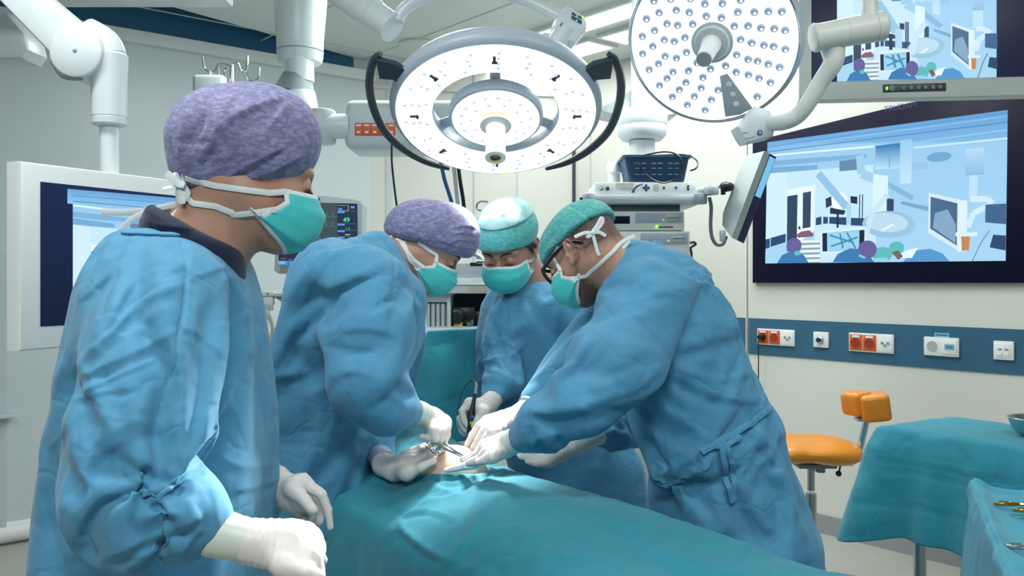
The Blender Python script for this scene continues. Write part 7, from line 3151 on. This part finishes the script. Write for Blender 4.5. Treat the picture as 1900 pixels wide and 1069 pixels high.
def tables():
    a, b = V(1.12, 2.65, 0), V(1.44, 2.84, 0)
    e = V(.50, -.80, 0).normalized() * .95
    cs = [a, b, b + e, a + e]
    st = [('c', 3, 3, [(1610, 872), (1700, 880), (1830, 912)]), ('s', 4, 5, [(1612, 838), (1660, 852), (1750, 868), (1900, 890)]), ('c', 3, 3, [(1556, 928), (1640, 938), (1760, 958), (1860, 990)]),
          ('v', 8, 8, [(1626, 795), (1616, 840), (1600, 900)]), ('r', 8, 8, [(1640, 800), (1625, 860), (1650, 900)]), ('s', 6, 6, [(1598, 838), (1612, 830), (1630, 838)]),
          ('v', 6, 7, [(1590, 850), (1580, 890), (1562, 925)]), ('r', 6, 8, [(1575, 880), (1590, 930), (1600, 990)]), ('v', 4, 5, [(1695, 800), (1730, 808), (1745, 800)]),
          ('s', 4, 6, [(1640, 790), (1760, 806), (1880, 832)])]
    draped_table('table_cover', 'teal sheet draped over the instrument table beside the orange stool', 'table cover', cs, .90, .318, .085, M_DRAPE2, 4, strokes=st,
                 dropf=lambda s, i, w: 1 + .18 * w)
    frame_table('instrument_table', 'steel instrument table frame under the teal sheet, legs showing', cs, .90, [a.lerp(b + e, .12), b.lerp(a + e, .12), (b + e).lerp(a, .12), (a + e).lerp(b, .12)], 'table')
    # bowl
    t = thing('steel_bowl', 'small steel bowl on the draped table at the right picture edge', 'bowl', (P(1918, 0, 2.42).x, 2.42, .901))
    mb = MB()
    c = V(P(1918, 0, 2.42).x, 2.42, .903)
    prof = [(0, .030), (.004, .036), (.02, .052), (.038, .060), (.052, .064), (.053, .067), (.055, .066), (.053, .062), (.038, .057), (.02, .048), (.006, .030), (.005, .001)]
    mb.lathe(c, (0, 0, 1), prof, 40)
    mb.build('bowl', M_STEEL, t)
    # small tray table with raised cover edge
    F_, N_ = V(1.11, 2.05, 0), V(.83, 1.42, 0)
    ex = V(.62, -.10, 0)
    cs = [F_, F_ + ex, N_ + ex, N_]

    def tray(u, v):
        # u across (0 = left border outside), v from far to near
        prof_u = [(-.050, -.34), (-.030, -.12), (-.024, -.03), (-.018, .006), (-.008, .016), (.004, .012), (.02, .002), (.05, -.006), (.10, -.008)]
        L = len(prof_u) - 1
        if u < .5:
            k = u / .5 * L
            i = min(int(k), L - 1)
            f = k - i
            x = prof_u[i][0] * (1 - f) + prof_u[i + 1][0] * f
            z = prof_u[i][1] * (1 - f) + prof_u[i + 1][1] * f
        else:
            x, z = .10 + (u - .5) / .5 * .45, -.004
        y = v * 1.25 - .12
        zz = 0
        if y < 0:
            zz = .012 - .0
            if y < -.04:
                zz = 0
        base = F_.lerp(N_, max(y, 0)) + ex.normalized() * x
        far = 0
        if y < .1:
            far = .010 * math.exp(-((y - .0) / .03) ** 2)
        yy = min(0, y)
        drop = 0
        if y < -.02:
            drop = -(-.02 - y) * 2.6
        base = base + V(-.3, .95, 0).normalized() * (-yy) * .25
        wv = .004 * math.sin(v * 23) * math.exp(-((x + .02) / .03) ** 2)
        return (base.x, base.y, .845 + z + far + drop + wv)
    st = [('r', 4, 4, [(1812, 905), (1826, 940), (1850, 1000)]), ('s', 4, 5, [(1822, 910), (1838, 960), (1868, 1040)])]
    o, tr = grid_obj('tray_cover', tray, 90, 110, cloth_mat('drape_tray', (56, 146, 168), (62, 152, 174), scale=500, bump=.4), st, ((.05, .004), (.02, .0012)), seed=9)
    tag(o, 'teal sheet with crumpled raised edge over the tray in the lower right corner', 'tray cover')
    tb = frame_table('tray_stand', 'steel tray stand under the crumpled teal sheet, lower right corner', [p + V(.03, 0, 0) for p in cs], .832, [F_.lerp(N_, .2) + ex * .3, F_ + ex * .9, N_ + ex * .9], 'tray stand', .012)
    # scissors
    for k, (x0, y0, dx, rot, lab) in enumerate(((1872, 938, 1, 0, 'gilt handled scissors lying on the crumpled tray sheet, upper pair'), (1898, 1018, 1, .5, 'steel instrument tips at the right edge of the tray sheet below the scissors'))):
        p = PZ(x0, y0, .852)
        t = thing('surgical_scissors', lab, 'scissors', p)
        m = M_GOLD if k == 0 else M_STEEL
        for sgn, yo in ((1, 0.0), (-1, -.052)):
            mb = MB()
            ce = p + V(-.005 + .012 * (sgn < 0), yo, .004)
            mb.torus(ce, (0, 0.15, 1), .024, .0042, 30, 8, ux=(1, 0, 0), sy=.62)
            mb.tube([ce + V(.022, -.004, 0), ce + V(.06, -.008 + .012 * -sgn, .002), ce + V(.12, -.026 * sgn - .01, .003)], [.0042, .004, .0036], 8, 3)
            mb.tube([ce + V(.12, -.026 * sgn - .01, .003), ce + V(.20, -.034 * sgn - .006, .003)], [.0036, .002], 8, 2)
            mb.build('blade_half', m, t)


# ---------------------------------------------------------------- operating table, patient and drapes
T0 = V(-.07, 1.90, 0)
TS = V(.55, -.835, 0).normalized()
TN = V(.835, .55, 0).normalized()


def TP(s, v, z):
    return T0 + TS * s + TN * v + V(0, 0, z)


def patient():
    t = thing('operating_table', 'operating table hidden under the teal drapes', 'operating table', TP(.1, 0, 0))
    R = Matrix((TS, TN, V(0, 0, 1))).transposed()
    mb = MB()
    mb.box(TP(.30, 0, .70), (1.8, .32, .06), R, .015)
    mb.build('padded_top', M_DARK, t)
    mb = MB()
    mb.box(TP(.1, 0, .36), (.26, .24, .62), R, .02)
    mb.build('column', M_STEEL, t)
    mb = MB()
    mb.box(TP(.15, 0, .04), (.9, .36, .07), R, .02)
    mb.build('base', M_GREY, t)
    pr = [Cone(TP(-.55, 0, .80), TP(-.2, 0, .785), .085, .075).set(.05), Cone(TP(-.2, 0, .785), TP(.1, 0, .785), .075, .08).set(.05)]
    for sg in (-1, 1):
        pr += chain([(TP(.1, .07 * sg, .785), .07), (TP(.5, .085 * sg, .79), .055), (TP(.95, .08 * sg, .79), .045), (TP(1.05, .08 * sg, .84), .036)], .03)
        pr += chain([(TP(-.62, .15 * sg, .80), .05), (TP(-.3, .17 * sg, .78), .04), (TP(-.05, .16 * sg, .77), .033)], .03)
    pr += [Cone(TP(-.60, 0, .82), TP(-.72, 0, .82), .05, .05).set(.03), Ell(TP(-.83, 0, .82), (.10, .075, .09)).set(.03)]
    c = PZ(842, 841, .925)
    pr.append(Ell(V(c.x, c.y, .862), (.092, .084, .082), R).set(.02))
    vs, q = sdf(pr, .007)
    vs = relax(vs, q, 2)
    o = link('patient', mesh_np('patient', vs, q, mat('skin_pale', (242, 210, 186), .5, sub=.25, bump=(200, .1, .0006))), None)
    tag(o, 'person lying under the teal drapes with only the bare brightly lit belly showing', 'person')
    # incision line
    mb = MB()
    return c, tree_of(vs, q)


def drapes(c):
    W0 = .197
    bs = (c - T0).dot(TS)
    bv = (c - T0).dot(TN)

    def zt(s, v):
        z = .880 - .045 * max(0, min(1, (-v - .02) / .17)) * (1 / (1 + math.exp((s - .12) / .08)))
        z += .02 * math.exp(-((s - .35) / .3) ** 2)
        z += .05 * (1 / (1 + math.exp(-(s - .85) / .07)))
        z += .012 * math.cos(v / W0 * PI / 2) - .012
        # shallow trough between the legs, upper body higher
        z -= .020 * math.exp(-(v / .05) ** 2) * (1 / (1 + math.exp(-(s - .45) / .12)))
        z += .055 / (1 + math.exp((s + .42) / .06))
        r = math.hypot((s - bs) / .082, (v - bv) / .070)
        z -= .060 / (1 + math.exp((r - .95) / .06))
        z += .012 * math.exp(-((r - 1.25) / .16) ** 2)
        # left rim droops
        z -= .05 * max(0, (-v - .10) / .1) ** 2 * (1 if v < 0 else 0) * (1 / (1 + math.exp(-(s - .1) / .08)))
        return z

    def f(u, w):
        s = -.78 + u * 2.35
        a = -.82 + w * 1.50
        W_ = W0
        if abs(a) < W_:
            p = TP(s, a, zt(s, a))
        else:
            sg = 1 if a > 0 else -1
            ex = abs(a) - W_
            wob = .5 + .5 * math.sin(s * 13 + 1.3 * sg)
            p = TP(s, sg * (W_ + .025 * (1 - math.exp(-ex / .03)) + .10 * ex * wob + .02 * ex), zt(s, sg * W_) - ex * .985 + .01 * (1 - math.exp(-ex / .02)))
        return (p.x, p.y, max(p.z, .06))
    st = [('s', 8, 9, [(960, 852), (925, 880), (870, 918), (800, 935), (742, 958)]), ('v', 6, 7, [(700, 925), (742, 950), (790, 940)]),
          ('r', 9, 8, [(742, 962), (748, 985), (790, 1020), (838, 1046)]), ('v', 8, 10, [(735, 985), (760, 1015), (820, 1050)]), ('s', 7, 8, [(838, 1050), (870, 1000), (905, 945), (960, 915)]),
          ('s', 5, 6, [(745, 958), (790, 950), (848, 968)]), ('v', 5, 6, [(848, 970), (872, 935), (905, 905)]), ('r', 5, 8, [(880, 930), (930, 900), (1010, 890)]),
          ('s', 8, 10, [(1020, 885), (1080, 905), (1130, 960), (1180, 985)]), ('c', 4, 3, [(1024, 890), (1050, 910), (1110, 955), (1176, 982)]), ('v', 6, 12, [(940, 920), (1000, 940), (1060, 985)]),
          ('s', 5, 6, [(1370, 1030), (1395, 1010), (1402, 1004)]), ('c', 4, 3, [(1360, 1052), (1385, 1025), (1402, 1006)]), ('v', 4, 5, [(1008, 1052), (1030, 1020), (1046, 1000)]),
          ('s', 4, 5, [(1006, 1055), (1028, 1022), (1050, 996)]), ('r', 6, 18, [(1000, 960), (1150, 1010), (1320, 1055)]), ('v', 6, 16, [(1080, 940), (1220, 985), (1380, 1040)]),
          ('s', 7, 6, [(800, 884), (835, 894), (868, 888)]), ('s', 7, 6, [(815, 898), (850, 903), (885, 884)]), ('r', 6, 6, [(790, 895), (830, 915), (870, 900)]),
          ('v', 5, 5, [(760, 925), (775, 905), (792, 890)]), ('s', 6, 6, [(965, 850), (920, 872), (880, 890)]), ('v', 5, 6, [(990, 885), (1020, 874), (1050, 868)]),
          ('s', 6, 10, [(730, 835), (770, 815), (830, 800), (872, 803)]), ('v', 6, 8, [(735, 820), (770, 800), (800, 790)])]
    o, tr = grid_obj('surgical_drape', f, 330, 250, M_DRAPE, st, ((.16, .006), (.05, .0022), (.02, .0006)), seed=15)
    tag(o, 'large teal drape covering the patient and running down to the lower right', 'surgical drape')
    # upright screen drape at the head end
    sc0 = TP(-.74, 0, 0)

    def g(u, w):
        x = -.33 + u * .86
        top = 1.118 + .085 * (x + .33) / .86 + .012 * math.sin(x * 9)
        if w < .12:          # roll over the bar
            a = w / .12
            p = TP(-.74 - .06 * (1 - a) ** 1.2, x, top - .05 * (1 - a) ** 2 + .0)
        else:
            b = (w - .12) / .88
            z = top - b * (top - .86)
            p = TP(-.74 + .025 * math.sin(b * PI * .5) + .10 * b ** 3 + .008 * math.sin(x * 14) * b, x, z)
        return (p.x, p.y, p.z)
    st2 = [('c', 3, 3, [(770, 640), (770, 700), (775, 750)]), ('r', 5, 30, [(820, 640), (830, 700), (840, 740)]), ('c', 2, 2, [(858, 615), (866, 660), (868, 700)])]
    o, _ = grid_obj('screen_drape', g, 130, 90, cloth_mat('drape_screen_lit_teal', (50, 150, 166), (46, 144, 160), scale=700, bump=.3, crease=.3), st2, ((.2, .006),), seed=5)  # same drape cloth, teal lightened to paint in the stronger light on it
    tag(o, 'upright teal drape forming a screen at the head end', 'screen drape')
    t = thing('drape_rail', 'steel rail holding up the teal screen drape, hidden behind it', 'rail', TP(-.80, 0, .7))
    mb = MB()
    mb.tube([TP(-.79, -.33, 1.09), TP(-.79, .53, 1.17)], .009, 8, 0)
    mb.tube([TP(-.79, 0, 1.10), TP(-.79, 0, 0)], .009, 8, 0)
    mb.build('bar', M_STEEL, t)
    return tr


def instruments():
    b = Vector
    t = thing('cautery_pencil', 'black cautery pencil with blue and yellow keys held upright in the far hand', 'cautery pencil', P(871, 803, 2.37))
    mb = MB()
    top, bot = P(882, 728, 2.395), P(869, 806, 2.36)
    ax = bot - top
    L = ax.length
    mb.lathe(top, ax, [(0, .0045), (.004, .0052), (L * .25, .0062), (L * .5, .0095), (L * .62, .0108), (L * .75, .0085), (L * .85, .0070), (L, .0040)], 20, sy=.8)
    mb.build('body', M_BLACK, t)
    for f, m, nm in ((.60, mat('key_blue', (40, 84, 190), .3), 'blue key'), (.74, mat('key_yellow', (232, 196, 70), .3), 'yellow key')):
        mb = MB()
        mb.ball(top + ax * f + V(.0035, -.0085, .002), (.005, .004, .005))
        mb.build('key', m, t, nm)
    mb = MB()
    mb.tube([top + ax * .03, P(884, 716, 2.397), P(882, 709, 2.40)], [.0055, .0045, .0035], 10, 3)
    mb.build('strain_relief', M_GREY, t)
    mb = MB()
    mb.tube([P(882, 711, 2.40), P(878, 706.5, 2.40), P(872, 708, 2.41), P(862, 720, 2.43), P(854, 740, 2.44), P(850, 765, 2.44), P(850, 790, 2.43), P(853, 806, 2.42)], [.0028, .0026, .0022, .0018, .0016, .0016, .0016, .0016], 8, 4)
    mb.build('cord', M_DGREY, t)
    t = thing('forceps', 'steel ring forceps reaching over the bare belly from the left hand side', 'forceps', P(845, 838, 2.06))
    a, e = P(815, 822, 2.035), P(863, 849, 2.0)
    for k in (-1, 1):
        mb = MB()
        off = V(.0, 0, .0038 * k)
        mid = a.lerp(e, .55)
        mb.tube([a + off * 2.0, mid + off * 1.0, e + off * .3], [.0034, .0032, .0020], 10, 3)
        mb.torus(P(804, 832, 2.0) + V(.006 * k, 0, -.004 * k), V(.5, -1, .3), .0105, .0024, 24, 8)
        mb.tube([P(808, 828, 2.005), a + off * 2], .0030, 8, 0)
        mb.build('jaw_half', M_CHROME, t)
    t = None
    S = [Cone(P(830, 873, 1.985), P(872, 863, 1.95), .009, .013, (V(.2, -.3, 1), .55)).set(.01), Cone(P(872, 863, 1.95), P(908, 850, 1.93), .013, .012, (V(.2, -.3, 1), .6)).set(.01)]
    vs, q = sdf(S, .0025)
    vs = sculpt(relax(vs, q, 2), q, [('v', 1.5, 2, [(832, 872), (860, 866), (895, 856)])], ((.01, .0008),), 3)
    o = link('gauze_swab', mesh_np('gauze_swab', vs, q, mat('gauze_white', (236, 240, 240), .8, bump=(600, .5, .0006))), None)
    tag(o, 'folded white gauze swab lying along the near edge of the bare belly', 'gauze')
# ---------------------------------------------------------------- assemble
import time as _time
_t0 = _time.time()


def _log(s):
    print('%-18s %.1f s' % (s, _time.time() - _t0), flush=True)


room()
lights_ceiling()
sockets()
wall_screen()
upper_monitor()
left_monitor()
patient_monitor()
_log('room')
L1, N1 = lamp_ring()
L2, N2 = lamp_round()
pendants()
tower()
anaesthesia()
iv_stand()
small_room_things()
stool()
tables()
_log('equipment')
belly, _tp = patient()
drapes(belly)
instruments()
_log('drapes')
for _f in (person_a, person_b, person_c, person_d):
    _f()
_log('people')


def spot(name, loc, target, energy, size, blend, radius, col=(1, 1, 1)):
    l = bpy.data.lights.new(name, 'SPOT')
    l.energy = energy
    l.spot_size = math.radians(size)
    l.spot_blend = blend
    l.shadow_soft_size = radius
    l.color = col
    o = bpy.data.objects.new(name, l)
    COL.objects.link(o)
    o.location = loc
    o.rotation_euler = (Vector(target) - Vector(loc)).to_track_quat('-Z', 'Y').to_euler()
    return o


def area(name, loc, target, energy, sx, sy, col=(1, 1, 1)):
    l = bpy.data.lights.new(name, 'AREA')
    l.shape = 'RECTANGLE'
    l.size, l.size_y = sx, sy
    l.energy = energy
    l.color = col
    o = bpy.data.objects.new(name, l)
    COL.objects.link(o)
    o.location = loc
    o.rotation_euler = (Vector(target) - Vector(loc)).to_track_quat('-Z', 'Y').to_euler()
    return o


spot('lamp_beam_ring', L1 + N1 * .06, belly, 400, 22, .8, .14)
spot('lamp_beam_round', L2 + N2 * .17, P(545, 1000, 1.13), 420, 17, .8, .07)
# unseen area lights added below the ceiling as fill, one behind the viewer
for x, y, en in ((-1.0, 1.3, 22), (1.3, 1.1, 17), (-.6, 3.7, 30), (1.0, 3.4, 24), (-.1, -.5, 44)):
    area('ceiling_fill_light', (x, y, CEIL - .03), (x, y, 0), en, 1.0, .3, (.94, .99, 1.0))
w_ = bpy.data.worlds.new('room_world')
scene.world = w_
w_.use_nodes = True
w_.node_tree.nodes['Background'].inputs[0].default_value = (.72, .88, 1.0, 1)
w_.node_tree.nodes['Background'].inputs[1].default_value = .17
# ---------------------------------------------------------------- camera
cam = bpy.data.cameras.new('camera')
cam.sensor_width = 36
cam.lens = FOC / 1900 * 36
cam.shift_y = -(1069 / 2 - HZ) / 1900
cam.clip_start = 0.02
co = bpy.data.objects.new('camera', cam)
COL.objects.link(co)
co.location = (0, 0, CAMZ)
co.rotation_euler = (PI / 2, 0, 0)
scene.camera = co
scene.view_settings.view_transform = 'Standard'
scene.view_settings.look = 'None'
scene.view_settings.gamma = 1
scene.view_settings.use_curve_mapping = False
scene.view_settings.exposure = 0.08
scene.cycles.max_bounces = 6
scene.cycles.diffuse_bounces = 3
scene.cycles.glossy_bounces = 3
scene.cycles.transmission_bounces = 4
scene.cycles.caustics_reflective = False
scene.cycles.caustics_refractive = False
scene.cycles.use_adaptive_sampling = True
scene.cycles.adaptive_threshold = 0.03
